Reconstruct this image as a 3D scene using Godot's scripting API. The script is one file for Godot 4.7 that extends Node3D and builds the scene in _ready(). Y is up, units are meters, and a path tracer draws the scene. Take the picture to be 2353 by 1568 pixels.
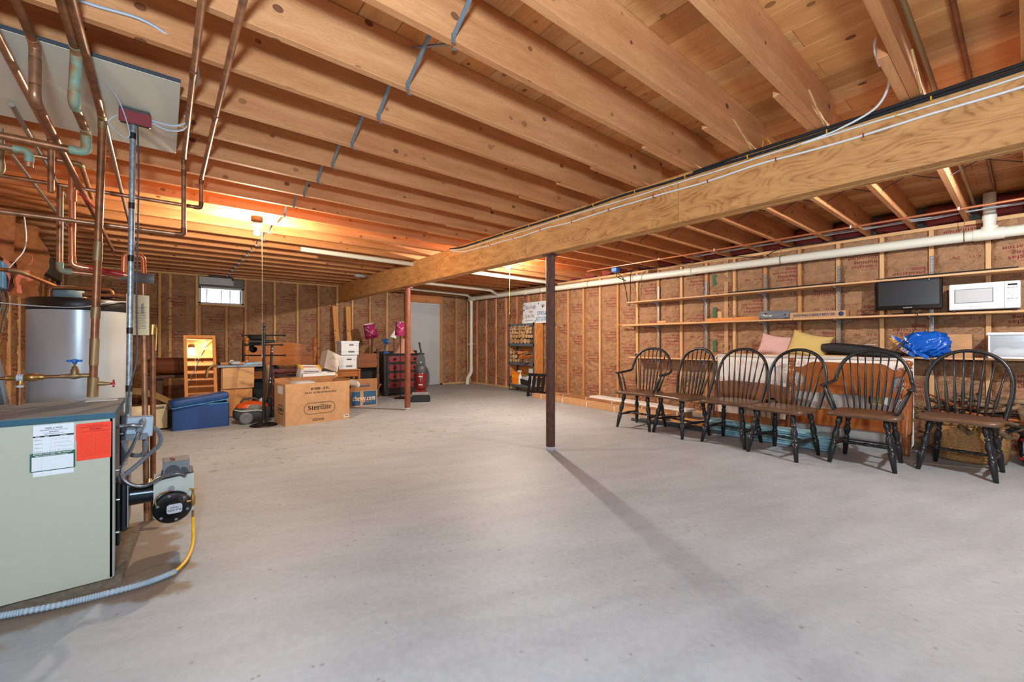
extends Node3D

var M := {}
var taken := {}
var rng := RandomNumberGenerator.new()
const FLAT := 0xFFFFFFFF
# room, in metres: x along the joists, -z along the main beam
const XL := -1.26
const XR := 6.25
const ZB := -9.4
const ZF := 3.2
const YJ := 2.29
const YD := 2.525
const JOIST_Z := [2.8, 2.4, 2.0, 1.6, 1.21, 0.81, 0.42, 0.02, -0.375, -0.77, -1.15, -1.51, -1.925, -2.28, -2.7, -3.09, -3.45, -3.85, -4.22, -4.6, -5.0, -5.4, -5.8, -6.2, -6.6, -7.0, -7.4, -7.8, -8.2, -8.6, -9.0, -9.36]

# ---------- naming ----------
func numbered(called: String) -> String:
	if not taken.has(called):
		taken[called] = 0
		return called
	taken[called] += 1
	return "%s_%03d" % [called, taken[called]]

func tag(o: Node, label: String, category: String, group := "") -> Node:
	o.set_meta("label", label)
	o.set_meta("category", category)
	if group != "":
		o.set_meta("group", group)
	return o

func thing(called: String, label: String, category: String, at := Vector3.ZERO, turn := 0.0, group := "") -> Node3D:
	var o := Node3D.new()
	o.name = numbered(called)
	add_child(o)
	o.position = at
	o.rotation.y = turn
	tag(o, label, category, group)
	return o

func structure(called: String, label: String, at := Vector3.ZERO) -> Node3D:
	var o := Node3D.new()
	o.name = numbered(called)
	add_child(o)
	o.position = at
	o.set_meta("kind", "structure")
	o.set_meta("label", label)
	return o

func put(called: String, st: SurfaceTool, m: Material, parent: Node) -> MeshInstance3D:
	st.generate_normals()
	var o := MeshInstance3D.new()
	o.mesh = st.commit()
	o.material_override = m
	o.name = called
	parent.add_child(o, true)
	return o

func inst(called: String, mesh: Mesh, m: Material, parent: Node, xf := Transform3D.IDENTITY) -> MeshInstance3D:
	var o := MeshInstance3D.new()
	o.mesh = mesh
	o.material_override = m
	o.name = called
	o.transform = xf
	parent.add_child(o, true)
	return o

func made(st: SurfaceTool) -> ArrayMesh:
	st.generate_normals()
	return st.commit()

func copy_of(o: Node3D, label: String, at: Vector3, turn := 0.0) -> Node3D:
	var c: Node3D = o.duplicate()
	c.name = numbered(String(o.name).rstrip("0123456789").rstrip("_"))
	add_child(c)
	c.position = at
	c.rotation = Vector3(0, turn, 0)
	c.set_meta("label", label)
	return c

# ---------- shapes ----------
func S() -> SurfaceTool:
	var st := SurfaceTool.new()
	st.begin(Mesh.PRIMITIVE_TRIANGLES)
	return st

func V(x: float, y: float, z: float) -> Vector3:
	return Vector3(x, y, z)

func T(at: Vector3, rot := Vector3.ZERO, sc := Vector3.ONE) -> Transform3D:
	return Transform3D(Basis.from_euler(rot * (PI / 180.0)).scaled_local(sc), at)

func vert(st: SurfaceTool, p: Vector3, uv: Vector2, sg: int) -> void:
	st.set_smooth_group(sg)
	st.set_uv(uv)
	st.add_vertex(p)

# a, b, c, d run counter-clockwise seen from outside
func quad(st: SurfaceTool, a: Vector3, b: Vector3, c: Vector3, d: Vector3, sg := FLAT, ua := Vector2(0, 0), ub := Vector2(1, 0), uc := Vector2(1, 1), ud := Vector2(0, 1)) -> void:
	vert(st, a, ua, sg); vert(st, c, uc, sg); vert(st, b, ub, sg)
	vert(st, a, ua, sg); vert(st, d, ud, sg); vert(st, c, uc, sg)

func tri(st: SurfaceTool, a: Vector3, b: Vector3, c: Vector3, sg := FLAT, ua := Vector2(0, 0), ub := Vector2(1, 0), uc := Vector2(1, 1)) -> void:
	vert(st, a, ua, sg); vert(st, c, uc, sg); vert(st, b, ub, sg)

# a box with chamfered edges; uv in metres, u along the longest side
func box(st: SurfaceTool, c: Vector3, s: Vector3, xf := Transform3D.IDENTITY, b := 0.0, off := Vector2.ZERO) -> void:
	var h := s * 0.5
	var lng := 0
	if s.y > s.x and s.y >= s.z: lng = 1
	elif s.z > s.x: lng = 2
	b = minf(b, minf(h.x, minf(h.y, h.z)) * 0.9)
	for ax in 3:
		var u := (ax + 1) % 3
		var v := (ax + 2) % 3
		for sd in [-1.0, 1.0]:
			var q := []
			for k in [[-1, -1], [1, -1], [1, 1], [-1, 1]]:
				var p := Vector3.ZERO
				p[ax] = sd * h[ax]
				p[u] = k[0] * (h[u] - b)
				p[v] = k[1] * (h[v] - b)
				var uv: Vector2
				if lng == ax or lng == u: uv = Vector2(p[u], p[v])
				else: uv = Vector2(p[v], p[u])
				if lng == ax: uv = Vector2(p[u] * 0.25, p[v])
				q.append([xf * (c + p), uv + off + Vector2(0, ax * 0.37 + sd * 0.11)])
			if sd > 0: quad(st, q[0][0], q[1][0], q[2][0], q[3][0], FLAT, q[0][1], q[1][1], q[2][1], q[3][1])
			else: quad(st, q[3][0], q[2][0], q[1][0], q[0][0], FLAT, q[3][1], q[2][1], q[1][1], q[0][1])
	if b <= 0.0:
		return
	for ax in 3:   # the 12 chamfers
		var u := (ax + 1) % 3
		var v := (ax + 2) % 3
		for su in [-1.0, 1.0]:
			for sv in [-1.0, 1.0]:
				var p := []
				for k in [[-1, 0], [1, 0], [1, 1], [-1, 1]]:
					var w := Vector3.ZERO
					w[ax] = k[0] * (h[ax] - b)
					w[u] = su * (h[u] - (b if k[1] == 1 else 0.0))
					w[v] = sv * (h[v] - (0.0 if k[1] == 1 else b))
					p.append(xf * (c + w))
				var ul := Vector2(h[ax], 0)
				if su * sv > 0: quad(st, p[3], p[2], p[1], p[0], FLAT, off - ul, off + ul, off + ul + Vector2(0, b), off - ul + Vector2(0, b))
				else: quad(st, p[0], p[1], p[2], p[3], FLAT, off - ul, off + ul, off + ul + Vector2(0, b), off - ul + Vector2(0, b))
	for sx in [-1.0, 1.0]:
		for sy in [-1.0, 1.0]:
			for sz in [-1.0, 1.0]:
				var g := Vector3(sx, sy, sz)
				var i := xf * (c + g * (h - V(0, b, b)))
				var j := xf * (c + g * (h - V(b, 0, b)))
				var k := xf * (c + g * (h - V(b, b, 0)))
				if sx * sy * sz > 0: tri(st, i, j, k, FLAT, off, off, off)
				else: tri(st, k, j, i, FLAT, off, off, off)

# box given by two opposite corners
func span(st: SurfaceTool, lo: Vector3, hi: Vector3, b := 0.0, off := Vector2.ZERO, xf := Transform3D.IDENTITY) -> void:
	box(st, (lo + hi) * 0.5, (hi - lo).abs(), xf, b, off)

func frame_of(dir: Vector3) -> Basis:
	var y := dir.normalized()
	var r := Vector3.UP if absf(y.y) < 0.95 else Vector3.RIGHT
	var x := r.cross(y).normalized()
	return Basis(x, y, x.cross(y))

# bar of rectangular section between two points; w across (level), h in the other direction
func bar(st: SurfaceTool, a: Vector3, b: Vector3, w: float, h: float, bev := 0.0, off := Vector2.ZERO) -> void:
	box(st, Vector3.ZERO, V(w, a.distance_to(b), h), Transform3D(frame_of(b - a), (a + b) * 0.5), bev, off)

# round bar through points, one radius or one for each point
func tube(st: SurfaceTool, pts: Array, r: Variant, sides := 10, caps := true, sg := 0) -> void:
	var n := pts.size()
	var rings := []
	var up := Vector3.ZERO
	var run := 0.0
	for i in n:
		var d: Vector3 = (pts[mini(i + 1, n - 1)] - pts[maxi(i - 1, 0)]).normalized()
		if i == 0:
			up = frame_of(d).x
		up = (up - d * up.dot(d)).normalized()
		var w := d.cross(up)
		var rad: float = r[i] if r is Array else r
		if i > 0: run += (pts[i] as Vector3).distance_to(pts[i - 1])
		var ring := []
		for k in sides:
			var a := TAU * k / sides
			ring.append(pts[i] + (up * cos(a) + w * sin(a)) * rad)
		rings.append([ring, run, rad])
	for i in n - 1:
		for k in sides:
			var k2 := (k + 1) % sides
			var c: float = rings[i][2] * TAU / sides
			quad(st, rings[i][0][k], rings[i][0][k2], rings[i + 1][0][k2], rings[i + 1][0][k], sg, Vector2(rings[i][1], k * c), Vector2(rings[i][1], (k + 1) * c), Vector2(rings[i + 1][1], (k + 1) * c), Vector2(rings[i + 1][1], k * c))
	if caps:
		for e in [0, n - 1]:
			for k in range(1, sides - 1):
				var g: Array = rings[e][0]
				if e == 0: tri(st, g[0], g[k + 1], g[k])
				else: tri(st, g[0], g[k], g[k + 1])

# points of a path with rounded corners
func bend(pts: Array, r: float, n := 5) -> Array:
	var out := [pts[0]]
	for i in range(1, pts.size() - 1):
		var p: Vector3 = pts[i]
		var a: Vector3 = (pts[i - 1] - p)
		var b: Vector3 = (pts[i + 1] - p)
		var q := minf(r, minf(a.length(), b.length()) * 0.49)
		var pa := p + a.normalized() * q
		var pb := p + b.normalized() * q
		for k in n + 1:
			var t := float(k) / n
			out.append(pa.lerp(p, t).lerp(p.lerp(pb, t), t))
	out.append(pts[-1])
	return out

# smooth curve through points
func curve(pts: Array, n := 6) -> Array:
	var out := []
	for i in pts.size() - 1:
		var p0: Vector3 = pts[maxi(i - 1, 0)]
		var p3: Vector3 = pts[mini(i + 2, pts.size() - 1)]
		for k in n:
			out.append((pts[i] as Vector3).cubic_interpolate(pts[i + 1], p0, p3, float(k) / n))
	out.append(pts[-1])
	return out

# turned shape: profile of [radius, height] from the bottom up, about y
func lathe(st: SurfaceTool, prof: Array, sides := 16, xf := Transform3D.IDENTITY, sg := 0, squash := 1.0) -> void:
	var run := 0.0
	for i in prof.size() - 1:
		var r0: float = prof[i][0]
		var r1: float = prof[i + 1][0]
		var y0: float = prof[i][1]
		var y1: float = prof[i + 1][1]
		var l := Vector2(r1 - r0, y1 - y0).length()
		for k in sides:
			var a0 := TAU * k / sides
			var a1 := TAU * (k + 1) / sides
			var p := xf * V(r0 * cos(a0), y0, -r0 * sin(a0) * squash)
			var q := xf * V(r0 * cos(a1), y0, -r0 * sin(a1) * squash)
			var s := xf * V(r1 * cos(a1), y1, -r1 * sin(a1) * squash)
			var t := xf * V(r1 * cos(a0), y1, -r1 * sin(a0) * squash)
			var u0 := float(k) / sides
			var u1 := float(k + 1) / sides
			if r0 < 1e-5: tri(st, p, s, t, sg, Vector2(u0, run), Vector2(u1, run + l), Vector2(u0, run + l))
			elif r1 < 1e-5: tri(st, p, q, t, sg, Vector2(u0, run), Vector2(u1, run), Vector2(u0, run + l))
			else: quad(st, p, q, s, t, sg, Vector2(u0, run), Vector2(u1, run), Vector2(u1, run + l), Vector2(u0, run + l))
		run += l

# turned bar between two points; profile of [part of the way, radius]
func turned(st: SurfaceTool, a: Vector3, b: Vector3, prof: Array, sides := 12) -> void:
	var l := a.distance_to(b)
	var pr := [[0.0, prof[0][0] * l]]
	for p in prof: pr.append([p[1], p[0] * l])
	pr.append([0.0, prof[-1][0] * l])
	lathe(st, pr, sides, Transform3D(frame_of(b - a), a))

# flat outline (counter-clockwise seen from +z) given thickness along z, centred
func plate(st: SurfaceTool, poly: PackedVector2Array, thick: float, xf := Transform3D.IDENTITY, smooth_side := false, uvs := 1.0) -> void:
	if Geometry2D.is_polygon_clockwise(poly):
		poly.reverse()
	var idx := Geometry2D.triangulate_polygon(poly)
	var h := thick * 0.5
	for i in range(0, idx.size(), 3):
		var p := [poly[idx[i]], poly[idx[i + 1]], poly[idx[i + 2]]]
		if (p[1] - p[0]).cross(p[2] - p[0]) < 0: p.reverse()
		var f := func(q: Vector2, z: float) -> Vector3: return xf * V(q.x, q.y, z)
		tri(st, f.call(p[0], h), f.call(p[1], h), f.call(p[2], h), FLAT, p[0] * uvs, p[1] * uvs, p[2] * uvs)
		tri(st, f.call(p[2], -h), f.call(p[1], -h), f.call(p[0], -h), FLAT, p[2] * uvs, p[1] * uvs, p[0] * uvs)
	var run := 0.0
	for i in poly.size():
		var a := poly[i]
		var b := poly[(i + 1) % poly.size()]
		var l := a.distance_to(b)
		quad(st, xf * V(a.x, a.y, -h), xf * V(b.x, b.y, -h), xf * V(b.x, b.y, h), xf * V(a.x, a.y, h), 1 if smooth_side else FLAT, Vector2(run, 0), Vector2(run + l, 0), Vector2(run + l, thick), Vector2(run, thick))
		run += l

func poly(a: Array) -> PackedVector2Array:
	var p := PackedVector2Array()
	for i in range(0, a.size(), 2): p.append(Vector2(a[i], a[i + 1]))
	return p

func round_rect(w: float, h: float, r: float, n := 4) -> PackedVector2Array:
	var p := PackedVector2Array()
	for c in [[1, 1, 0], [-1, 1, 1], [-1, -1, 2], [1, -1, 3]]:
		for k in n + 1:
			var a: float = (c[2] + float(k) / n) * PI / 2
			p.append(Vector2(c[0] * (w / 2 - r), c[1] * (h / 2 - r)) + Vector2(cos(a), sin(a)) * r)
	return p

# surface over a grid: f(u, v) gives the point, counter-clockwise outside when u runs right and v up
func sheet(st: SurfaceTool, nu: int, nv: int, f: Callable, sg := 0, us := 1.0, vs := 1.0) -> void:
	var g := []
	for j in nv + 1:
		var row := []
		for i in nu + 1: row.append(f.call(float(i) / nu, float(j) / nv))
		g.append(row)
	for j in nv:
		for i in nu:
			quad(st, g[j][i], g[j][i + 1], g[j + 1][i + 1], g[j + 1][i], sg, Vector2(us * i / nu, vs * (1.0 - float(j) / nv)), Vector2(us * (i + 1) / nu, vs * (1.0 - float(j) / nv)), Vector2(us * (i + 1) / nu, vs * (1.0 - float(j + 1) / nv)), Vector2(us * i / nu, vs * (1.0 - float(j + 1) / nv)))

# closed rounded lump: superellipsoid with a displacement callable
func lump(st: SurfaceTool, size: Vector3, e1: float, e2: float, nu: int, nv: int, xf := Transform3D.IDENTITY, f: Variant = null) -> void:
	var sp := func(x: float, e: float) -> float: return signf(x) * pow(absf(x), e)
	var at := func(u: float, v: float) -> Vector3:
		var a: float = u * TAU
		var b: float = (v - 0.5) * PI
		var p := V(sp.call(cos(b), e1) * sp.call(cos(a), e2), sp.call(sin(b), e1), -sp.call(cos(b), e1) * sp.call(sin(a), e2))
		var q := p * size * 0.5
		if f != null: q = f.call(q, p)
		return xf * q
	for j in nv:
		for i in nu:
			var u0 := float(i) / nu
			var u1 := float(i + 1) / nu
			var v0 := float(j) / nv
			var v1 := float(j + 1) / nv
			if j == 0: tri(st, at.call(u0, 0.0), at.call(u1 if i < nu - 1 else 0.0, v1), at.call(u0, v1), 0, Vector2(u0, v0), Vector2(u1, v1), Vector2(u0, v1))
			elif j == nv - 1: tri(st, at.call(u0, v0), at.call(u1 if i < nu - 1 else 0.0, v0), at.call(0.0, 1.0), 0, Vector2(u0, v0), Vector2(u1, v0), Vector2(u0, v1))
			else:
				var w := u1 if i < nu - 1 else 0.0
				quad(st, at.call(u0, v0), at.call(w, v0), at.call(w, v1), at.call(u0, v1), 0, Vector2(u0, v0), Vector2(u1, v0), Vector2(u1, v1), Vector2(u0, v1))

# lettering: h is the height of a capital, centred on the origin of xf, facing +z
var fonts := {}
func font(kind: String) -> SystemFont:
	if not fonts.has(kind):
		var f := SystemFont.new()
		f.font_names = PackedStringArray(["Droid Serif" if kind.begins_with("serif") else ("Droid Sans Mono" if kind.begins_with("mono") else "Droid Sans")])
		if kind.ends_with("bold"): f.font_weight = 700
		fonts[kind] = f
	return fonts[kind]

func letters(s: String, h: float, kind := "sans", depth := 0.0008) -> TextMesh:
	var t := TextMesh.new()
	t.text = s
	t.font = font(kind)
	t.font_size = 48
	t.pixel_size = h / 34.5
	t.depth = depth
	t.curve_step = 2.5
	return t

func write(called: String, s: String, h: float, m: Material, parent: Node, xf: Transform3D, kind := "sans", width := 0.0) -> MeshInstance3D:
	var t := letters(s, h, kind)
	if width > 0.0:
		var w := t.get_aabb().size.x
		xf = xf * Transform3D(Basis.from_scale(V(width / w, 1, 1)), Vector3.ZERO)
	return inst(called, t, m, parent, xf)

# lettering printed into an image
func print_text(img: Image, s: String, kind: String, x: float, y: float, cap: float, width: float, color: Color, flip := false) -> void:
	var t := letters(s, 1.0, kind, 0.0)
	var bb := t.get_aabb()
	var a := t.get_mesh_arrays()
	var v: PackedVector3Array = a[Mesh.ARRAY_VERTEX]
	var ix: PackedInt32Array = a[Mesh.ARRAY_INDEX]
	var sx := width / bb.size.x
	for i in range(0, ix.size(), 3):
		var p := []
		for k in 3:
			var q := v[ix[i + k]]
			var w := Vector2((q.x - bb.position.x) * sx, -(q.y - bb.position.y) * cap)
			if flip: w = Vector2(width - w.x, -w.y - bb.size.y * cap)
			p.append(w + Vector2(x, y))
		fill_tri(img, p[0], p[1], p[2], color)

func fill_tri(img: Image, a: Vector2, b: Vector2, c: Vector2, color: Color) -> void:
	var d := (b - a).cross(c - a)
	if absf(d) < 1e-6: return
	var x0 := maxi(0, int(minf(a.x, minf(b.x, c.x))))
	var x1 := mini(img.get_width() - 1, int(maxf(a.x, maxf(b.x, c.x))) + 1)
	var y0 := maxi(0, int(minf(a.y, minf(b.y, c.y))))
	var y1 := mini(img.get_height() - 1, int(maxf(a.y, maxf(b.y, c.y))) + 1)
	for y in range(y0, y1 + 1):
		for x in range(x0, x1 + 1):
			var q := Vector2(x + 0.5, y + 0.5)
			var w0 := (c - b).cross(q - b) / d
			var w1 := (a - c).cross(q - c) / d
			if w0 >= 0 and w1 >= 0 and w0 + w1 <= 1:
				var o := img.get_pixel(x, y)
				img.set_pixel(x, y, o.lerp(Color(color.r, color.g, color.b), color.a))

# ---------- materials ----------
func noise(sd: int, freq: float, oct := 4, kind := FastNoiseLite.TYPE_SIMPLEX_SMOOTH) -> FastNoiseLite:
	var n := FastNoiseLite.new()
	n.seed = sd
	n.frequency = freq
	n.noise_type = kind
	n.fractal_octaves = oct
	return n

func paint(w: int, h: int, f: Callable) -> Image:
	var d := PackedByteArray()
	d.resize(w * h * 3)
	var i := 0
	for y in h:
		for x in w:
			var c: Color = f.call(float(x) / w, float(y) / h)
			d[i] = clampi(int(c.r * 255.0), 0, 255)
			d[i + 1] = clampi(int(c.g * 255.0), 0, 255)
			d[i + 2] = clampi(int(c.b * 255.0), 0, 255)
			i += 3
	return Image.create_from_data(w, h, false, Image.FORMAT_RGB8, d)

func tex(img: Image) -> ImageTexture:
	return ImageTexture.create_from_image(img)

func rgb(r: float, g: float, b: float) -> Color:
	return Color(r / 255.0, g / 255.0, b / 255.0)

func mat(c: Color, rough := 0.7, metal := 0.0, t: Texture2D = null, us := Vector3.ONE) -> StandardMaterial3D:
	var m := StandardMaterial3D.new()
	m.albedo_color = c
	m.roughness = rough
	m.metallic = metal
	if t != null:
		m.albedo_texture = t
		m.uv1_scale = us
	return m

func relief(m: StandardMaterial3D, t: Texture2D, cm: float) -> StandardMaterial3D:
	m.heightmap_enabled = true
	m.heightmap_texture = t
	m.heightmap_scale = cm
	return m

func world_map(m: StandardMaterial3D, sc: float, in_world := true) -> StandardMaterial3D:
	m.uv1_triplanar = true
	m.uv1_world_triplanar = in_world
	m.uv1_scale = Vector3.ONE * sc
	return m

# sawn wood: u along the grain, 2.4 m by 0.6 m to the tile; knots as [u, v, size]
func wood_image(sd: int, base: Color, dark: Color, knot_n: int, streak := 1.0, rings := 9.0, wide := 1.0) -> Image:
	var g := noise(sd, 1.0, 3)
	var f := noise(sd + 7, 1.0, 2)
	var r := RandomNumberGenerator.new()
	r.seed = sd
	var knots := []
	for k in knot_n:
		knots.append([r.randf(), r.randf(), r.randf_range(0.006, 0.016), r.randf_range(0.3, 1.0)])
	var w := 1024
	var h := 320
	var dvs := PackedFloat32Array()
	var spots := PackedFloat32Array()
	dvs.resize(w * h)
	spots.resize(w * h)
	for k in knots:
		for j in range(-34, 35):
			var y := int(k[1] * h) + j
			if y < 0 or y >= h: continue
			for i in range(-50, 51):
				var x := posmod(int(k[0] * w) + i, w)
				var du := i * 2.4 / w
				var e := j * 0.6 / h
				var d := sqrt(du * du * 0.6 + e * e)
				var q: float = d / k[2]
				dvs[y * w + x] += e * exp(-q * q / 9.0) * 0.9
				if q < 1.25:
					var sp: float = k[3] * ((1.0 - smoothstep(0.75, 1.2, q)) * 0.75 + maxf(0.0, 1.0 - absf(q - 0.95) * 4.0) * 0.35)
					spots[y * w + x] = maxf(spots[y * w + x], sp)
	var knot := Color(dark.r * 0.5, dark.g * 0.42, dark.b * 0.35)
	return paint(w, h, func(u: float, v: float) -> Color:
		var at := int(v * h + 0.5) * w + int(u * w + 0.5)
		var ca := cos(u * TAU)
		var sa := sin(u * TAU)
		var y := v * 0.6 - dvs[at]
		var n := g.get_noise_3d(ca * 0.45, sa * 0.45, y * 9.0 * wide)
		var fine := f.get_noise_3d(ca * 2.2, sa * 2.2, y * 170.0)
		var ring := absf(fposmod(n * rings, 1.0) - 0.5) * 2.0
		var t := 0.30 + n * 0.45 + (ring - 0.5) * 0.22 * streak + fine * 0.20
		return base.lerp(dark, clampf(t, 0.0, 1.0)).lerp(knot, clampf(spots[at], 0.0, 0.85)))

func wood(sd: int, base: Color, dark: Color, knot_n: int, rough := 0.7, streak := 1.0, rings := 9.0, wide := 1.0) -> StandardMaterial3D:
	return mat(Color.WHITE, rough, 0.0, tex(wood_image(sd, base, dark, knot_n, streak, rings, wide)), V(1 / 2.4, 1 / 0.6, 1))

func tinted(m: StandardMaterial3D, c: Color) -> StandardMaterial3D:
	var d: StandardMaterial3D = m.duplicate()
	d.albedo_color = c
	return d

func make_materials() -> void:
	# framing lumber and boards
	M.joist = wood(11, rgb(222, 156, 102), rgb(174, 104, 56), 16, 0.72, 0.8)
	M.joist2 = wood(12, rgb(214, 146, 92), rgb(164, 96, 50), 26, 0.72, 0.7)
	M.joist3 = wood(19, rgb(226, 162, 108), rgb(180, 112, 64), 20, 0.72, 1.0, 14.0)
	M.deck = wood(13, rgb(226, 172, 112), rgb(184, 120, 66), 30, 0.62, 0.8, 6.0)
	M.deck2 = tinted(M.deck, rgb(255, 240, 222))
	M.deck3 = tinted(M.deck, rgb(232, 214, 194))
	M.stud = wood(14, rgb(226, 182, 130), rgb(190, 138, 86), 14, 0.72, 0.6)
	M.stud2 = tinted(M.stud, rgb(232, 214, 198))
	M.shelf = wood(15, rgb(222, 178, 130), rgb(190, 142, 96), 4, 0.65, 0.4)
	var pn := noise(31, 1.0, 2)
	var pf := noise(32, 1.0, 3)
	M.ply = mat(Color.WHITE, 0.62, 0.0, tex(paint(800, 400, func(u: float, v: float) -> Color:
		var a := u * TAU
		var n := pn.get_noise_3d(cos(a) * 0.42, sin(a) * 0.42, v * 1.9)
		var n2 := pf.get_noise_3d(cos(a) * 1.6, sin(a) * 1.6, v * 9.0)
		var b := absf(fposmod((n + n2 * 0.07) * 11.0, 1.0) - 0.5) * 2.0
		var fine := pf.get_noise_3d(cos(a) * 5.0, sin(a) * 5.0, v * 130.0)
		var t := 0.16 + 0.60 * pow(b, 3.0) * (0.6 + n2) + fine * 0.22 + n2 * 0.25
		return rgb(216, 160, 98).lerp(rgb(150, 92, 42), clampf(t, 0.0, 1.0)))), V(1 / 2.4, 1 / 0.7, 1))
	M.ply_edge = mat(rgb(150, 118, 76), 0.8)
	M.ply_dark = mat(rgb(86, 62, 40), 0.9)
	M.plywood = tinted(M.ply, rgb(250, 232, 205))
	# concrete
	var cn := noise(41, 1.0, 5)
	var cf := noise(42, 1.0, 3)
	var cs := noise(43, 1.0, 4)
	M.concrete = mat(Color.WHITE, 0.56, 0.0, tex(paint(900, 1300, func(u: float, v: float) -> Color:
		var x := XL - 0.1 + u * (XR - XL + 0.2)
		var z := ZB - 0.1 + v * (ZF - ZB + 0.2)
		var n := cn.get_noise_2d(x * 0.55, z * 0.55)
		var s := cs.get_noise_2d(x * 1.3 + z * 0.4, z * 5.0 - x * 1.6)
		var fi := cf.get_noise_2d(x * 24.0, z * 24.0)
		var l := 0.645 + n * 0.055 + s * 0.035 + fi * 0.030
		var c := Color(l * 0.95, l * 0.985, l * 1.015)
		# brown oil and rust dirt by the boiler base, grimy rim along the back wall
		var dx := maxf(maxf(-0.9 - x, x - -0.02), 0.0)
		var dz := maxf(maxf(-3.3 - z, z - -2.42), 0.0)
		var d := sqrt(dx * dx + dz * dz) + cn.get_noise_2d(x * 4.0, z * 4.0) * 0.14
		c = c.lerp(Color(0.46, 0.36, 0.27), 0.7 * smoothstep(0.11, 0.03, d))
		var st := cs.get_noise_2d(x * 7.0 + 40.0, z * 7.0)
		if z < -4.2: c = c.lerp(Color(0.36, 0.33, 0.30), smoothstep(0.34, 0.6, st) * 0.35)
		if cf.get_noise_2d(x * 22.0 + 9.0, z * 22.0) > 0.68: c = c.lerp(Color(0.3, 0.28, 0.26), 0.45)
		return c)))
	M.concrete.uv1_scale = V(1, 1, 1)
	var block := mat(rgb(150, 148, 144), 0.95, 0.0, tex(paint(256, 256, func(u: float, v: float) -> Color:
		var l := 0.86 + cf.get_noise_2d(u * 30.0, v * 30.0) * 0.16
		return Color(l, l, l))))
	M.block = world_map(block, 1.0)
	# kraft paper facing with its upside-down red print: 0.38 m by 0.615 m to the tile
	var kn := noise(51, 1.0, 4)
	var kr := noise(52, 1.0, 3, FastNoiseLite.TYPE_SIMPLEX)
	var kw := 512
	var kh := 832
	var kraft := paint(kw, kh, func(u: float, v: float) -> Color:
		var a := v * TAU
		var n := kn.get_noise_3d(cos(a) * 1.2, sin(a) * 1.2, u * 3.0)
		var fi := kr.get_noise_3d(cos(a) * 20.0, sin(a) * 20.0, u * 60.0)
		var l := 1.0 + n * 0.14 + fi * 0.10
		return Color(0.62 * l, 0.46 * l, 0.325 * l))
	var red := Color(0.46, 0.09, 0.11, 0.88)
	var plain := Image.new()
	plain.copy_from(kraft)
	for y in range(70, 112):
		for x in range(300, 452): kraft.set_pixel(x, y, kraft.get_pixel(x, y).lerp(red, 0.62))
	print_text(kraft, "CORNING", "sans-bold", 310, 92, 12, 132, Color(0.62, 0.46, 0.32, 0.9), true)
	print_text(kraft, "OWENS", "sans-bold", 330, 110, 12, 92, Color(0.62, 0.46, 0.32, 0.9), true)
	print_text(kraft, "Insulation", "sans-bold", 96, 176, 42, 356, red, true)
	print_text(kraft, "Building", "sans-bold", 170, 246, 42, 282, red, true)
	print_text(kraft, "Fiberglas", "sans-bold", 140, 312, 42, 312, red, true)
	print_text(kraft, "OWENS-CORNING", "sans", 240, 342, 12, 212, red, true)
	print_text(kraft, "R-11", "sans-bold", 345, 540, 36, 100, red, true)
	print_text(kraft, "3½\"", "sans-bold", 160, 540, 36, 96, red, true)
	var kb := noise(53, 1.0, 3)
	var kraft_h := tex(paint(256, 416, func(u: float, v: float) -> Color:
		var ca := cos(v * TAU)
		var sa := sin(v * TAU)
		var r1 := 1.0 - absf(kb.get_noise_3d(ca * 1.0, sa * 1.0, u * 3.2)) * 3.0
		var r2 := 1.0 - absf(kb.get_noise_3d(ca * 2.4 + 9.0, sa * 2.4, u * 8.5)) * 3.0
		var q := clampf(0.35 + 0.4 * r1 + 0.25 * r2, 0.0, 1.0)
		return Color(q, q, q)))
	M.kraft = relief(mat(Color.WHITE, 0.62, 0.0, tex(kraft)), kraft_h, 0.9)
	M.kraft_plain = mat(Color.WHITE, 0.7, 0.0, tex(plain))
	M.kraft_plain.uv1_scale = V(2.6, 1.6, 1)
	M.kraft_print_green = mat(rgb(50, 104, 66), 0.7)
	M.pink = mat(rgb(196, 112, 98), 0.95)
	M.pink_dark = mat(rgb(150, 66, 60), 0.95)
	# plain finishes
	M.white_paint = mat(rgb(214, 216, 218), 0.5)
	M.door_paint = mat(rgb(190, 194, 198), 0.5)
	M.pvc = mat(rgb(226, 223, 208), 0.32)
	M.black = mat(rgb(22, 22, 24), 0.42)
	M.black_matt = mat(rgb(28, 28, 29), 0.8)
	M.black_gloss = mat(rgb(12, 12, 13), 0.12)
	M.dark_grey = mat(rgb(62, 64, 68), 0.5)
	M.mid_grey = mat(rgb(112, 114, 118), 0.55)
	M.light_grey = mat(rgb(178, 182, 188), 0.5)
	M.white = mat(rgb(228, 228, 226), 0.5)
	M.white_plastic = mat(rgb(224, 226, 228), 0.3)
	M.rust_post = mat(Color.WHITE, 0.62, 0.15, tex(paint(256, 512, func(u: float, v: float) -> Color:
		var n := cn.get_noise_2d(u * 12.0, v * 9.0)
		var k := cf.get_noise_2d(u * 40.0, v * 90.0)
		return rgb(112, 58, 40).lerp(rgb(146, 88, 58), clampf(0.4 + n * 0.9 + k * 0.5, 0.0, 1.0)))))
	M.dark_post = mat(Color.WHITE, 0.62, 0.15, tex(paint(256, 512, func(u: float, v: float) -> Color:
		var n := cn.get_noise_2d(u * 12.0 + 5.0, v * 9.0)
		var k := cf.get_noise_2d(u * 40.0, v * 90.0)
		return rgb(74, 44, 36).lerp(rgb(104, 66, 52), clampf(0.35 + n * 0.9 + k * 0.6, 0.0, 1.0)))))
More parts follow.
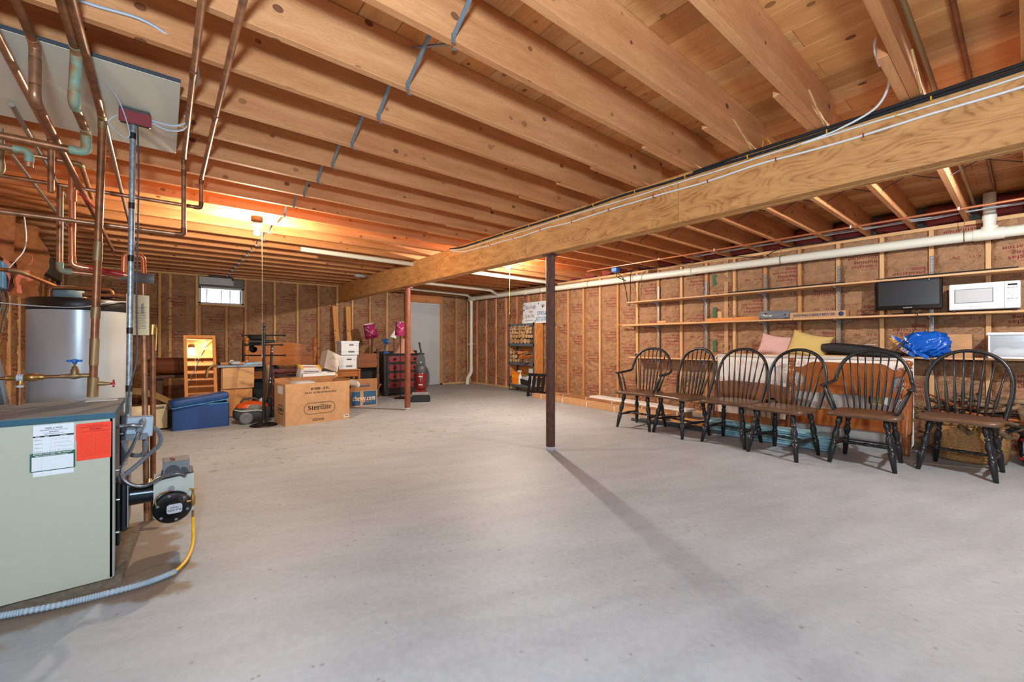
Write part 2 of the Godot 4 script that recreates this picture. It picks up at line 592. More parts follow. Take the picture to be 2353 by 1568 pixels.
	var cu := paint(256, 256, func(u: float, v: float) -> Color:
		var n := cn.get_noise_2d(u * 9.0, v * 4.0)
		return rgb(198, 142, 104).lerp(rgb(142, 104, 78), clampf(0.4 + n * 1.1, 0.0, 1.0)))
	M.copper = mat(Color.WHITE, 0.36, 0.6, tex(cu))
	M.copper_dull = mat(rgb(206, 186, 164), 0.42, 0.5, tex(cu))
	M.copper_new = mat(rgb(226, 146, 104), 0.25, 0.7)
	M.verdigris = mat(Color.WHITE, 0.7, 0.25, tex(paint(128, 128, func(u: float, v: float) -> Color:
		var n := cn.get_noise_2d(u * 7.0, v * 5.0)
		return rgb(158, 112, 72).lerp(rgb(132, 158, 138), clampf(0.5 + n * 2.4, 0.0, 1.0)))))
	M.brass = mat(rgb(178, 138, 78), 0.36, 0.85)
	M.bronze = mat(rgb(150, 122, 84), 0.5, 0.6)
	M.solder = mat(rgb(176, 174, 170), 0.35, 0.8)
	M.steel = mat(rgb(150, 152, 156), 0.34, 0.9)
	M.galv = mat(Color.WHITE, 0.42, 0.55, tex(paint(128, 128, func(u: float, v: float) -> Color:
		var l := 0.62 + cf.get_noise_2d(u * 40.0, v * 40.0) * 0.18
		return Color(l * 0.95, l, l * 1.03))))
	M.strap = mat(rgb(126, 140, 148), 0.42, 0.5)
	M.blue = mat(rgb(34, 110, 190), 0.4)
	M.red = mat(rgb(176, 36, 36), 0.4)
	M.yellow = mat(rgb(238, 178, 30), 0.4)
	# cardboard
	var cd := paint(256, 256, func(u: float, v: float) -> Color:
		var l := 1.0 + cf.get_noise_2d(u * 6.0, v * 60.0) * 0.05 + cn.get_noise_2d(u * 5.0, v * 5.0) * 0.06
		return Color(0.742 * l, 0.575 * l, 0.41 * l))
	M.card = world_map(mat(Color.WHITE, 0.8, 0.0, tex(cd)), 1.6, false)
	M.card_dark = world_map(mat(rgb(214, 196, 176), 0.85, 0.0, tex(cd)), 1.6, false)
	M.ink = mat(rgb(42, 28, 22), 0.8)
	M.ink_blue = mat(rgb(44, 66, 104), 0.8)
	M.ink_red = mat(rgb(176, 30, 36), 0.7)
	# glowing bulbs
	M.bulb = mat(Color.WHITE, 0.4)
	M.bulb.emission_enabled = true
	M.bulb.emission = rgb(255, 214, 150)
	M.bulb.emission_energy_multiplier = 6.0

# ---------- camera, light ----------
func _ready() -> void:
	rng.seed = 4
	var cam := Camera3D.new()
	cam.name = "camera"
	cam.fov = 77.57
	cam.near = 0.03
	cam.far = 60.0
	cam.position = V(0, 1.07, 0)
	cam.rotation_degrees = V(0.176, -39.386, 0)
	add_child(cam)
	cam.current = true
	var we := WorldEnvironment.new()
	we.name = "world_environment"
	var env := Environment.new()
	env.background_mode = Environment.BG_SKY
	env.sky = Sky.new()
	var sm := ProceduralSkyMaterial.new()
	sm.sky_top_color = rgb(196, 216, 246)
	sm.sky_horizon_color = rgb(226, 236, 250)
	sm.ground_bottom_color = rgb(205, 208, 205)
	sm.ground_horizon_color = rgb(222, 226, 228)
	sm.energy_multiplier = 9.0
	env.sky.sky_material = sm
	env.ambient_light_source = Environment.AMBIENT_SOURCE_DISABLED
	env.tonemap_mode = Environment.TONE_MAPPER_LINEAR
	env.tonemap_exposure = 1.12
	env.sdfgi_enabled = true
	env.ssao_enabled = true
	env.ssil_enabled = true
	we.environment = env
	add_child(we)
	# the photographer's flash stands beside the camera, out of the picture
	flash_light(V(-0.22, 1.5, 0.28), 7.4)
	make_materials()
	print("materials ", Time.get_ticks_msec())
	build_floor()
	build_walls()
	build_ceiling()
	build_beam()
	print("room ", Time.get_ticks_msec())
	build_lamps()
	build_pipes()
	build_boiler()
	build_left_corner()
	build_back_clutter()
	build_boxes()
	build_dresser()
	build_firewood_rack()
	build_shelves()
	build_shelf_things()
	build_bed_stack()
	build_chairs()
	build_right_corner()
	print("done ", Time.get_ticks_msec())

func omni(parent: Node3D, at: Vector3, c: Color, e: float, size: float) -> OmniLight3D:
	var l := OmniLight3D.new()
	l.name = "light"
	l.light_color = c
	l.light_energy = e
	l.light_size = size
	l.omni_range = 30.0
	l.omni_attenuation = 2.0
	l.shadow_enabled = true
	l.position = at
	parent.add_child(l)
	return l

func flash_light(at: Vector3, e: float) -> void:
	var t := thing("studio_flash", "photographer's flash head on a black light stand", "flash", V(at.x, 0, at.z))
	var bl := mat(rgb(24, 24, 26), 0.5)
	var st := S()
	for k in 3:
		var a := TAU * k / 3 + 0.4
		tube(st, [V(0, 0.42, 0), V(cos(a) * 0.34, 0.012, sin(a) * 0.34)], 0.009, 8)
	put("tripod", st, bl, t)
	st = S()
	tube(st, [V(0, 0.1, 0), V(0, at.y - 0.19, 0)], 0.011, 10)
	put("pole", st, bl, t)
	st = S()
	box(st, V(0, at.y - 0.13, 0.05), V(0.075, 0.13, 0.07), Transform3D.IDENTITY, 0.006)
	put("body", st, bl, t)
	var gl := mat(Color.WHITE, 0.5)
	gl.emission_enabled = true
	gl.emission = Color(0.79, 0.91, 1.0)
	gl.emission_energy_multiplier = 3.0
	st = S()
	lump(st, V(0.11, 0.11, 0.11), 1, 1, 16, 10, T(V(0, at.y, 0)))
	put("flash_diffuser", st, gl, t)
	omni(t, V(0, at.y, 0), Color(0.79, 0.91, 1.0), e, 0.11)

# ---------- the room ----------
func build_floor() -> void:
	var f := structure("floor", "grey troweled concrete floor with brown stains by the boiler")
	var st := S()
	var a := V(XL - 0.1, 0, ZF + 0.1)
	var b := V(XR + 0.1, 0, ZB - 0.1)
	quad(st, a, V(b.x, 0, a.z), b, V(a.x, 0, b.z), FLAT, Vector2(0, 1), Vector2(1, 1), Vector2(1, 0), Vector2(0, 0))
	put("slab_top", st, M.concrete, f)
	st = S()
	span(st, V(a.x - 0.3, -0.25, b.z - 0.3), V(b.x + 0.3, -0.004, a.z + 0.3))
	put("slab", st, M.block, f)

# in the wall's own axes: x along it to the right seen from the room, y up, z into the room
func batt(parent: Node, s0: float, s1: float, y0: float, y1: float, sd: int, wrinkle: float, called := "insulation_batt") -> void:
	var n := noise(sd, 1.0, 3)
	var n2 := noise(sd + 5, 1.0, 2)
	var st := S()
	var w := s1 - s0
	var voff := float((sd * 37) % 100) / 100.0
	sheet(st, 18, 90, func(u: float, v: float) -> Vector3:
		var y := lerpf(y0, y1, v)
		var x := lerpf(s0, s1, u)
		var e := minf(u, 1.0 - u)
		var bulge := 0.028 * (1.0 - exp(-e * 9.0)) * (0.75 + 0.25 * sin(y * 3.1 + sd))
		var r := 1.0 - absf(n.get_noise_2d(x * 4.0 + y * 1.5, y * 9.0)) * 3.2
		var q := 1.0 - absf(n2.get_noise_2d(x * 11.0 - y * 5.0, y * 19.0)) * 3.0
		return V(x + 0.003 * q, y, -0.034 + bulge + wrinkle * (r * 0.55 + q * 0.35) * smoothstep(0.0, 0.12, e)), 0, w / 0.38, (y1 - y0) / 0.615)
	var o := put(called, st, M.kraft, parent)
	if not kraft_mats.has(sd % 5):
		var m: StandardMaterial3D = M.kraft.duplicate()
		m.uv1_offset = V(0, voff, 0)
		kraft_mats[sd % 5] = m
	o.material_override = kraft_mats[sd % 5]

var kraft_mats := {}

func stud(parent: Node, s: float, y0: float, y1: float, w := 0.038, called := "stud", m: Material = null) -> void:
	var st := S()
	box(st, V(s, (y0 + y1) / 2, -0.045), V(w, y1 - y0, 0.09), Transform3D.IDENTITY, 0.002, Vector2(rng.randf() * 2, rng.randf()))
	put(called, st, m if m != null else (M.stud if rng.randf() < 0.6 else M.stud2), parent)

func plate_board(parent: Node, s0: float, s1: float, y: float, called: String, h := 0.038) -> void:
	var st := S()
	box(st, V((s0 + s1) / 2, y, -0.045), V(s1 - s0, h, 0.09), Transform3D.IDENTITY, 0.002, Vector2(rng.randf(), rng.randf()))
	put(called, st, M.stud, parent)

func backing(parent: Node, s0: float, s1: float, y0: float, y1: float) -> void:
	var st := S()
	span(st, V(s0, y0, -0.34), V(s1, y1, -0.13))
	put("foundation", st, M.block, parent)

func pink_strip(parent: Node, s: float, sd: int) -> void:
	var n := noise(sd, 1.0, 2)
	var st := S()
	sheet(st, 4, 44, func(u: float, v: float) -> Vector3:
		var y := lerpf(0.06, 2.2, v)
		var wob := n.get_noise_2d(y * 1.6, 3.0) * 0.035
		return V(s + wob + (u - 0.5) * (0.045 + 0.02 * n.get_noise_2d(y * 3.0, 40.0)), y, 0.004 + 0.012 * sin(u * PI) + 0.01 * n.get_noise_2d(y * 6.0, u * 2.0)))
	put("insulation_edge", st, M.pink, parent)

func build_walls() -> void:
	# right wall
	var w := structure("wall_right", "right wall of open studs with brown kraft-faced insulation printed in red")
	w.transform = Transform3D(Basis(V(0, 0, 1), V(0, 1, 0), V(-1, 0, 0)), V(XR, 0, 0))
	var ss := []
	for k in range(-7, 23): ss.append(-0.252 - 0.4 * k)
	ss.append(ZB + 0.02)
	for i in ss.size():
		stud(w, ss[i], 0.04, YJ - 0.04)
		if i > 0: batt(w, ss[i] + 0.02, ss[i - 1] - 0.02, 0.04, YJ - 0.04, 100 + i, 0.024)
		if ss[i] < -6.2 and ss[i] > -9.2: pink_strip(w, ss[i], 300 + i)
	plate_board(w, ZB, ZF, 0.02, "bottom_plate")
	plate_board(w, ZB, ZF, YJ - 0.02, "top_plate")
	backing(w, ZB - 0.3, ZF + 0.3, -0.1, YD + 0.1)
	# rolled pink insulation between the joist ends on top of the wall
	for k in 22:
		var st := S()
		var n := noise(700 + k, 1.0, 3)
		var zz := 0.05 - 0.4 * k
		lump(st, V(0.34, 0.2, 0.14), 0.6, 0.6, 14, 8, T(V(zz - 0.2, YJ + 0.11, -0.07)), func(q: Vector3, p: Vector3) -> Vector3: return q + p * n.get_noise_3d(q.x * 14, q.y * 14, q.z * 14) * 0.03)
		put("insulation_roll", st, M.pink_dark, w)
	# cardboard strip and green printed tape on two bays
	var st := S()
	box(st, V(-2.764, 1.2, -0.002), V(0.055, 2.1, 0.004))
	put("cardboard_strip", st, M.card, w)
	st = S()
	for y in [1.98, 1.5, 1.02]:
		box(st, V(-2.93, y, 0.004), V(0.045, 0.17, 0.002))
	var green := put("green_label", st, M.kraft_print_green, w)
	green.set_meta("kind", "stuff")
	# back wall
	w = structure("wall_back", "back wall of open studs and brown kraft-faced insulation around a window and a door")
	w.transform = Transform3D(Basis.IDENTITY, V(0, 0, ZB))
	var bs := [-1.2, -0.8, -0.42, -0.05, 0.46, 1.2, 1.69, 2.1, 2.5, 2.88, 3.2, 3.59, 3.99, 4.44, 5.43, 5.86, 6.22]
	for i in bs.size():
		if i != 13 and i != 14: stud(w, bs[i], 0.04, YJ - 0.04)
		if i > 0 and i != 5 and i != 14: batt(w, bs[i - 1] + 0.02, bs[i] - 0.02, 0.04, YJ - 0.04, 200 + i, 0.034)
	stud(w, 0.09, 0.04, YJ - 0.04)
	stud(w, 0.5, 0.04, 1.75)
	stud(w, 0.9, 0.04, 1.73)
	batt(w, 0.52, 0.88, 0.04, 1.73, 240, 0.026)
	batt(w, 0.92, 1.18, 0.04, 1.73, 241, 0.026)
	plate_board(w, XL, 4.5, 0.02, "bottom_plate")
	plate_board(w, 5.38, XR, 0.02, "bottom_plate")
	plate_board(w, XL, XR, YJ - 0.02, "top_plate")
	plate_board(w, 0.48, 1.18, 1.75, "window_sill_plate", 0.03)
	# heavy box header over the door
	st = S()
	box(st, V(4.93, 2.15, -0.03), V(0.98, 0.22, 0.09), Transform3D.IDENTITY, 0.003)
	put("door_header", st, M.joist2, w)
	stud(w, 4.475, 0.0, 2.25, 0.06, "door_stud")
	stud(w, 5.41, 0.0, 2.25, 0.075, "door_stud")
	# foam board above the window
	st = S()
	box(st, V(0.75, 2.19, -0.02), V(0.52, 0.15, 0.04), Transform3D.IDENTITY, 0.003)
	put("foam_board", st, M.light_grey, w)
	backing(w, XL - 0.3, 0.49, -0.1, YD + 0.1)
	backing(w, 1.18, XR + 0.3, -0.1, YD + 0.1)
	backing(w, 0.49, 1.18, -0.1, 1.77)
	backing(w, 0.49, 1.18, 2.08, YD + 0.1)
	build_window()
	build_door()
	# left wall
	w = structure("wall_left", "left wall of studs with loose brown kraft-faced insulation")
	w.transform = Transform3D(Basis(V(0, 0, -1), V(0, 1, 0), V(1, 0, 0)), V(XL, 0, 0))
	for k in 31:
		var s := -2.95 + 0.41 * k
		stud(w, s, 0.04, YJ - 0.04)
		if k > 0: batt(w, s - 0.39, s - 0.02, 0.04, YJ - 0.04, 400 + k, 0.018)
	plate_board(w, -ZF, -ZB, 0.02, "bottom_plate")
	plate_board(w, -ZF, -ZB, YJ - 0.02, "top_plate")
	backing(w, -ZF - 0.3, -ZB + 0.3, -0.1, YD + 0.1)
	st = S()
	box(st, V(8.1, 2.12, 0.03), V(2.55, 0.25, 0.06), Transform3D.IDENTITY, 0.003)
	put("ledger_board", st, M.mid_grey, w)
	# front wall behind the camera
	w = structure("wall_front", "bare concrete wall behind the camera")
	w.transform = Transform3D(Basis(V(-1, 0, 0), V(0, 1, 0), V(0, 0, -1)), V(0, 0, ZF))
	st = S()
	span(st, V(-XR - 0.35, -0.1, -0.3), V(-XL + 0.35, YD + 0.1, 0))
	put("foundation", st, M.block, w)

func build_window() -> void:
	var w := structure("window_1", "small high basement window with white frame and bright daylight", V(0.83, 1.925, ZB))
	var wf := mat(rgb(196, 200, 204), 0.5)
	var hw := 0.345
	var hh := 0.155
	var st := S()
	for sd in [-1, 1]:
		span(st, V(sd * hw, -hh, -0.2), V(sd * (hw - 0.035), hh, -0.06), 0.003)
		span(st, V(-hw, sd * hh, -0.2), V(hw, sd * (hh - 0.03), -0.06), 0.003)
	put("window_frame", st, wf, w)
	var glass := mat(Color(0.9, 0.95, 1.0, 0.12), 0.02)
	glass.transparency = BaseMaterial3D.TRANSPARENCY_ALPHA
	st = S()
	box(st, V(0, 0, -0.13), V(2 * hw - 0.06, 2 * hh - 0.05, 0.004))
	put("pane", st, glass, w)
	# grille slats out in the window well
	for x in [-0.2, 0.03, 0.17]:
		st = S()
		plate(st, poly([x - 0.006, -0.2, x + 0.006, -0.2, x + 0.024, 0.2, x - 0.014, 0.2]), 0.02, T(V(0, 0, -0.5)))
		put("grille_bar", st, M.light_grey, w)
	st = S()
	box(st, V(-0.31, 0, -0.145), V(0.02, 0.24, 0.02))
	box(st, V(0.3, 0, -0.145), V(0.02, 0.24, 0.02))
	put("sash_track", st, M.dark_grey, w)

func build_door() -> void:
	var d := structure("door_1", "flat pale grey painted door in the back wall", V(4.94, 0, ZB))
	var st := S()
	box(st, V(0, 1.015, -0.04), V(0.86, 2.0, 0.04), Transform3D.IDENTITY, 0.003)
	put("door_leaf", st, M.door_paint, d)
	st = S()
	span(st, V(-0.44, 2.015, -0.1), V(0.44, 2.035, 0.0))
	span(st, V(-0.44, 0, -0.1), V(-0.432, 2.03, 0.0))
	span(st, V(0.432, 0, -0.1), V(0.44, 2.03, 0.0))
	put("door_jamb", st, M.white_paint, d)
	st = S()
	span(st, V(-0.44, 0.0, -0.1), V(0.44, 0.014, 0.0))
	put("threshold", st, M.mid_grey, d)

func build_ceiling() -> void:
	var c := structure("ceiling", "open ceiling of wooden joists under knotty pine floor boards")
	var st := S()
	span(st, V(XL - 0.35, YD + 0.024, ZB - 0.35), V(XR + 0.35, YD + 0.2, ZF + 0.35))
	put("upper_floor", st, M.block, c)
	# deck boards run along the beam, 0.178 m wide
	var dm := [M.deck, M.deck2, M.deck3]
	var x := 2.088 - 0.178 * 19
	while x < XR + 0.1:
		var z := ZF + 0.1
		while z > ZB - 0.1:
			var l: float = [2.4, 3.2, 3.6, 4.0][rng.randi() % 4]
			var z1 := maxf(z - l, ZB - 0.12)
			st = S()
			box(st, V(x + 0.089, YD + 0.012 + rng.randf() * 0.002, (z + z1) / 2), V(0.1755, 0.022, z - z1 - 0.002), Transform3D.IDENTITY, 0.0015, Vector2(rng.randf() * 2, rng.randf()))
			put("deck_board", st, dm[rng.randi() % 3], c)
			z = z1
		x += 0.178
	# joists; the ones over the right bay lie lapped behind those over the left bay
	var jm := [M.joist, M.joist2, M.joist3]
	for z in JOIST_Z:
		st = S()
		span(st, V(XL - 0.1, YJ, z), V(3.12, YD, z + 0.038), 0.002, Vector2(rng.randf() * 2, rng.randf()))
		put("joist", st, jm[rng.randi() % 3], c)
		st = S()
		span(st, V(2.28 + rng.randf() * 0.12, YJ + 0.002, z - 0.040), V(XR + 0.1, YD, z - 0.002), 0.002, Vector2(rng.randf() * 2, rng.randf()))
		put("joist", st, jm[rng.randi() % 3], c)
	# galvanised cross bridging straps in the left bay, thin wire bridging in the right bay
	for i in JOIST_Z.size() - 1:
		var za: float = JOIST_Z[i]
		var zb: float = JOIST_Z[i + 1] + 0.038
		if za > 0.5: continue
		for s in 2:
			st = S()
			var xx := 0.9 + 0.03 * s
			var a := V(xx, YD - 0.02, za - 0.001) if s == 0 else V(xx, YJ + 0.02, za - 0.001)
			var b := V(xx, YJ + 0.012, zb + 0.002) if s == 0 else V(xx, YD - 0.03, zb + 0.002)
			bar(st, a, b, 0.016, 0.006)
			var e := b if s == 0 else a
			box(st, e + V(0, -0.008, 0.002 if s == 0 else -0.002), V(0.019, 0.034, 0.003))
			put("bridging_strap", st, M.strap, c)
			st = S()
			xx = 4.62 + 0.05 * s
			a = V(xx, YD - 0.02, za - 0.045) if s == 0 else V(xx, YJ + 0.05, za - 0.045)
			b = V(xx, YJ + 0.05, zb - 0.04) if s == 0 else V(xx, YD - 0.03, zb - 0.04)
			tube(st, [a, b, b + V(0, -0.03, 0)], 0.0035, 6)
			put("bridging_wire", st, M.dark_grey, c)
	# pale tapered shims nailed beside the near joists at the beam
	for z in [-0.375, -0.77, -1.15]:
		st = S()
		plate(st, poly([2.60, YJ + 0.10, 2.63, YJ + 0.10, 2.93, YJ + 0.0, 2.86, YJ + 0.0]), 0.008, T(V(0, 0, z + 0.043)))
		put("shim", st, tinted(M.stud, rgb(255, 250, 240)), c)
	st = S()
	var fn := noise(59, 1.0, 3)
	lump(st, V(0.2, 0.06, 0.12), 0.8, 0.8, 20, 10, T(V(2.72, 2.262, -7.6)), func(q: Vector3, p: Vector3) -> Vector3: return q + p * 0.02 * fn.get_noise_3d(q.x * 24, q.y * 24, q.z * 24))
	put("foil_scrap", st, M.light_grey, c)
	st = S()
	tube(st, bend([V(0.62, 2.262, -9.28), V(0.98, 2.255, -9.28), V(0.985, 2.2, -9.27)], 0.03), 0.014, 8)
	put("window_latch_rod", st, M.dark_grey, c)

func build_beam() -> void:
	var t := thing("main_beam", "long laminated wooden beam carrying the ceiling joists", "beam", V(2.9, 0, 0))
	# three laminations, faces along the beam in panels with butt joints
	for k in 3:
		var x0 := 0.045 * k
		var cuts := [ZF, -1.62, -3.3, -6.35, ZB] if k == 0 else ([ZF, -0.4, -4.6, ZB] if k == 1 else [ZF, -2.4, -7.4, ZB])
		for i in cuts.size() - 1:
			var st := S()
			span(st, V(x0, 1.945 + 0.003 * (k % 2), cuts[i + 1] + 0.0012), V(x0 + 0.0435, YJ, cuts[i] - 0.0012), 0.0015, Vector2(rng.randf() * 2, 0.3 + 0.2 * i))
			put("lamination", st, M.ply, t)
	# dark joint lines of the glued plies show on the underside
	for k in 2:
		var st := S()
		span(st, V(0.0435 + 0.045 * k, 1.949, ZB), V(0.045 + 0.045 * k, 2.2, ZF))
		put("glue_line", st, M.ply_dark, t)
	# posts
	for p in [[2.975, -3.02, 0.045, M.dark_post, "brown painted steel post under the beam nearest the camera"], [2.99, -6.25, 0.045, M.rust_post, "rust red steel post under the beam in front of the dresser"]]:
		var q := thing("steel_post", p[4], "post", V(p[0], 0, p[1]), 0.0, "posts under the beam")
		var st := S()
		lathe(st, [[0.0, 0.0], [0.0447, 0.0], [0.0447, 0.02], [0.0447, 0.04]], 24)
		put("bare_foot", st, M.light_grey, q)
		st = S()
		lathe(st, [[0.045, 0.038], [0.045, 0.7], [0.045, 1.4], [0.045, 1.93]], 24)
		put("column", st, p[3], q)
		st = S()
		box(st, V(0, 1.937, 0), V(0.12, 0.014, 0.12))
		put("cap_plate", st, p[3], q)
	# cables run along the beam face
	var bx := 2.9
	var cables := [["black_cable", "black twisted cable stapled near the top edge of the beam", 0.009, 2.262, M.black_matt, 0.010, 61], ["white_cable", "thin white cable below the black cable on the beam", 0.005, 2.232, M.white, 0.012, 62], ["white_cable", "lower thick white cable across the beam face", 0.0065, 2.185, M.white, 0.018, 63]]
	for c in cables:
		var n := noise(c[6], 1.0, 2)
		var o := thing(c[0], c[1], "cable")
		var pts := []
		for i in 64:
			var z := 1.5 - i * 0.1
			if z < -4.95: break
			var y: float = c[3] + n.get_noise_1d(z * 0.9) * c[5]
			if z < -4.4: y = lerpf(y, 2.3, smoothstep(-4.4, -5.0, z))
			pts.append(V(bx - c[2], y, z))
		var st := S()
		tube(st, pts, c[2], 8)
		put("cable_run", st, c[4], o)
		for i in 12:
			var z := -0.3 - i * 0.42 - float(c[6] - 61) * 0.13
			if z < -4.3: break
			var y: float = c[3] + n.get_noise_1d(z * 0.9) * c[5]
			st = S()
			box(st, V(bx - c[2] - 0.001, y, z), V(c[2] * 2.0 + 0.003, c[2] * 2 + 0.006, 0.006))
			put("staple", st, M.red if c[6] == 63 else M.yellow, o)
	# second black cable lying behind, on top of the beam edge at the right
	var o2 := thing("black_cable", "upper black cable lying along the top of the beam", "cable")
	var st2 := S()
	tube(st2, curve([V(2.88, 2.275, 1.5), V(2.885, 2.283, 0.3), V(2.88, 2.275, -0.4), V(2.885, 2.28, -1.0), V(2.9, 2.284, -1.25), V(2.885, 2.27, -1.5)]), 0.009, 8)
	put("cable_run", st2, M.black_matt, o2)
	# loose white cable dropping from a hole in the joist to the beam
	var o3 := thing("white_cable", "loose white cable curving down from a joist to the beam", "cable")
	st2 = S()
	tube(st2, curve([V(2.47, 2.45, -0.345), V(2.44, 2.43, -0.40), V(2.42, 2.40, -0.425), V(2.44, 2.36, -0.43), V(2.50, 2.32, -0.425)]), 0.006, 8)
	tube(st2, curve([V(2.70, 2.40, -0.425), V(2.78, 2.345, -0.44), V(2.84, 2.29, -0.49), V(2.875, 2.265, -0.58), V(2.894, 2.246, -0.72), V(2.894, 2.236, -0.86)]), 0.006, 8)
	put("cable_run", st2, M.white, o3)
	var o4 := thing("yellow_wire", "short yellow wire looping up beside a joist above the beam", "wire")
	st2 = S()
	tube(st2, curve([V(2.97, 2.29, -1.02), V(2.96, 2.36, -1.05), V(3.0, 2.38, -1.09), V(3.04, 2.33, -1.11), V(3.03, 2.292, -1.12)]), 0.004, 6)
	put("cable_run", st2, M.yellow, o4)

# ---------- lamps ----------
func ceiling_lamp(at: Vector3, label: String, e: float, cord: float, tone: Color) -> void:
	var t := thing("ceiling_lamp", label, "lamp", V(at.x, 0, at.z), 0.0, "bare bulb ceiling lamps")
	var y := at.y
	var st := S()
	lathe(st, [[0.0, YJ - 0.045], [0.05, YJ - 0.045], [0.052, YJ - 0.03], [0.05, YJ]], 16)
	put("junction_box", st, mat(rgb(110, 84, 56), 0.7), t)
	st = S()
	lathe(st, [[0.0, y + 0.05], [0.022, y + 0.048], [0.026, y + 0.06], [0.05, y + 0.068], [0.057, y + 0.078], [0.052, y + 0.085], [0.0, y + 0.085]], 20)
	put("porcelain_holder", st, M.white, t)
	st = S()
	lathe(st, [[0.0, y - 0.035], [0.012, y - 0.033], [0.024, y - 0.024], [0.03, y - 0.008], [0.029, y + 0.008], [0.022, y + 0.028], [0.0145, y + 0.045], [0.0, y + 0.05]], 18)
	put("bulb", st, M.bulb, t)
	omni(t, V(0, y, 0), tone, e, 0.03)
	st = S()
	tube(st, [V(0.045, y + 0.07, 0.0), V(0.046, y - 0.2, 0.0), V(0.046, cord, 0.002)], 0.0022, 5)
	tube(st, [V(0.046, cord + 0.02, 0.002), V(0.046, cord, 0.002), V(0.046, cord - 0.012, 0.002)], [0.003, 0.006, 0.004], 6)
	put("pull_cord", st, mat(rgb(214, 190, 140), 0.8), t)

func build_lamps() -> void:
	ceiling_lamp(V(0.70, 2.14, -4.76), "bare bulb ceiling lamp with a long cord above the cluttered corner", 3.0, 0.93, Color(1.0, 0.93, 0.80))
	ceiling_lamp(V(3.965, 2.19, -4.94), "bare bulb ceiling lamp right of the beam with a hanging cord", 5.8, 1.5, Color(0.98, 0.95, 0.89))
	ceiling_lamp(V(4.0, 2.19, 0.45), "bare bulb ceiling lamp near the shelves outside the picture", 4.8, 1.6, Color(0.92, 0.95, 0.96))

# ---------- pipes ----------
func pipe(called: String, label: String, pts: Array, r: float, m: Material, elbow: Material = null, category := "pipe", coupl := []) -> Node3D:
	var t := thing(called, label, category)
	var st := S()
	tube(st, bend(pts, r * 2.2), r, 12)
	put("pipe_run", st, m, t)
	if elbow != null:
		for i in range(1, pts.size() - 1):
			var p: Vector3 = pts[i]
			var a: Vector3 = (pts[i - 1] - p).normalized()
			var b: Vector3 = (pts[i + 1] - p).normalized()
			st = S()
			tube(st, bend([p + a * r * 3.4, p, p + b * r * 3.4], r * 2.2), r * 1.16, 12)
			put("elbow", st, elbow, t)
	for c in coupl:
		var a: Vector3 = pts[c[0]]
		var b: Vector3 = pts[c[0] + 1]
		var p := a.lerp(b, c[1])
		var d: Vector3 = (b - a).normalized() * (c[2] if c.size() > 2 else r * 2.0)
		st = S()
		tube(st, [p - d, p + d], r * (c[3] if c.size() > 3 else 1.17), 12)
		put("coupling", st, elbow if elbow != null else m, t)
	return t

func hanger(t: Node3D, p: Vector3, r: float, top: float) -> void:
	var st := S()
	var ring := []
	for k in 13: ring.append(p + V(cos(TAU * k / 12), sin(TAU * k / 12), 0) * (r + 0.002))
	tube(st, ring, 0.004, 6, false)
	tube(st, [p + V(0, r, 0), V(p.x, top, p.z)], 0.003, 6)
	put("hanger", st, M.bronze, t)

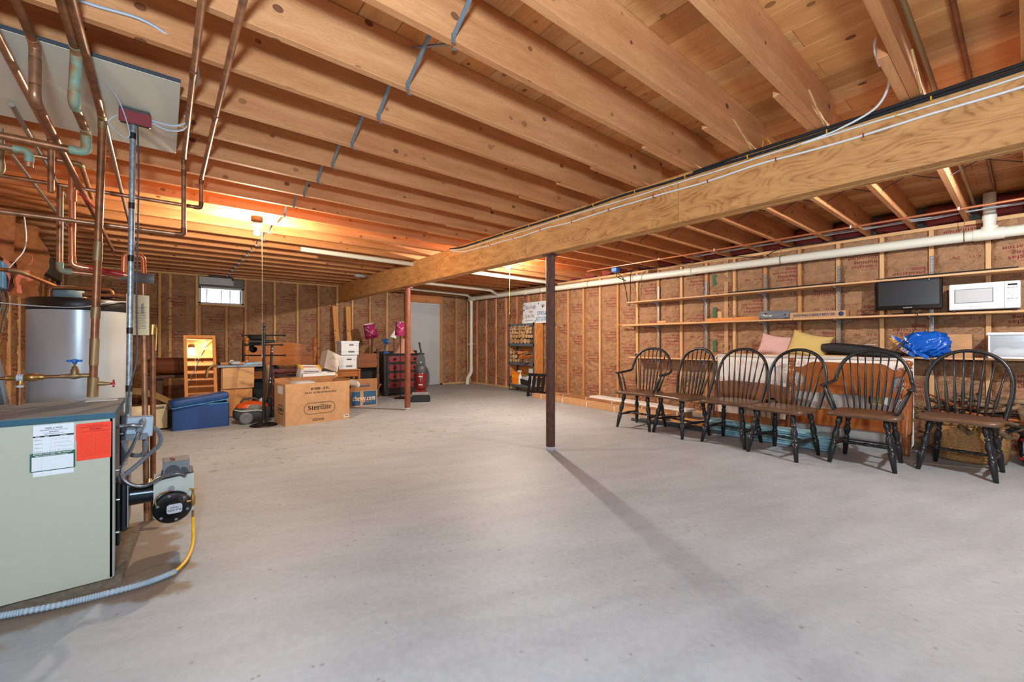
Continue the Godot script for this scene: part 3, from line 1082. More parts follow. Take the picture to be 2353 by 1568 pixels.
func build_pipes() -> void:
	# two long copper pipes strapped under the joists, dropping and turning left
	pipe("copper_pipe", "left of two parallel copper pipes under the joists, turning down and left", [V(0.105, 2.265, 1.6), V(0.1, 2.265, -3.475), V(0.1, 1.767, -3.475), V(-1.2, 1.767, -3.475)], 0.013, M.copper, M.copper_dull, "pipe", [[0, 0.78, 0.03], [1, 0.2, 0.02]])
	pipe("copper_pipe", "right of two parallel copper pipes under the joists, ending in a short drop", [V(0.217, 2.265, 1.6), V(0.211, 2.265, -3.83), V(0.211, 2.05, -3.83), V(-1.2, 2.05, -3.83)], 0.013, M.copper, M.copper_dull, "pipe", [[0, 0.8, 0.03], [2, 0.32, 0.03], [2, 0.84, 0.06, 1.9]])
	var t := pipe("copper_riser", "dark thick copper riser coming down beside the steel conduit to a red drain valve", [V(-0.24, 2.25, 1.6), V(-0.25, 2.25, -3.1), V(-0.285, 0.785, -3.1)], 0.0165, M.copper_dull, M.bronze, "pipe", [[1, 0.48, 0.05], [1, 0.7, 0.03], [1, 0.84, 0.07], [1, 0.965, 0.05, 1.35]])
	var st := S()
	tube(st, [V(-0.28, 0.855, -3.1), V(-0.245, 0.852, -3.1), V(-0.215, 0.85, -3.1)], [0.012, 0.011, 0.006], 10)
	put("drain_valve", st, M.bronze, t)
	handwheel(t, V(-0.205, 0.85, -3.1), V(1, 0, 0), 0.021, M.red)
	pipe("copper_pipe", "silvery pipe running on toward the back under the joists", [V(-0.248, 2.255, -3.18), V(-0.275, 2.255, -7.2)], 0.012, M.solder)
	pipe("copper_pipe", "copper pipe with pale elbows dropping and joining the upper crossing pipe", [V(-0.275, 2.25, 1.6), V(-0.275, 2.25, -2.46), V(-0.285, 2.05, -2.47), V(-0.28, 2.05, -2.79), V(-0.28, 1.955, -2.79), V(-1.2, 1.955, -2.79)], 0.0165, M.copper_dull, M.verdigris, "pipe", [[1, 0.5, 0.06]])
	pipe("copper_pipe", "copper pipe with orange elbow dropping left of the greenish one and running back", [V(-0.39, 2.25, 1.6), V(-0.396, 2.25, -2.5), V(-0.396, 2.035, -2.5), V(-0.41, 2.035, -6.1)], 0.0155, M.copper_dull, M.copper, "pipe", [[1, 0.5, 0.05]])
	pipe("copper_pipe", "long copper pipe slanting in at the left edge under the white board", [V(-0.46, 2.24, 1.6), V(-0.50, 2.24, -3.56), V(-0.50, 1.93, -3.56)], 0.015, M.copper, M.bronze)
	pipe("copper_pipe", "copper pipe crossing just below the upper crossing pipe", [V(-1.2, 1.93, -2.86), V(-0.47, 1.93, -2.86), V(-0.47, 1.86, -2.86)], 0.014, M.copper, M.verdigris)
	pipe("copper_pipe", "crossing pipe that bends back toward the joists", [V(-1.2, 2.165, -3.7), V(-0.395, 2.165, -3.7), V(-0.42, 2.165, -4.5)], 0.014, M.copper, M.bronze, "pipe", [[0, 0.55, 0.03]])
	pipe("copper_pipe", "short pipe stub with elbows at the left edge below the crossing pipes", [V(-1.2, 1.9, -3.2), V(-0.62, 1.9, -3.2), V(-0.62, 2.12, -3.2)], 0.015, M.bronze, M.bronze, "pipe", [[0, 0.85, 0.05, 1.35]])
	pipe("heating_pipe", "thin silvery pipe slanting back along the left wall", [V(-0.73, 2.25, -3.2), V(-0.76, 2.25, -6.3)], 0.011, M.solder)
	pipe("heating_pipe", "thin silvery pipe slanting back in the middle of the pipe bundle", [V(-0.585, 2.25, -3.2), V(-0.62, 2.25, -5.2)], 0.011, M.solder)
	pipe("heating_pipe", "thin silvery pipe in the pipe bundle reaching furthest back", [V(-0.50, 2.25, -3.7), V(-0.51, 2.25, -7.8)], 0.011, M.solder)
	# the two pipes down to the tank, and its mixing valve
	pipe("tank_pipe", "yellowish copper pipe dropping behind and turning right above the tank", [V(-0.50, 2.04, -3.83), V(-0.50, 1.515, -3.83), V(-0.1, 1.5, -3.83)], 0.0155, M.copper, M.verdigris)
	t = pipe("tank_pipe", "bright new copper pipe with red label turning right above the tank", [V(-0.435, 2.15, -3.7), V(-0.43, 1.54, -3.7), V(-0.17, 1.505, -3.72)], 0.0155, M.copper_new, M.copper_new, "pipe", [[0, 0.3, 0.035, 1.5], [0, 0.62, 0.03]])
	st = S()
	tube(st, [V(-0.36, 1.531, -3.705), V(-0.2, 1.509, -3.718)], 0.0162, 12, false)
	put("red_label", st, M.red, t)
	st = S()
	bar(st, V(-0.395, 1.98, -3.68), V(-0.33, 1.9, -3.66), 0.02, 0.008)
	put("valve_lever", st, M.red, t)
	t = thing("mixing_valve", "grey mixing valve with a copper loop beside the conduit", "valve", V(-0.12, 1.5, -3.76))
	st = S()
	tube(st, [V(-0.1, 0, 0), V(-0.05, 0, 0), V(-0.05, 0, 0), V(0.07, 0, 0)], [0.02, 0.02, 0.03, 0.034], 14)
	put("valve_body", st, M.mid_grey, t)
	st = S()
	tube(st, bend([V(-0.08, 0, 0), V(-0.08, 0.15, 0), V(0.015, 0.15, -0.02), V(0.02, 0, -0.02)], 0.03), 0.0145, 12)
	put("copper_loop", st, M.copper_new, t)
	t = thing("instruction_tag", "cream cardboard instruction tag hanging behind the steel conduit", "tag", V(-0.115, 1.23, -3.3), 0.55)
	st = S()
	box(st, V(0, 0, 0), V(0.115, 0.235, 0.002))
	put("card", st, mat(rgb(226, 212, 172), 0.8), t)
	st = S()
	for k in 14:
		box(st, V(0.012 + 0.004 * (k % 3), 0.045 - k * 0.0095, 0.0015), V(0.06 - 0.014 * (k % 3), 0.0022, 0.0006))
	put("fine_print", st, M.mid_grey, t)
	write("lettering", "EXTROL", 0.012, M.ink_blue, t, T(V(0.022, 0.04, 0.0022), V(0, 0, 90)), "sans-bold")
	# copper pair down to the boiler return
	pipe("return_pipe", "reddish copper pipe rising right of the steel conduit", [V(-0.095, 1.42, -3.36), V(-0.075, 0.0, -3.36)], 0.0145, M.copper, M.bronze, "pipe", [[0, 0.16, 0.02, 1.3]])
	t = pipe("return_pipe", "bronze coloured pipe with a yellow handled ball valve near the conduit", [V(-0.05, 1.17, -3.36), V(-0.045, 0.0, -3.36)], 0.014, M.copper_dull, M.brass, "pipe", [[0, 0.02, 0.03, 1.5]])
	st = S()
	bar(st, V(-0.03, 1.16, -3.335), V(-0.035, 1.02, -3.33), 0.014, 0.004, 0.001)
	put("valve_lever", st, M.yellow, t)
	st = S()
	tube(st, [V(-0.065, 0.25, -3.36), V(-0.065, 0.16, -3.34), V(-0.02, 0.15, -3.32), V(0.03, 0.16, -3.3)], [0.02, 0.024, 0.016, 0.012], 10)
	put("drain_cock", st, M.brass, t)
	# steel conduit with taped bands and the switch box above
	t = thing("steel_conduit", "grey galvanised conduit with black tape bands standing beside the boiler", "conduit")
	st = S()
	tube(st, [V(-0.123, 2.2, -2.92), V(-0.138, 0.6, -2.92)], 0.0125, 14)
	put("conduit", st, M.galv, t)
	for y in [2.13, 1.77, 1.5, 1.13, 0.835]:
		st = S()
		var x: float = -0.123 - 0.015 * (2.2 - y) / 1.6
		tube(st, [V(x, y + 0.016, -2.92), V(x, y - 0.016, -2.92)], 0.0133, 14)
		put("tape_band", st, M.black, t)
	st = S()
	tube(st, curve([V(-0.105, 2.2, -2.9), V(-0.1, 1.9, -2.905), V(-0.107, 1.3, -2.905), V(-0.105, 1.0, -2.9), V(-0.13, 0.85, -2.885), V(-0.14, 0.72, -2.85)]), 0.004, 6)
	put("grey_cable", st, M.dark_grey, t)
	t = thing("switch_box", "grey electrical box with red cover plate on the white ceiling board", "switch", V(-0.115, 2.235, -2.92))
	st = S()
	box(st, V(0, 0, -0.015), V(0.12, 0.06, 0.075), Transform3D.IDENTITY, 0.004)
	put("box", st, M.dark_grey, t)
	st = S()
	box(st, V(0.002, -0.02, 0.03), V(0.125, 0.065, 0.006), Transform3D.IDENTITY, 0.003)
	put("cover_plate", st, mat(rgb(128, 40, 42), 0.45), t)
	st = S()
	tube(st, curve([V(0.06, 0, 0), V(0.15, 0.0, 0.0), V(0.21, 0.03, 0.02), V(0.2, 0.045, 0.06)]), 0.005, 6)
	tube(st, curve([V(0.06, -0.012, 0), V(0.13, -0.03, 0.0), V(0.2, 0.005, -0.02), V(0.22, 0.045, 0.04)]), 0.005, 6)
	tube(st, curve([V(-0.06, -0.01, 0), V(-0.1, -0.06, 0), V(-0.05, -0.12, 0.01), V(-0.02, -0.1, 0.02), V(-0.06, 0.02, 0.12), V(-0.13, 0.045, 0.25)]), 0.003, 6)
	put("loose_cable", st, M.light_grey, t)
	t = thing("ceiling_board", "dirty white plaster board fixed under the joists above the boiler", "board", V(-0.42, 2.279, -2.975))
	st = S()
	box(st, Vector3.ZERO, V(0.96, 0.013, 0.95), Transform3D.IDENTITY, 0.002)
	put("panel", st, mat(rgb(214, 204, 184), 0.75), t)
	st = S()
	box(st, V(0, 0.003, 0.477), V(0.96, 0.016, 0.006))
	put("torn_edge", st, M.dark_grey, t)
	t = thing("white_cable", "white cable sagging along the joist above the white board", "cable")
	st = S()
	tube(st, curve([V(-1.2, 2.37, -2.235), V(-0.6, 2.36, -2.235), V(-0.25, 2.34, -2.235), V(-0.05, 2.35, -2.235), V(0.1, 2.3, -2.3), V(0.12, 2.29, -2.5)]), 0.006, 6)
	put("cable_run", st, M.light_grey, t)
	# white plastic drains
	t = pipe("drain_pipe", "long thick white plastic drain pipe hung along the right wall", [V(6.12, 2.187, -9.1), V(6.12, 2.085, 2.6)], 0.052, M.pvc, M.pvc, "pipe", [[0, 0.004, 0.12, 1.14], [0, 0.18, 0.05, 1.12], [0, 0.50, 0.055, 1.13], [0, 0.757, 0.10, 1.14]])
	for z in [-6.484, -5.2, -3.204, -2.015, -0.404]: hanger(t, V(6.12, 2.187 - 0.0087 * (z + 9.1), z), 0.054, YJ)
	st = S()
	tube(st, [V(6.12, 2.1, -0.238), V(6.12, 2.18, -0.238)], 0.058, 16)
	tube(st, [V(6.12, 2.17, -0.238), V(6.12, 2.50, -0.238)], 0.044, 16)
	tube(st, [V(6.12, 2.24, -0.238), V(6.12, 2.29, -0.238)], 0.049, 16)
	put("tee_branch", st, M.pvc, t)
	t = pipe("drain_pipe", "white plastic drain standing in the far corner with a kink at the floor", [V(6.13, 2.187, -9.12), V(6.13, 0.3, -9.12), V(6.0, 0.14, -9.1), V(6.0, 0.0, -9.1)], 0.042, M.pvc, M.pvc, "pipe", [[0, 0.01, 0.07, 1.2]])
	st = S()
	tube(st, [V(6.02, 1.02, -9.11), V(6.22, 1.03, -9.1)], 0.008, 8)
	put("strap", st, M.white, t)
	pipe("drain_pipe", "white plastic drain crossing under the joists and behind the beam", [V(1.35, 2.255, -5.87), V(5.85, 2.24, -5.96), V(6.08, 2.17, -6.1)], 0.032, M.pvc, M.pvc, "pipe", [[0, 0.39, 0.05], [0, 0.71, 0.05]])
	pipe("drain_pipe", "white plastic drain crossing under the joists near the far wall", [V(3.4, 2.258, -7.62), V(5.7, 2.245, -7.7), V(6.08, 2.19, -7.95)], 0.03, M.pvc, M.pvc)
	pipe("drain_pipe", "white plastic drain along the top of the back wall to the corner", [V(3.6, 2.25, -8.55), V(5.75, 2.235, -8.75), V(6.1, 2.19, -9.05)], 0.03, M.pvc, M.pvc)
	# copper lines over the right wall
	t = pipe("copper_pipe", "long bright copper pipe clipped under the joist ends by the right wall", [V(5.55, 2.274, -4.75), V(5.55, 2.272, 2.4)], 0.011, M.copper_new, M.copper)
	for z in [-3.4, -2.6, -1.18, -0.4]:
		st = S()
		box(st, V(5.55, 2.276, z), V(0.03, 0.026, 0.012))
		put("clip", st, M.white, t)
	pipe("copper_pipe", "dull copper pipe beside the bright one under the joist ends", [V(5.64, 2.274, -4.75), V(5.64, 2.274, -3.9), V(6.0, 2.274, -3.9)], 0.011, M.copper_dull, M.copper_dull)
	pipe("copper_pipe", "thin copper pipe running up between joists at the top right edge", [V(2.2, 2.5, 0.0 - 0.2), V(6.05, 2.5, -0.2)], 0.011, M.copper_dull)
	pipe("copper_pipe", "brown pipe fixed along the side of the nearest joist at the top right", [V(1.8, 2.4, -0.31), V(2.86, 2.4, -0.31), V(6.05, 2.4, -0.335)], 0.012, M.bronze)
	t = thing("grey_cable", "bundle of grey cables lying over the wall plate at the top right", "cable")
	for k in 3:
		var n := noise(90 + k, 1.0, 2)
		var pts := []
		for i in 24:
			var z := 1.4 - i * 0.2
			pts.append(V(5.9 + 0.03 * k, 2.315 + 0.012 * n.get_noise_1d(z * 3), z))
		st = S()
		tube(st, pts, 0.006, 6)
		put("cable_run", st, M.light_grey if k < 2 else M.white, t)
	t = thing("black_cable", "black coiled cable hanging from the joists over the drain pipe", "cable")
	st = S()
	tube(st, curve([V(6.0, 2.28, -4.6), V(6.05, 2.2, -4.42), V(6.05, 1.95, -4.33), V(6.06, 1.72, -4.3), V(6.06, 1.7, -4.26), V(6.06, 1.9, -4.25), V(6.03, 2.2, -4.22), V(6.0, 2.28, -4.15)]), 0.006, 6)
	tube(st, curve([V(6.0, 2.28, -4.15), V(6.1, 2.25, -3.4), V(6.12, 2.27, -2.7), V(6.14, 2.2, -2.25), V(6.12, 2.27, -2.0), V(6.15, 2.28, -1.2)]), 0.005, 6)
	put("cable_run", st, M.black_matt, t)
	t = thing("blue_junction_box", "small bright blue electrical box under a joist near the right wall", "box", V(5.62, 2.245, -4.22))
	st = S()
	box(st, Vector3.ZERO, V(0.09, 0.09, 0.1), Transform3D.IDENTITY, 0.008)
	put("box", st, M.blue, t)
	st = S()
	tube(st, curve([V(0.02, -0.04, 0), V(0.05, -0.12, 0), V(0.3, -0.15, -0.02)]), 0.006, 6)
	put("cable_tail", st, M.black_matt, t)

func handwheel(t: Node3D, at: Vector3, axis: Vector3, r: float, m: Material) -> void:
	var st := S()
	var fr := Transform3D(frame_of(axis), at)
	var p := PackedVector2Array()
	for k in 40:
		var a := TAU * k / 40
		p.append(Vector2(cos(a), sin(a)) * r * (0.86 + 0.14 * cos(a * 5.0)))
	plate(st, p, r * 0.35, fr * T(Vector3.ZERO, V(90, 0, 0)), true)
	lathe(st, [[0.0, -r * 0.5], [r * 0.3, -r * 0.5], [r * 0.3, r * 0.3], [0.0, r * 0.3]], 10, fr)
	put("handwheel", st, m, t)

# ---------- the boiler ----------
func flex(t: Node3D, called: String, pts: Array, r: float, m: Material, pitch := 0.012) -> void:
	var c := curve(pts, 24)
	var out := []
	var rad := []
	var run := 0.0
	for i in c.size() - 1:
		var d: float = (c[i] as Vector3).distance_to(c[i + 1])
		var steps := maxi(1, int(round(d / (pitch * 0.5))))
		for s in steps:
			out.append((c[i] as Vector3).lerp(c[i + 1], float(s) / steps))
	for i in out.size(): rad.append(r * (1.0 if i % 2 == 0 else 0.76))
	var st := S()
	tube(st, out, rad, 12, true, FLAT)
	put(called, st, m, t)

func build_boiler() -> void:
	var green := mat(rgb(172, 175, 157), 0.42)
	var teal := mat(rgb(20, 78, 98), 0.38)
	var t := thing("boiler", "sage green oil boiler with teal lid at the left edge", "boiler", V(-0.167, 0, -2.53))
	var st := S()
	# body: x from -0.66 to 0, z from -0.61 to 0
	span(st, V(-0.66, 0.045, -0.012), V(0, 0.742, 0.0), 0.003)
	put("front_panel", st, green, t)
	st = S()
	span(st, V(-0.012, 0.05, -0.03), V(0.004, 0.742, -0.0), 0.001)
	put("corner_trim", st, mat(rgb(150, 150, 142), 0.4, 0.2), t)
	st = S()
	span(st, V(-0.66, 0.06, -0.61), V(-0.008, 0.74, -0.014), 0.003)
	put("body", st, M.dark_grey, t)
	st = S()
	span(st, V(-0.012, 0.06, -0.61), V(0.0, 0.742, -0.03), 0.002)
	put("side_panel", st, mat(rgb(96, 98, 98), 0.4, 0.4), t)
	st = S()
	var top := poly([-0.67, -0.01, 0.006, -0.01, 0.006, 0.618, -0.67, 0.618])
	plate(st, top, 0.024, T(V(0, 0.754, 0), V(-90, 0, 0)))
	put("lid", st, teal, t)
	st = S()
	span(st, V(-0.668, 0.766, -0.615), V(0.004, 0.7675, 0.008))
	put("lid_top", st, mat(rgb(118, 122, 122), 0.45), t)
	st = S()
	span(st, V(-0.14, 0.7675, -0.58), V(-0.02, 0.769, -0.5))
	put("paper_slip", st, M.white, t)
	# black combustion door, blast tube and flange on the right side
	st = S()
	span(st, V(0.0, 0.13, -0.42), V(0.012, 0.42, -0.14), 0.004)
	span(st, V(0.012, 0.17, -0.37), V(0.035, 0.4, -0.2), 0.006)
	put("fire_door", st, M.black, t)
	st = S()
	span(st, V(0.034, 0.19, -0.4), V(0.04, 0.4, -0.19), 0.001)
	put("flange", st, M.steel, t)
	st = S()
	tube(st, [V(0.04, 0.31, -0.3), V(0.135, 0.31, -0.3)], 0.048, 20)
	put("blast_tube", st, mat(rgb(30, 36, 42), 0.25, 0.4), t)
	for p in [[0.5, -0.05], [0.36, -0.08], [0.62, -0.3], [0.22, -0.06]]:
		st = S()
		tube(st, [V(0.0, p[0], p[1]), V(0.016, p[0], p[1])], 0.006, 8)
		put("bolt", st, M.steel, t)
	st = S()
	span(st, V(0.0, 0.45, -0.5), V(0.025, 0.7, -0.36), 0.004)
	put("control_panel", st, M.dark_grey, t)
	# the burner
	var b := Node3D.new()
	b.name = "burner"
	t.add_child(b)
	var bg := mat(rgb(178, 182, 172), 0.45)
	st = S()
	plate(st, poly([0.13, 0.19, 0.15, 0.17, 0.26, 0.165, 0.292, 0.2, 0.292, 0.385, 0.13, 0.372]), 0.16, T(V(0, 0, -0.33)))
	put("housing", st, bg, b)
	st = S()
	span(st, V(0.165, 0.385, -0.40), V(0.275, 0.455, -0.27), 0.003)
	put("transformer", st, M.mid_grey, b)
	st = S()
	var hump := PackedVector2Array()
	for k in 11: hump.append(Vector2(0.205 + 0.034 * cos(PI - PI * k / 10), 0.392 + 0.045 * sin(PI * k / 10)))
	for k in 8: hump.append(Vector2(0.248 + 0.022 * cos(PI * 0.6 - PI * 0.6 * k / 7), 0.392 + 0.028 * sin(PI * 0.6 - PI * 0.6 * k / 7)))
	plate(st, hump, 0.012, T(V(0, 0, -0.265)))
	put("control_cover", st, M.dark_grey, b)
	st = S()
	span(st, V(0.16, 0.374, -0.41), V(0.292, 0.39, -0.26), 0.003)
	span(st, V(0.205, 0.455, -0.31), V(0.215, 0.464, -0.3))
	put("top_plate", st, M.dark_grey, b)
	st = S()
	tube(st, [V(0.2, 0.462, -0.29), V(0.2, 0.472, -0.29)], 0.005, 8)
	put("reset_button", st, M.red, b)
	var pump := T(V(0.205, 0.232, -0.235), V(90, 0, 0))
	st = S()
	lathe(st, [[0.0, -0.02], [0.078, -0.02], [0.08, 0.0], [0.07, 0.012], [0.04, 0.014], [0.038, 0.03], [0.0, 0.03]], 28, pump)
	put("fuel_pump", st, M.black, b)
	for k in 6:
		var a := TAU * k / 6 + 0.3
		st = S()
		lathe(st, [[0.007, 0.008], [0.007, 0.018], [0.0, 0.018]], 8, pump * T(V(cos(a) * 0.062, 0, sin(a) * 0.062)))
		put("screw", st, M.mid_grey, b)
	st = S()
	plate(st, round_rect(0.062, 0.046, 0.012), 0.002, T(V(0.212, 0.232, -0.2035)))
	put("pump_label", st, M.light_grey, b)
	write("lettering", "SUNTEC", 0.0065, M.ink, b, T(V(0.212, 0.238, -0.2022)), "sans-bold")
	write("lettering", "A2VA 7116", 0.008, M.ink, b, T(V(0.212, 0.225, -0.2022)), "sans-bold")
	st = S()
	tube(st, curve([V(0.14, 0.26, -0.22), V(0.138, 0.29, -0.22), V(0.155, 0.312, -0.225), V(0.2, 0.318, -0.235)]), 0.004, 6)
	put("nozzle_line", st, M.copper, b)
	st = S()
	tube(st, [V(0.2, 0.325, -0.25), V(0.2, 0.325, -0.238)], 0.012, 12)
	put("port_plug", st, M.steel, b)
	st = S()
	tube(st, [V(0.262, 0.25, -0.225), V(0.287, 0.25, -0.225)], 0.007, 8)
	tube(st, [V(0.287, 0.31, -0.225), V(0.287, 0.285, -0.225), V(0.287, 0.27, -0.225), V(0.287, 0.235, -0.225), V(0.287, 0.225, -0.225)], [0.006, 0.006, 0.011, 0.011, 0.007], 10)
	bar(st, V(0.27, 0.312, -0.225), V(0.305, 0.308, -0.225), 0.008, 0.004)
	put("shutoff_valve", st, M.brass, b)
	# junction box and armoured cables
	st = S()
	box(st, V(0.065, 0.665, -0.21), V(0.1, 0.1, 0.045), T(Vector3.ZERO, V(0, 6, -3)), 0.004)
	put("junction_box", st, mat(rgb(176, 190, 202), 0.3, 0.5), t)
	st = S()
	box(st, V(0.045, 0.62, -0.19), V(0.08, 0.03, 0.03), T(Vector3.ZERO, V(0, 6, -4)), 0.002)
	tube(st, bend([V(0.075, 0.645, -0.16), V(0.09, 0.685, -0.16), V(0.09, 0.69, -0.2)], 0.02), 0.013, 10)
	put("connector", st, M.mid_grey, t)
	flex(t, "armoured_cable", [V(0.004, 0.685, -0.1), V(0.05, 0.685, -0.11), V(0.085, 0.672, -0.15)], 0.0095, M.steel)
	flex(t, "armoured_cable", [V(0.078, 0.645, -0.155), V(0.06, 0.59, -0.14), V(0.03, 0.52, -0.13), V(0.02, 0.45, -0.14), V(0.05, 0.4, -0.16), V(0.1, 0.375, -0.19), V(0.16, 0.4, -0.2), V(0.22, 0.405, -0.21), V(0.255, 0.385, -0.22)], 0.0095, M.steel)
	flex(t, "rubber_conduit", [V(0.11, 0.66, -0.24), V(0.15, 0.62, -0.25), V(0.155, 0.56, -0.25), V(0.11, 0.51, -0.25), V(0.05, 0.46, -0.2), V(0.0, 0.43, -0.16)], 0.011, M.mid_grey)
	flex(t, "rubber_conduit", [V(0.09, 0.62, -0.24), V(0.1, 0.56, -0.25), V(0.085, 0.515, -0.25), V(0.04, 0.53, -0.24), V(0.02, 0.6, -0.22)], 0.011, M.mid_grey)
	# concrete pad
	t = thing("boiler_pad", "chipped low concrete pad under the boiler", "pad", V(-0.5, 0, -2.86))
	st = S()
	plate(st, poly([-0.32, -0.30, 0.36, -0.31, 0.40, 0.30, -0.35, 0.33]), 0.046, T(V(0, 0.023, 0), V(-90, 0, 0)))
	put("pad", st, world_map(mat(rgb(128, 112, 94), 0.95, 0.0, M.block.albedo_texture), 1.0), t)
	# pressure reducing valve and relief piping on the left
	t = thing("pressure_valve_assembly", "brass pressure valve with blue handwheel piped across in front of the tank", "valve", V(0, 0, -3.1))
	st = S()
	tube(st, [V(-0.27, 0.898, 0), V(-1.15, 0.898, 0)], 0.0085, 10)
	put("copper_pipe", st, M.copper_dull, t)
	st = S()
	tube(st, [V(-0.3, 0.898, 0), V(-0.325, 0.898, 0), V(-0.33, 0.898, 0), V(-0.35, 0.898, 0), V(-0.37, 0.898, 0), V(-0.375, 0.898, 0), V(-0.4, 0.898, 0)], [0.011, 0.011, 0.013, 0.018, 0.013, 0.011, 0.011], 12)
	tube(st, [V(-0.35, 0.9, 0), V(-0.35, 0.93, 0), V(-0.35, 0.935, 0), V(-0.35, 0.945, 0), V(-0.35, 0.95, 0), V(-0.35, 0.97, 0)], [0.016, 0.016, 0.012, 0.012, 0.005, 0.005], 10)
	put("gate_valve", st, M.bronze, t)
	handwheel(t, V(-0.35, 0.975, 0), V(0, 1, 0), 0.03, M.blue)
	st = S()
	tube(st, [V(-0.455, 0.898, 0), V(-0.465, 0.898, 0), V(-0.48, 0.898, 0), V(-0.485, 0.898, 0), V(-0.51, 0.898, 0), V(-0.515, 0.898, 0), V(-0.55, 0.898, 0), V(-0.555, 0.898, 0), V(-0.58, 0.898, 0)], [0.012, 0.015, 0.015, 0.021, 0.021, 0.016, 0.016, 0.013, 0.013], 12)
	tube(st, [V(-0.535, 0.89, 0), V(-0.535, 0.87, 0), V(-0.537, 0.855, 0)], [0.012, 0.014, 0.012], 10)
	put("backflow_preventer", st, M.brass, t)
	st = S()
	tube(st, [V(-0.525, 0.898, 0.001), V(-0.547, 0.898, 0.001)], 0.0175, 14)
	tube(st, [V(-0.537, 0.862, 0), V(-0.537, 0.852, 0)], 0.0135, 12)
	put("foil_label", st, M.light_grey, t)
	st = S()
	tube(st, [V(-0.537, 0.855, 0), V(-0.54, 0.4, 0.01)], 0.011, 10)
	put("relief_pipe", st, M.copper_dull, t)
	st = S()
	span(st, V(-0.70, 0.865, -0.03), V(-0.64, 0.905, 0.03), 0.006)
	lathe(st, [[0.0, 0.0], [0.04, 0.0], [0.04, 0.012], [0.034, 0.016], [0.024, 0.035], [0.0, 0.042]], 20, T(V(-0.665, 0.905, 0)))
	lathe(st, [[0.0, 0.0], [0.028, 0.0], [0.03, 0.03], [0.0, 0.03]], 16, T(V(-0.665, 0.84, 0)))
	put("pressure_regulator", st, M.bronze, t)
	st = S()
	tube(st, [V(-0.662, 0.94, 0), V(-0.66, 0.985, 0)], 0.007, 10)
	bar(st, V(-0.665, 0.98, 0), V(-0.61, 0.965, 0.0), 0.012, 0.003)
	put("test_lever", st, M.brass, t)
	# the fuel line
	t = thing("fuel_line", "yellow fuel hose running into grey corrugated sleeve across the floor", "hose")
	st = S()
	tube(st, [V(0.12, 0.2, -2.755), V(0.12, 0.155, -2.755)], 0.0055, 8)
	put("copper_end", st, M.copper, t)
	st = S()
	tube(st, curve([V(0.12, 0.165, -2.755), V(0.121, 0.1, -2.75), V(0.118, 0.06, -2.71), V(0.105, 0.03, -2.64), V(0.075, 0.018, -2.55), V(0.03, 0.016, -2.475)]), 0.0075, 10)
	put("yellow_hose", st, M.yellow, t)
	flex(t, "corrugated_sleeve", [V(0.045, 0.017, -2.49), V(-0.03, 0.017, -2.46), V(-0.11, 0.017, -2.452), V(-0.3, 0.017, -2.466), V(-0.49, 0.017, -2.515), V(-0.75, 0.017, -2.6)], 0.0135, mat(rgb(160, 178, 190), 0.45), 0.011)
	build_papers()

func scribble(st: SurfaceTool, x: float, y: float, w: float, h: float, sd: int) -> void:
	var n := noise(sd, 1.0, 2)
	var pts := []
	for i in 40:
		var a := float(i) / 39
		pts.append(V(x + w * a + 0.0015 * sin(a * 60.0), y + h * (0.6 * n.get_noise_1d(a * 14.0) * 1.6 + 0.3 * sin(a * 46.0)), 0.0011))
	for i in pts.size() - 1: bar(st, pts[i], pts[i + 1] + V(0.0001, 0, 0), 0.0006, 0.0003)

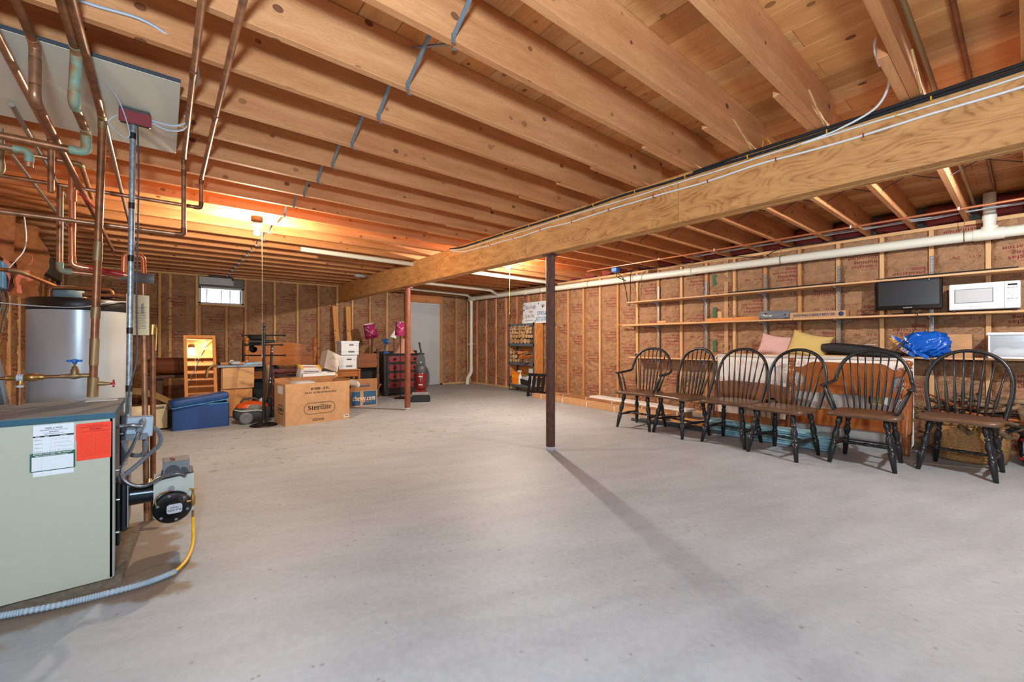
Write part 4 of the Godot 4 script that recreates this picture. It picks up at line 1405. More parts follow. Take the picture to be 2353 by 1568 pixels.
func build_papers() -> void:
	var z := -2.53
	var pap := mat(rgb(218, 222, 226), 0.75)
	var ink := mat(rgb(70, 72, 84), 0.8)
	var t := thing("service_card", "white heating service card with black band on the boiler front", "card", V(-0.345, 0.632, z))
	var st := S()
	box(st, V(0, 0, 0.0006), V(0.114, 0.206, 0.001))
	put("paper", st, pap, t)
	write("lettering", "TERRY A. DIEHL", 0.006, M.ink, t, T(V(0, 0.089, 0.0012)), "serif-bold", 0.05)
	write("lettering", "INDEPENDENT HEATING SERVICE PLUS", 0.003, M.ink, t, T(V(0, 0.081, 0.0012)), "sans", 0.078)
	write("lettering", "669-6674", 0.0045, M.ink, t, T(V(0, 0.0735, 0.0012)), "sans-bold")
	write("lettering", "\"Won't be left in the cold\"", 0.004, M.ink, t, T(V(0, 0.066, 0.0012)), "serif", 0.056)
	st = S()
	box(st, V(0, 0.057, 0.0012), V(0.114, 0.006, 0.0004))
	put("black_band", st, M.black_matt, t)
	write("lettering", "Date", 0.004, M.white, t, T(V(-0.045, 0.057, 0.0017)), "sans-bold")
	write("lettering", "Time", 0.004, M.white, t, T(V(-0.02, 0.057, 0.0017)), "sans-bold")
	write("lettering", "Service", 0.004, M.white, t, T(V(0.027, 0.057, 0.0017)), "sans-bold")
	st = S()
	for x in [-0.033, -0.009]: box(st, V(x, -0.025, 0.0012), V(0.0006, 0.156, 0.0003))
	for k in 10: box(st, V(0, 0.04 - k * 0.0155, 0.0012), V(0.114, 0.0003, 0.0003))
	put("ruled_lines", st, M.light_grey, t)
	st = S()
	for k in 5:
		scribble(st, -0.054, 0.043 - k * 0.0155, 0.019, 0.004, 500 + k)
		scribble(st, -0.004 + 0.002 * k, 0.044 - k * 0.0155, 0.052, 0.006, 520 + k)
	put("handwriting", st, ink, t)
	t = thing("service_sticker", "green bordered service sticker over the white card on the boiler", "sticker", V(-0.347, 0.586, z + 0.002))
	var gr := mat(rgb(24, 86, 66), 0.6)
	st = S()
	plate(st, round_rect(0.127, 0.074, 0.004), 0.001, T(V(0, 0, 0.0006)))
	put("border", st, gr, t)
	st = S()
	box(st, V(0, -0.006, 0.0012), V(0.117, 0.056, 0.0006))
	put("paper", st, pap, t)
	write("lettering", "BUTLER'S HEATING • 603-763-8471", 0.0046, M.white, t, T(V(0, 0.0325, 0.0013)), "sans-bold", 0.108)
	write("lettering", "Furnace & Oil Burner Service • 24 Hour Service", 0.0032, M.white, t, T(V(-0.004, 0.0255, 0.0013)), "sans-bold", 0.09)
	st = S()
	box(st, V(-0.032, -0.006, 0.0016), V(0.0005, 0.056, 0.0003))
	for k in 9: box(st, V(0, 0.014 - k * 0.0056, 0.0016), V(0.117, 0.0003, 0.0003))
	put("ruled_lines", st, M.light_grey, t)
	st = S()
	scribble(st, -0.055, 0.016, 0.02, 0.004, 540)
	scribble(st, -0.055, 0.01, 0.02, 0.004, 541)
	scribble(st, -0.028, 0.014, 0.083, 0.006, 542)
	put("handwriting", st, mat(rgb(60, 70, 120), 0.8), t)
	t = thing("service_tag", "bright orange heating service tag on the boiler front", "tag", V(-0.2275, 0.65, z))
	st = S()
	plate(st, poly([-0.0525, -0.078, 0.053, -0.077, 0.054, 0.078, -0.05, 0.077, -0.0545, 0.072, -0.0545, 0.01, -0.0525, 0.004]), 0.001, T(V(0, 0, 0.0008)))
	put("paper", st, mat(rgb(240, 62, 26), 0.7), t)
	var ink2 := mat(rgb(150, 30, 20), 0.8)
	write("lettering", "24 HR. EMERGENCY SERVICE", 0.003, ink2, t, T(V(0.002, 0.067, 0.0015)), "serif", 0.05)
	write("lettering", "NATHAN'S HEATING & COOLING, INC.", 0.004, ink2, t, T(V(0.002, 0.06, 0.0015)), "serif-bold", 0.09)
	write("lettering", "569-9952", 0.007, ink2, t, T(V(0.004, 0.051, 0.0015)), "sans-bold", 0.036)
	write("lettering", "OIL BURNER & MAINTENANCE SERVICE", 0.003, ink2, t, T(V(0.002, 0.042, 0.0015)), "serif", 0.078)
	st = S()
	box(st, V(0.004, -0.018, 0.0014), V(0.0006, 0.09, 0.0003))
	for k in 12:
		scribble(st, -0.044, 0.026 - k * 0.0078, 0.042, 0.004, 560 + k)
		scribble(st, 0.008, 0.026 - k * 0.0078, 0.042, 0.004, 580 + k)
	put("handwriting", st, ink2, t)

# ---------- left corner ----------
func build_left_corner() -> void:
	var t := thing("water_tank", "tall grey hot water tank with black top band behind the boiler", "tank", V(-0.53, 0, -4.92))
	var st := S()
	lathe(st, [[0.0, 0.02], [0.285, 0.02], [0.29, 0.04], [0.29, 0.7], [0.29, 1.335]], 48)
	put("jacket", st, mat(rgb(176, 184, 190), 0.28, 0.15), t)
	st = S()
	lathe(st, [[0.291, 1.32], [0.296, 1.325], [0.296, 1.405], [0.285, 1.414], [0.0, 1.42]], 48)
	put("top_cap", st, M.black, t)
	st = S()
	lathe(st, [[0.0, 0.0], [0.27, 0.0], [0.27, 0.03], [0.0, 0.03]], 32)
	put("base_ring", st, M.black, t)
	st = S()
	tube(st, bend([V(-0.02, 1.5, 0.08), V(0.2, 1.5, 0.08), V(0.2, 1.43, 0.08)], 0.03), 0.0155, 12)
	tube(st, bend([V(-0.16, 1.42, 0.05), V(-0.16, 1.5, 0.05), V(0.0, 1.505, 0.06)], 0.03), 0.0155, 12)
	tube(st, [V(0.03, 1.45, 0.12), V(0.3, 1.45, 0.14)], 0.0155, 12)
	put("copper_header", st, M.copper_dull, t)
	st = S()
	lathe(st, [[0.0, 0.0], [0.05, 0.0], [0.055, 0.02], [0.05, 0.07], [0.03, 0.09], [0.0, 0.095]], 20, T(V(0.16, 1.43, -0.06)))
	put("circulator", st, M.black, t)
	st = S()
	lump(st, V(0.2, 0.12, 0.12), 0.7, 0.8, 16, 8, T(V(-0.07, 1.47, -0.02)))
	put("pipe_wrap", st, mat(rgb(120, 140, 146), 0.6), t)
	st = S()
	tube(st, curve([V(-0.5, 1.36, 0.42), V(-0.2, 1.335, 0.33), V(0.05, 1.34, 0.32), V(0.2, 1.39, 0.26), V(0.3, 1.41, 0.1)]), 0.004, 6)
	put("thermostat_cable", st, M.light_grey, t)
	# leaning storm panel and window screens
	var fr := mat(rgb(206, 206, 202), 0.5)
	var scr := mat(rgb(58, 64, 70), 0.7)
	var glassy := mat(rgb(150, 160, 172), 0.25)
	for p in [["storm_door_panel", "tall grey storm door panel leaning left of the tank", V(-0.97, 0, -4.9), 0.42, 1.43, 58.0, -7.0, glassy, 0.03], ["window_screen", "white framed window screen leaning in front of the storm panel", V(-0.93, 0, -4.35), 0.3, 1.0, 62.0, -9.0, scr, 0.022], ["window_screen", "second white framed window screen leaning against the first", V(-0.85, 0, -4.28), 0.28, 0.86, 62.0, -10.0, scr, 0.022]]:
		t = thing(p[0], p[1], "panel", p[2])
		t.rotation_degrees = V(p[6], p[5], 4.0)
		var w: float = p[3]
		var h: float = p[4]
		st = S()
		for s in [-1, 1]:
			box(st, V(s * (w / 2 - 0.014), h / 2, 0), V(0.028, h, p[8]), Transform3D.IDENTITY, 0.002)
		box(st, V(0, h - 0.014, 0), V(w, 0.028, p[8]), Transform3D.IDENTITY, 0.002)
		box(st, V(0, 0.016, 0), V(w, 0.03, p[8]), Transform3D.IDENTITY, 0.002)
		put("frame", st, fr, t)
		st = S()
		box(st, V(0, h / 2, 0), V(w - 0.05, h - 0.05, 0.004))
		put("mesh_panel" if p[7] == scr else "glazing", st, p[7], t)
	# blue zone controls with cable tails on the left wall
	for k in 3:
		t = thing("zone_control", ["leftmost blue zone control box on the left wall", "middle blue zone control box on the left wall", "blue zone control box closest to the tank on the left wall"][k], "control box", V(XL + 0.06, 1.7, -5.95 - 0.2 * k), PI / 2, "blue zone controls")
		st = S()
		box(st, V(0, 0, 0), V(0.17, 0.25, 0.09), Transform3D.IDENTITY, 0.006)
		put("cover", st, mat(rgb(96, 160, 214), 0.4), t)
		st = S()
		tube(st, [V(0.05, 0.07, 0.047), V(0.05, 0.08, 0.047)], 0.006, 8)
		put("screw", st, M.dark_grey, t)
		flex(t, "armoured_cable", [V(0, -0.12, 0), V(0.01, -0.25, 0.02), V(-0.02, -0.4, 0.0), V(0.0, -0.55, -0.02)], 0.011, M.steel, 0.012)
	# loose flaps of insulation paper
	for p in [["insulation_flap", "loose strip of kraft insulation paper hanging above the zone controls", -1.1, -5.8, 0.26, 1.83, 2.26, 71, 40.0], ["insulation_flap", "curled torn insulation paper peeling off the left wall", -1.03, -6.25, 0.36, 1.5, 2.22, 72, 45.0]]:
		t = thing(p[0], p[1], "insulation", V(p[2], 0, p[3]), deg_to_rad(p[8]))
		var n := noise(p[7], 1.0, 3)
		st = S()
		var w: float = p[4]
		sheet(st, 10, 30, func(u: float, v: float) -> Vector3:
			var y := lerpf(p[5], p[6], v)
			var ww := w * (0.75 + 0.3 * n.get_noise_2d(y * 2.2, 4.0))
			return V((u - 0.5) * ww + 0.07 * n.get_noise_1d(y * 1.7), y + 0.03 * sin(u * 5.0) * (1.0 - v), 0.06 * sin(u * PI) * sin(y * 3.0) + 0.035 * n.get_noise_2d(u * 2.0, y * 4.0)), 0, 0.8, 2.0)
		put("paper", st, mat(rgb(214, 172, 122), 0.75, 0.0, M.kraft_plain.albedo_texture), t)
		st = S()
		sheet(st, 8, 24, func(u: float, v: float) -> Vector3:
			var y := lerpf(p[5] + 0.05, p[6], v)
			return V((u - 0.5) * w * 0.6 - 0.05 + 0.05 * n.get_noise_1d(y * 2.0), y, -0.03 - 0.03 * sin(u * PI) + 0.03 * n.get_noise_2d(u * 3.0, y * 5.0)))
		put("pink_batt", st, M.pink, t)
	t = pipe("copper_pipe", "copper pipe bending from the left wall down to the tank top", [V(-1.2, 1.645, -5.05), V(-0.88, 1.63, -5.05), V(-0.5, 1.44, -5.25)], 0.016, M.copper_dull, M.bronze)
	t = thing("white_cable", "white cable dangling in front of the loose insulation on the left", "cable")
	st = S()
	tube(st, curve([V(-1.0, 2.25, -5.9), V(-0.985, 2.05, -5.9), V(-1.0, 1.92, -5.9), V(-1.05, 1.82, -5.9), V(-1.12, 1.72, -5.95)]), 0.006, 6)
	put("cable_run", st, M.white, t)

# ---------- the cluttered back corner ----------
func box_thing(called: String, label: String, cat: String, c: Vector3, s: Vector3, m: Material, turn := 0.0, bev := 0.004, group := "", part := "body") -> Node3D:
	var t := thing(called, label, cat, c, deg_to_rad(turn), group)
	var st := S()
	box(st, V(0, s.y / 2, 0), s, Transform3D.IDENTITY, bev)
	put(part, st, m, t)
	return t

# an open carton: four walls and a bottom, with flaps [side, length, angle up from level]
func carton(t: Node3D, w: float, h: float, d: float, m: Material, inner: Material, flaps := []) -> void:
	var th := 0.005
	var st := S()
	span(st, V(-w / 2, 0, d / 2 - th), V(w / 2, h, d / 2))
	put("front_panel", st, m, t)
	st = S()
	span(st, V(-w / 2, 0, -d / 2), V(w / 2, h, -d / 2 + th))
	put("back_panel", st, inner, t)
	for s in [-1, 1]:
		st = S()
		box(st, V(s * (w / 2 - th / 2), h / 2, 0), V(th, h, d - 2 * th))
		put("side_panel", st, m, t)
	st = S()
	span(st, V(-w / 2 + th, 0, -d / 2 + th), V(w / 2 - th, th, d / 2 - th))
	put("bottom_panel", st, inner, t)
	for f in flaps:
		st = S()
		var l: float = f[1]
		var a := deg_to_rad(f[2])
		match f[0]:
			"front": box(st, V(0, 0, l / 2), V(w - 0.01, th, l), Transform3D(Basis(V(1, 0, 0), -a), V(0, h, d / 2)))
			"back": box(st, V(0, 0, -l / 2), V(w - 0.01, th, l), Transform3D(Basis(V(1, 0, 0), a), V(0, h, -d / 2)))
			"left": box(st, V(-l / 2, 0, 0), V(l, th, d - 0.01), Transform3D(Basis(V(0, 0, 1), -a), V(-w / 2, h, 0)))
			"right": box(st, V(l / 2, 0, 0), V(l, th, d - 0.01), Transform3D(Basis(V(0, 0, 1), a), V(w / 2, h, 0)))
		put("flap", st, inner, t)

func build_back_clutter() -> void:
	var st: SurfaceTool
	var t: Node3D
	# blue padded chest, lid pushed askew
	var navy := mat(rgb(24, 66, 128), 0.5)
	t = thing("toy_chest", "navy blue chest with its padded lid lying askew on top", "chest", V(0.37, 0, -6.68), deg_to_rad(-1.0))
	st = S()
	for s in [-1, 1]:
		span(st, V(s * 0.287, 0, -0.16), V(s * 0.275, 0.3, 0.16), 0.002)
		span(st, V(-0.287, 0, s * 0.16), V(0.287, 0.3, s * 0.148), 0.002)
	span(st, V(-0.28, 0.0, -0.15), V(0.28, 0.01, 0.15))
	put("body", st, navy, t)
	st = S()
	for s in [-1, 1]:
		span(st, V(s * 0.289, 0.295, -0.162), V(s * 0.273, 0.303, 0.162))
		span(st, V(-0.287, 0.295, s * 0.162), V(0.287, 0.303, s * 0.146))
	put("rim", st, mat(rgb(70, 150, 200), 0.4), t)
	var lt := T(V(-0.02, 0.35, 0.02), V(-2, 5, 7))
	st = S()
	lump(st, V(0.6, 0.095, 0.34), 0.25, 0.22, 32, 14, lt)
	put("lid_pad", st, navy, t)
	st = S()
	box(st, V(0, -0.046, 0), V(0.585, 0.008, 0.33), lt, 0.002)
	put("lid_board", st, mat(rgb(90, 168, 210), 0.45), t)
	st = S()
	lump(st, V(0.2, 0.06, 0.1), 0.8, 0.8, 12, 8, T(V(0.1, 0.27, 0.05)))
	put("white_cloth", st, M.white, t)
	# cream baseboard heater cover behind the chest
	t = thing("heater_cover", "cream enamelled heater cover on the floor left of the blue chest", "heater", V(-0.03, 0, -6.78))
	st = S()
	plate(st, poly([-0.05, 0.02, 0.06, 0.02, 0.06, 0.24, 0.0, 0.3, -0.05, 0.3]), 0.54, T(V(-0.2, 0, 0), V(0, -90, 0)))
	put("casing", st, mat(rgb(222, 212, 178), 0.5), t)
	st = S()
	box(st, V(-0.02, 0.301, 0.02), V(0.12, 0.004, 0.05), T(Vector3.ZERO, V(8, 10, 0)))
	put("price_card", st, M.white, t)
	# brown roll on a dark wooden frame, woven mat draped in front
	var dk := wood(77, rgb(96, 66, 46), rgb(58, 36, 24), 4, 0.6)
	M.dark_wood = dk
	t = thing("wooden_trestle", "dark brown wooden trestle frame under the paper roll", "trestle", V(0.1, 0, -7.75))
	st = S()
	box(st, V(0.05, 0.59, 0), V(0.75, 0.045, 0.3), Transform3D.IDENTITY, 0.004)
	put("top_board", st, dk, t)
	for x in [-0.14, 0.38]:
		st = S()
		box(st, V(x, 0.285, 0.05), V(0.07, 0.57, 0.07), Transform3D.IDENTITY, 0.004)
		put("leg", st, dk, t)
	st = S()
	bar(st, V(-0.28, 0.57, 0.08), V(-0.15, 0.2, 0.08), 0.05, 0.03)
	put("brace", st, dk, t)
	st = S()
	tube(st, curve([V(-0.12, 0.28, 0.1), V(0.1, 0.24, 0.11), V(0.3, 0.3, 0.1), V(0.42, 0.4, 0.08)]), 0.03, 8)
	put("runner", st, dk, t)
	t = thing("paper_roll", "bulky brown roll bound with two cords lying on the trestle", "roll", V(0.1, 0.725, -7.75))
	var nn := noise(201, 1.0, 3)
	st = S()
	lump(st, V(0.62, 0.235, 0.24), 0.75, 0.4, 30, 16, T(Vector3.ZERO, V(0, 0, -4)), func(q: Vector3, p: Vector3) -> Vector3: return q * (1.0 + 0.16 * nn.get_noise_3d(q.x * 7, q.y * 9, q.z * 9)))
	put("wrapping", st, mat(rgb(170, 116, 66), 0.7, 0.0, M.kraft_plain.albedo_texture), t)
	for x in [0.05, 0.1]:
		st = S()
		var ring := []
		for k in 17: ring.append(V(x + 0.03 * sin(TAU * k / 16), 0.119 * cos(TAU * k / 16), 0.122 * sin(TAU * k / 16)))
		tube(st, ring, 0.007, 6, false)
		put("cord", st, dk, t)
	var wv := noise(210, 1.0, 2)
	var weave := tex(paint(160, 160, func(u: float, v: float) -> Color:
		var i := int(u * 32.0)
		var j := int(v * 64.0)
		var on := (i * 7 + j * 13 + (i / 3) * 5) % 5
		var l := 0.62 + 0.1 * wv.get_noise_2d(u * 50, v * 50)
		if on == 0: return Color(0.32, 0.24, 0.15)
		if on == 1: return Color(l * 0.85, l * 0.66, l * 0.42)
		return Color(l * 1.05, l * 0.86, l * 0.58)))
	t = thing("woven_mat", "tan woven straw mat sagging over the floor behind the copper pipes", "mat", V(-0.03, 0, -7.0))
	st = S()
	for s in 2:
		sheet(st, 20, 6, func(u: float, v: float) -> Vector3:
			var x := lerpf(-0.36, 0.3, u) if s == 0 else lerpf(0.3, -0.36, u)
			var uu := u if s == 0 else 1.0 - u
			var y := 0.43 - 0.12 * uu - 0.1 * pow(uu, 3.0) + 0.035 * sin(uu * 6.0)
			return V(x, y + 0.05 * v - 0.006 * s, 0.14 - 0.34 * v), 0, 3.0, 2.0)
	put("mat", st, mat(Color.WHITE, 0.85, 0.0, weave), t)
	t = box_thing("crate", "dark low crate under the straw mat", "crate", V(-0.03, 0, -7.0), V(0.62, 0.19, 0.3), dk)
	# mirror leaning back against the counter
	t = thing("framed_mirror", "tall narrow mirror in a blond wood frame reflecting the bulb", "mirror", V(0.40, 0, -6.98))
	t.rotation_degrees = V(-13.6, 3.2, 0)
	var mw := 0.36
	var mh := 1.2
	st = S()
	for s in [-1, 1]: box(st, V(s * (mw / 2 - 0.019), mh / 2, 0), V(0.038, mh, 0.022), Transform3D.IDENTITY, 0.003)
	for y in [0.02, mh - 0.02]: box(st, V(0, y, 0), V(mw - 0.07, 0.04, 0.022), Transform3D.IDENTITY, 0.003)
	put("frame", st, tinted(M.shelf, rgb(240, 200, 140)), t)
	st = S()
	box(st, V(0, mh / 2, 0.002), V(mw - 0.07, mh - 0.07, 0.004))
	put("mirror_glass", st, mat(rgb(235, 235, 232), 0.015, 1.0), t)
	# counter unit with tap
	t = thing("counter_unit", "grey topped counter unit with blond panels and a curved tap", "cabinet", V(0.83, 0, -7.4))
	st = S()
	box(st, V(0.0, 0.728, 0.0), V(0.66, 0.03, 0.44), Transform3D.IDENTITY, 0.004)
	put("worktop", st, mat(rgb(150, 156, 164), 0.35, 0.3), t)
	var maple := tinted(M.shelf, rgb(255, 238, 214))
	st = S()
	box(st, V(-0.01, 0.36, -0.01), V(0.38, 0.7, 0.36), Transform3D.IDENTITY, 0.003)
	put("carcass", st, maple, t)
	st = S()
	box(st, V(0.005, 0.56, 0.19), V(0.386, 0.3, 0.02), Transform3D.IDENTITY, 0.003)
	put("upper_panel", st, tinted(M.shelf, rgb(255, 246, 232)), t)
	st = S()
	box(st, V(-0.03, 0.2, 0.182), V(0.34, 0.38, 0.014), Transform3D.IDENTITY, 0.003)
	put("lower_panel", st, tinted(M.shelf, rgb(250, 224, 180)), t)
	st = S()
	tube(st, curve([V(-0.25, 0.75, 0.26), V(-0.31, 0.75, 0.3), V(-0.36, 0.7, 0.32), V(-0.375, 0.6, 0.33)]), 0.013, 10)
	put("tap", st, M.bronze, t)
	for k in 7:
		var r := RandomNumberGenerator.new()
		r.seed = 900 + k
		var names := ["folded_papers", "wood_block", "plastic_bag", "tape_roll", "wood_block", "folded_papers", "tool_pouch"]
		var labs := ["pale blue folded papers on the grey counter", "reddish wood block lying at the left of the counter", "crumpled clear bag in the middle of the counter", "white tape roll standing on the counter", "long wood offcut at the back of the counter", "grey papers at the right end of the counter", "dark tool pouch at the left end of the counter"]
		var xs := [0.15, -0.16, -0.02, -0.06, 0.03, 0.25, -0.26]
		var o := thing(names[k], labs[k], "clutter", V(0.83 + xs[k], 0.743, -7.36 - 0.1 * (k % 2)), r.randf_range(-0.4, 0.4), "")
		st = S()
		match names[k]:
			"wood_block":
				box(st, V(0, 0.018, 0), V(0.15, 0.036, 0.05), Transform3D.IDENTITY, 0.003)
				put("block", st, M.joist2, o)
			"tape_roll":
				lathe(st, [[0.02, 0.0], [0.032, 0.0], [0.032, 0.03], [0.02, 0.03], [0.02, 0.0]], 16, T(V(0, 0.032, 0), V(90, 0, 0)))
				put("roll", st, M.white, o)
			"folded_papers":
				box(st, V(0, 0.008, 0), V(0.2, 0.016, 0.12), T(Vector3.ZERO), 0.002)
				box(st, V(0.01, 0.022, 0), V(0.17, 0.012, 0.1), T(Vector3.ZERO, V(0, 14, 3)), 0.002)
				put("sheets", st, mat(rgb(150, 186, 214), 0.6) if k == 0 else M.light_grey, o)
			_:
				var n3 := noise(920 + k, 1.0, 2)
				lump(st, V(0.14, 0.05, 0.1), 0.8, 0.8, 14, 8, T(V(0, 0.024, 0)), func(q: Vector3, p: Vector3) -> Vector3: return q * (1.0 + 0.25 * n3.get_noise_3d(q.x * 20, q.y * 20, q.z * 20)))
				put("lump", st, M.black_matt if k == 6 else M.light_grey, o)
	# black towel stand
	t = thing("towel_stand", "black metal towel stand with three crossbars and ball ends", "stand", V(1.0, 0, -6.25), deg_to_rad(-38))
	st = S()
	lathe(st, [[0.0, 0.0], [0.158, 0.0], [0.16, 0.008], [0.135, 0.018], [0.08, 0.03], [0.03, 0.04], [0.026, 0.07], [0.0, 0.07]], 36)
	put("base", st, M.black, t)
	for k in 24:
		st = S()
		var a := TAU * k / 24
		bar(st, V(cos(a) * 0.06, 0.036, sin(a) * 0.06), V(cos(a) * 0.145, 0.0165, sin(a) * 0.145), 0.006, 0.003)
		put("base_rib", st, M.black_gloss, t)
	st = S()
	tube(st, [V(0, 0.05, 0), V(0, 1.2, 0)], 0.018, 14)
	put("pole", st, M.black, t)
	st = S()
	lathe(st, [[0.018, 1.2], [0.013, 1.215], [0.021, 1.235], [0.013, 1.252], [0.02, 1.268], [0.026, 1.29], [0.018, 1.312], [0.0, 1.322]], 16)
	put("finial", st, M.black, t)
	for y in [1.16, 1.036, 0.902]:
		st = S()
		var hw := 0.265 if y != 1.036 else 0.23
		tube(st, [V(-hw, y, 0.0), V(hw, y, 0)], 0.0085, 10)
		for s in [-1, 1]:
			lathe(st, [[0.0, -0.016], [0.012, -0.013], [0.016, 0.0], [0.012, 0.013], [0.0, 0.016]], 12, T(V(s * hw, y, 0), V(0, 0, 90)))
		put("crossbar", st, M.black, t)
	# canister vacuum
	t = thing("canister_vacuum", "orange and grey canister vacuum on the floor by the towel stand", "vacuum", V(0.92, 0, -6.6), deg_to_rad(-6))
	var orange := mat(rgb(206, 84, 32), 0.3)
	st = S()
	lump(st, V(0.44, 0.2, 0.28), 0.6, 0.6, 28, 14, T(V(0, 0.13, 0)))
	put("lower_shell", st, M.dark_grey, t)
	st = S()
	lump(st, V(0.38, 0.17, 0.24), 0.8, 0.7, 28, 14, T(V(0.0, 0.2, 0)))
	put("upper_shell", st, orange, t)
	st = S()
	lump(st, V(0.24, 0.16, 0.262), 0.7, 0.7, 20, 12, T(V(0.02, 0.19, 0)))
	put("filter_cover", st, M.mid_grey, t)
	for s in [-1, 1]:
		st = S()
		lathe(st, [[0.0, -0.02], [0.07, -0.02], [0.078, -0.01], [0.078, 0.01], [0.06, 0.02], [0.03, 0.012], [0.0, 0.012]], 26, T(V(-0.07, 0.078, s * 0.14), V(90 * s, 0, 0)))
		put("wheel", st, M.mid_grey, t)
	st = S()
	tube(st, curve([V(-0.13, 0.26, 0), V(-0.1, 0.31, 0), V(0.0, 0.325, 0), V(0.09, 0.285, 0)]), 0.014, 10)
	put("handle", st, M.dark_grey, t)
	st = S()
	tube(st, curve([V(-0.2, 0.19, 0.1), V(-0.1, 0.175, 0.15), V(0.05, 0.18, 0.16), V(0.12, 0.16, 0.15)]), 0.006, 6)
	put("power_cord", st, M.white, t)
	st = S()
	lump(st, V(0.09, 0.07, 0.08), 0.8, 0.8, 12, 8, T(V(0.12, 0.29, 0.02), V(0, 0, 20)))
	put("dust_cup", st, M.light_grey, t)
	t = thing("vacuum_wand", "upright black vacuum wand leaning behind the towel stand", "wand", V(1.16, 0, -6.9))
	st = S()
	bar(st, V(0.05, 1.03, -0.02), V(0.005, 0.2, 0.0), 0.032, 0.028, 0.004)
	put("tube", st, M.black, t)
	st = S()
	bar(st, V(0.008, 0.28, 0.0), V(0.0, 0.06, 0.01), 0.07, 0.06, 0.01)
	put("grip", st, M.black, t)
	for y in [0.98, 0.94, 0.55, 0.5]:
		st = S()
		box(st, V(0.05 - 0.054 * (1.03 - y), y, 0.012), V(0.016, 0.022, 0.006))
		put("badge", st, M.light_grey, t)
	st = S()
	box(st, V(0.12, 0.05, 0.02), V(0.26, 0.09, 0.16), Transform3D.IDENTITY, 0.03)
	put("floor_head", st, M.black, t)
	# first bed headboard with ball posts
	var honey := wood(81, rgb(182, 112, 52), rgb(140, 76, 30), 2, 0.3, 0.5)
	M.honey = honey
	t = thing("bed_headboard", "honey coloured headboard with ball topped posts behind the cartons", "headboard", V(1.5, 0, -7.75))
	var hw2 := 0.47
	for s in [-1, 1]:
		st = S()
		turned_post(st, s * (hw2 + 0.03), 1.15, 0.036)
		put("post", st, honey, t)
	var half := [[0.0, 0.95], [0.03, 0.915], [0.07, 0.905], [0.11, 0.93], [0.12, 0.97], [0.1, 1.0], [0.07, 0.995], [0.08, 1.02], [0.16, 1.04], [0.3, 1.06], [0.47, 1.066]]
	var pg := PackedVector2Array([Vector2(-hw2, 0.70), Vector2(hw2, 0.70)])
	for k in half.size(): pg.append(Vector2(hw2 - half[k][0], half[k][1]))
	for k in range(half.size() - 2, -1, -1): pg.append(Vector2(-hw2 + half[k][0], half[k][1]))
	st = S()
	plate(st, pg, 0.022)
	put("panel", st, honey, t)
	st = S()
	box(st, V(0, 0.86, 0.014), V(0.92, 0.014, 0.012), Transform3D.IDENTITY, 0.003)
	box(st, V(0, 0.55, 0), V(0.94, 0.12, 0.022), Transform3D.IDENTITY, 0.003)
	put("rail", st, honey, t)
	# black flat screen behind, with a dark hat on top
	t = box_thing("old_monitor", "black flat monitor standing behind the towel stand", "monitor", V(1.2, 0.735, -7.95), V(0.46, 0.37, 0.05), M.black, 2.0, 0.006, "", "frame")
	st = S()
	box(st, V(0, 0.19, 0.027), V(0.39, 0.29, 0.003))
	put("screen_panel", st, M.black_gloss, t)
	t = thing("black_hat", "black flat cap shaped bundle behind the top crossbar", "hat", V(1.17, 1.107, -7.95))
	st = S()
	lump(st, V(0.27, 0.075, 0.2), 0.7, 0.9, 22, 10, T(V(0, 0.036, 0)))
	put("cap", st, M.black_matt, t)
	box_thing("black_cabinet", "black cabinet behind the headboard carrying the old monitor", "cabinet", V(1.2, 0, -8.0), V(0.5, 0.734, 0.3), M.black_matt)
	# folded maroon chairs behind the big carton
	var maroon := mat(rgb(84, 26, 30), 0.45)
	for k in 2:
		t = thing("folding_chair", ["folded maroon wooden chair leaning behind the big carton", "second folded maroon chair with tan cushion behind the big carton"][k], "chair", V(1.42 + 0.08 * k, 0, -7.0 - 0.16 * k))
		t.rotation_degrees = V(-6, 4.0 * k, 0)
		for s in [-1, 1]:
			st = S()
			bar(st, V(s * 0.2, 0.0, 0), V(s * 0.2 + 0.02, 0.72 - 0.06 * k, 0), 0.03, 0.025)
			put("leg", st, maroon, t)
		for y in [0.66 - 0.05 * k, 0.58 - 0.05 * k, 0.25]:
			st = S()
			box(st, V(0.01, y, 0), V(0.42, 0.035, 0.02), Transform3D.IDENTITY, 0.003)
			put("slat", st, maroon, t)
		st = S()
		lump(st, V(0.4, 0.055 if k == 1 else 0.03, 0.12), 0.6, 0.5, 18, 8, T(V(0.02, 0.62 - 0.1 * k, 0.05)))
		put("cushion", st, mat(rgb(196, 164, 112), 0.85) if k == 1 else maroon, t)
	t = thing("tan_bolster", "pale tan bolster standing between the headboard post and towel stand", "cushion", V(1.26, 0, -7.45))
	st = S()
	lump(st, V(0.13, 0.72, 0.12), 0.5, 0.9, 16, 16, T(V(0, 0.36, 0)))
	put("cover", st, mat(rgb(178, 152, 110), 0.9), t)
	# lumber leaning on the back wall
	for p in [[2.80, 2.86, 0.6, "first plank leaning on the back wall, slanting right"], [3.075, 3.075, 0.62, "wide golden plank standing upright against the back wall"]]:
		t = thing("leaning_plank", p[3], "plank", V(0, 0, -9.2), 0.0, "planks against the back wall")
		st = S()
		bar(st, V(p[1], 0.02, 0.08), V(p[0], 1.84, -0.13), 0.035, 0.1, 0.002)
		put("plank", st, tinted(M.deck, rgb(255, 232, 190)), t)

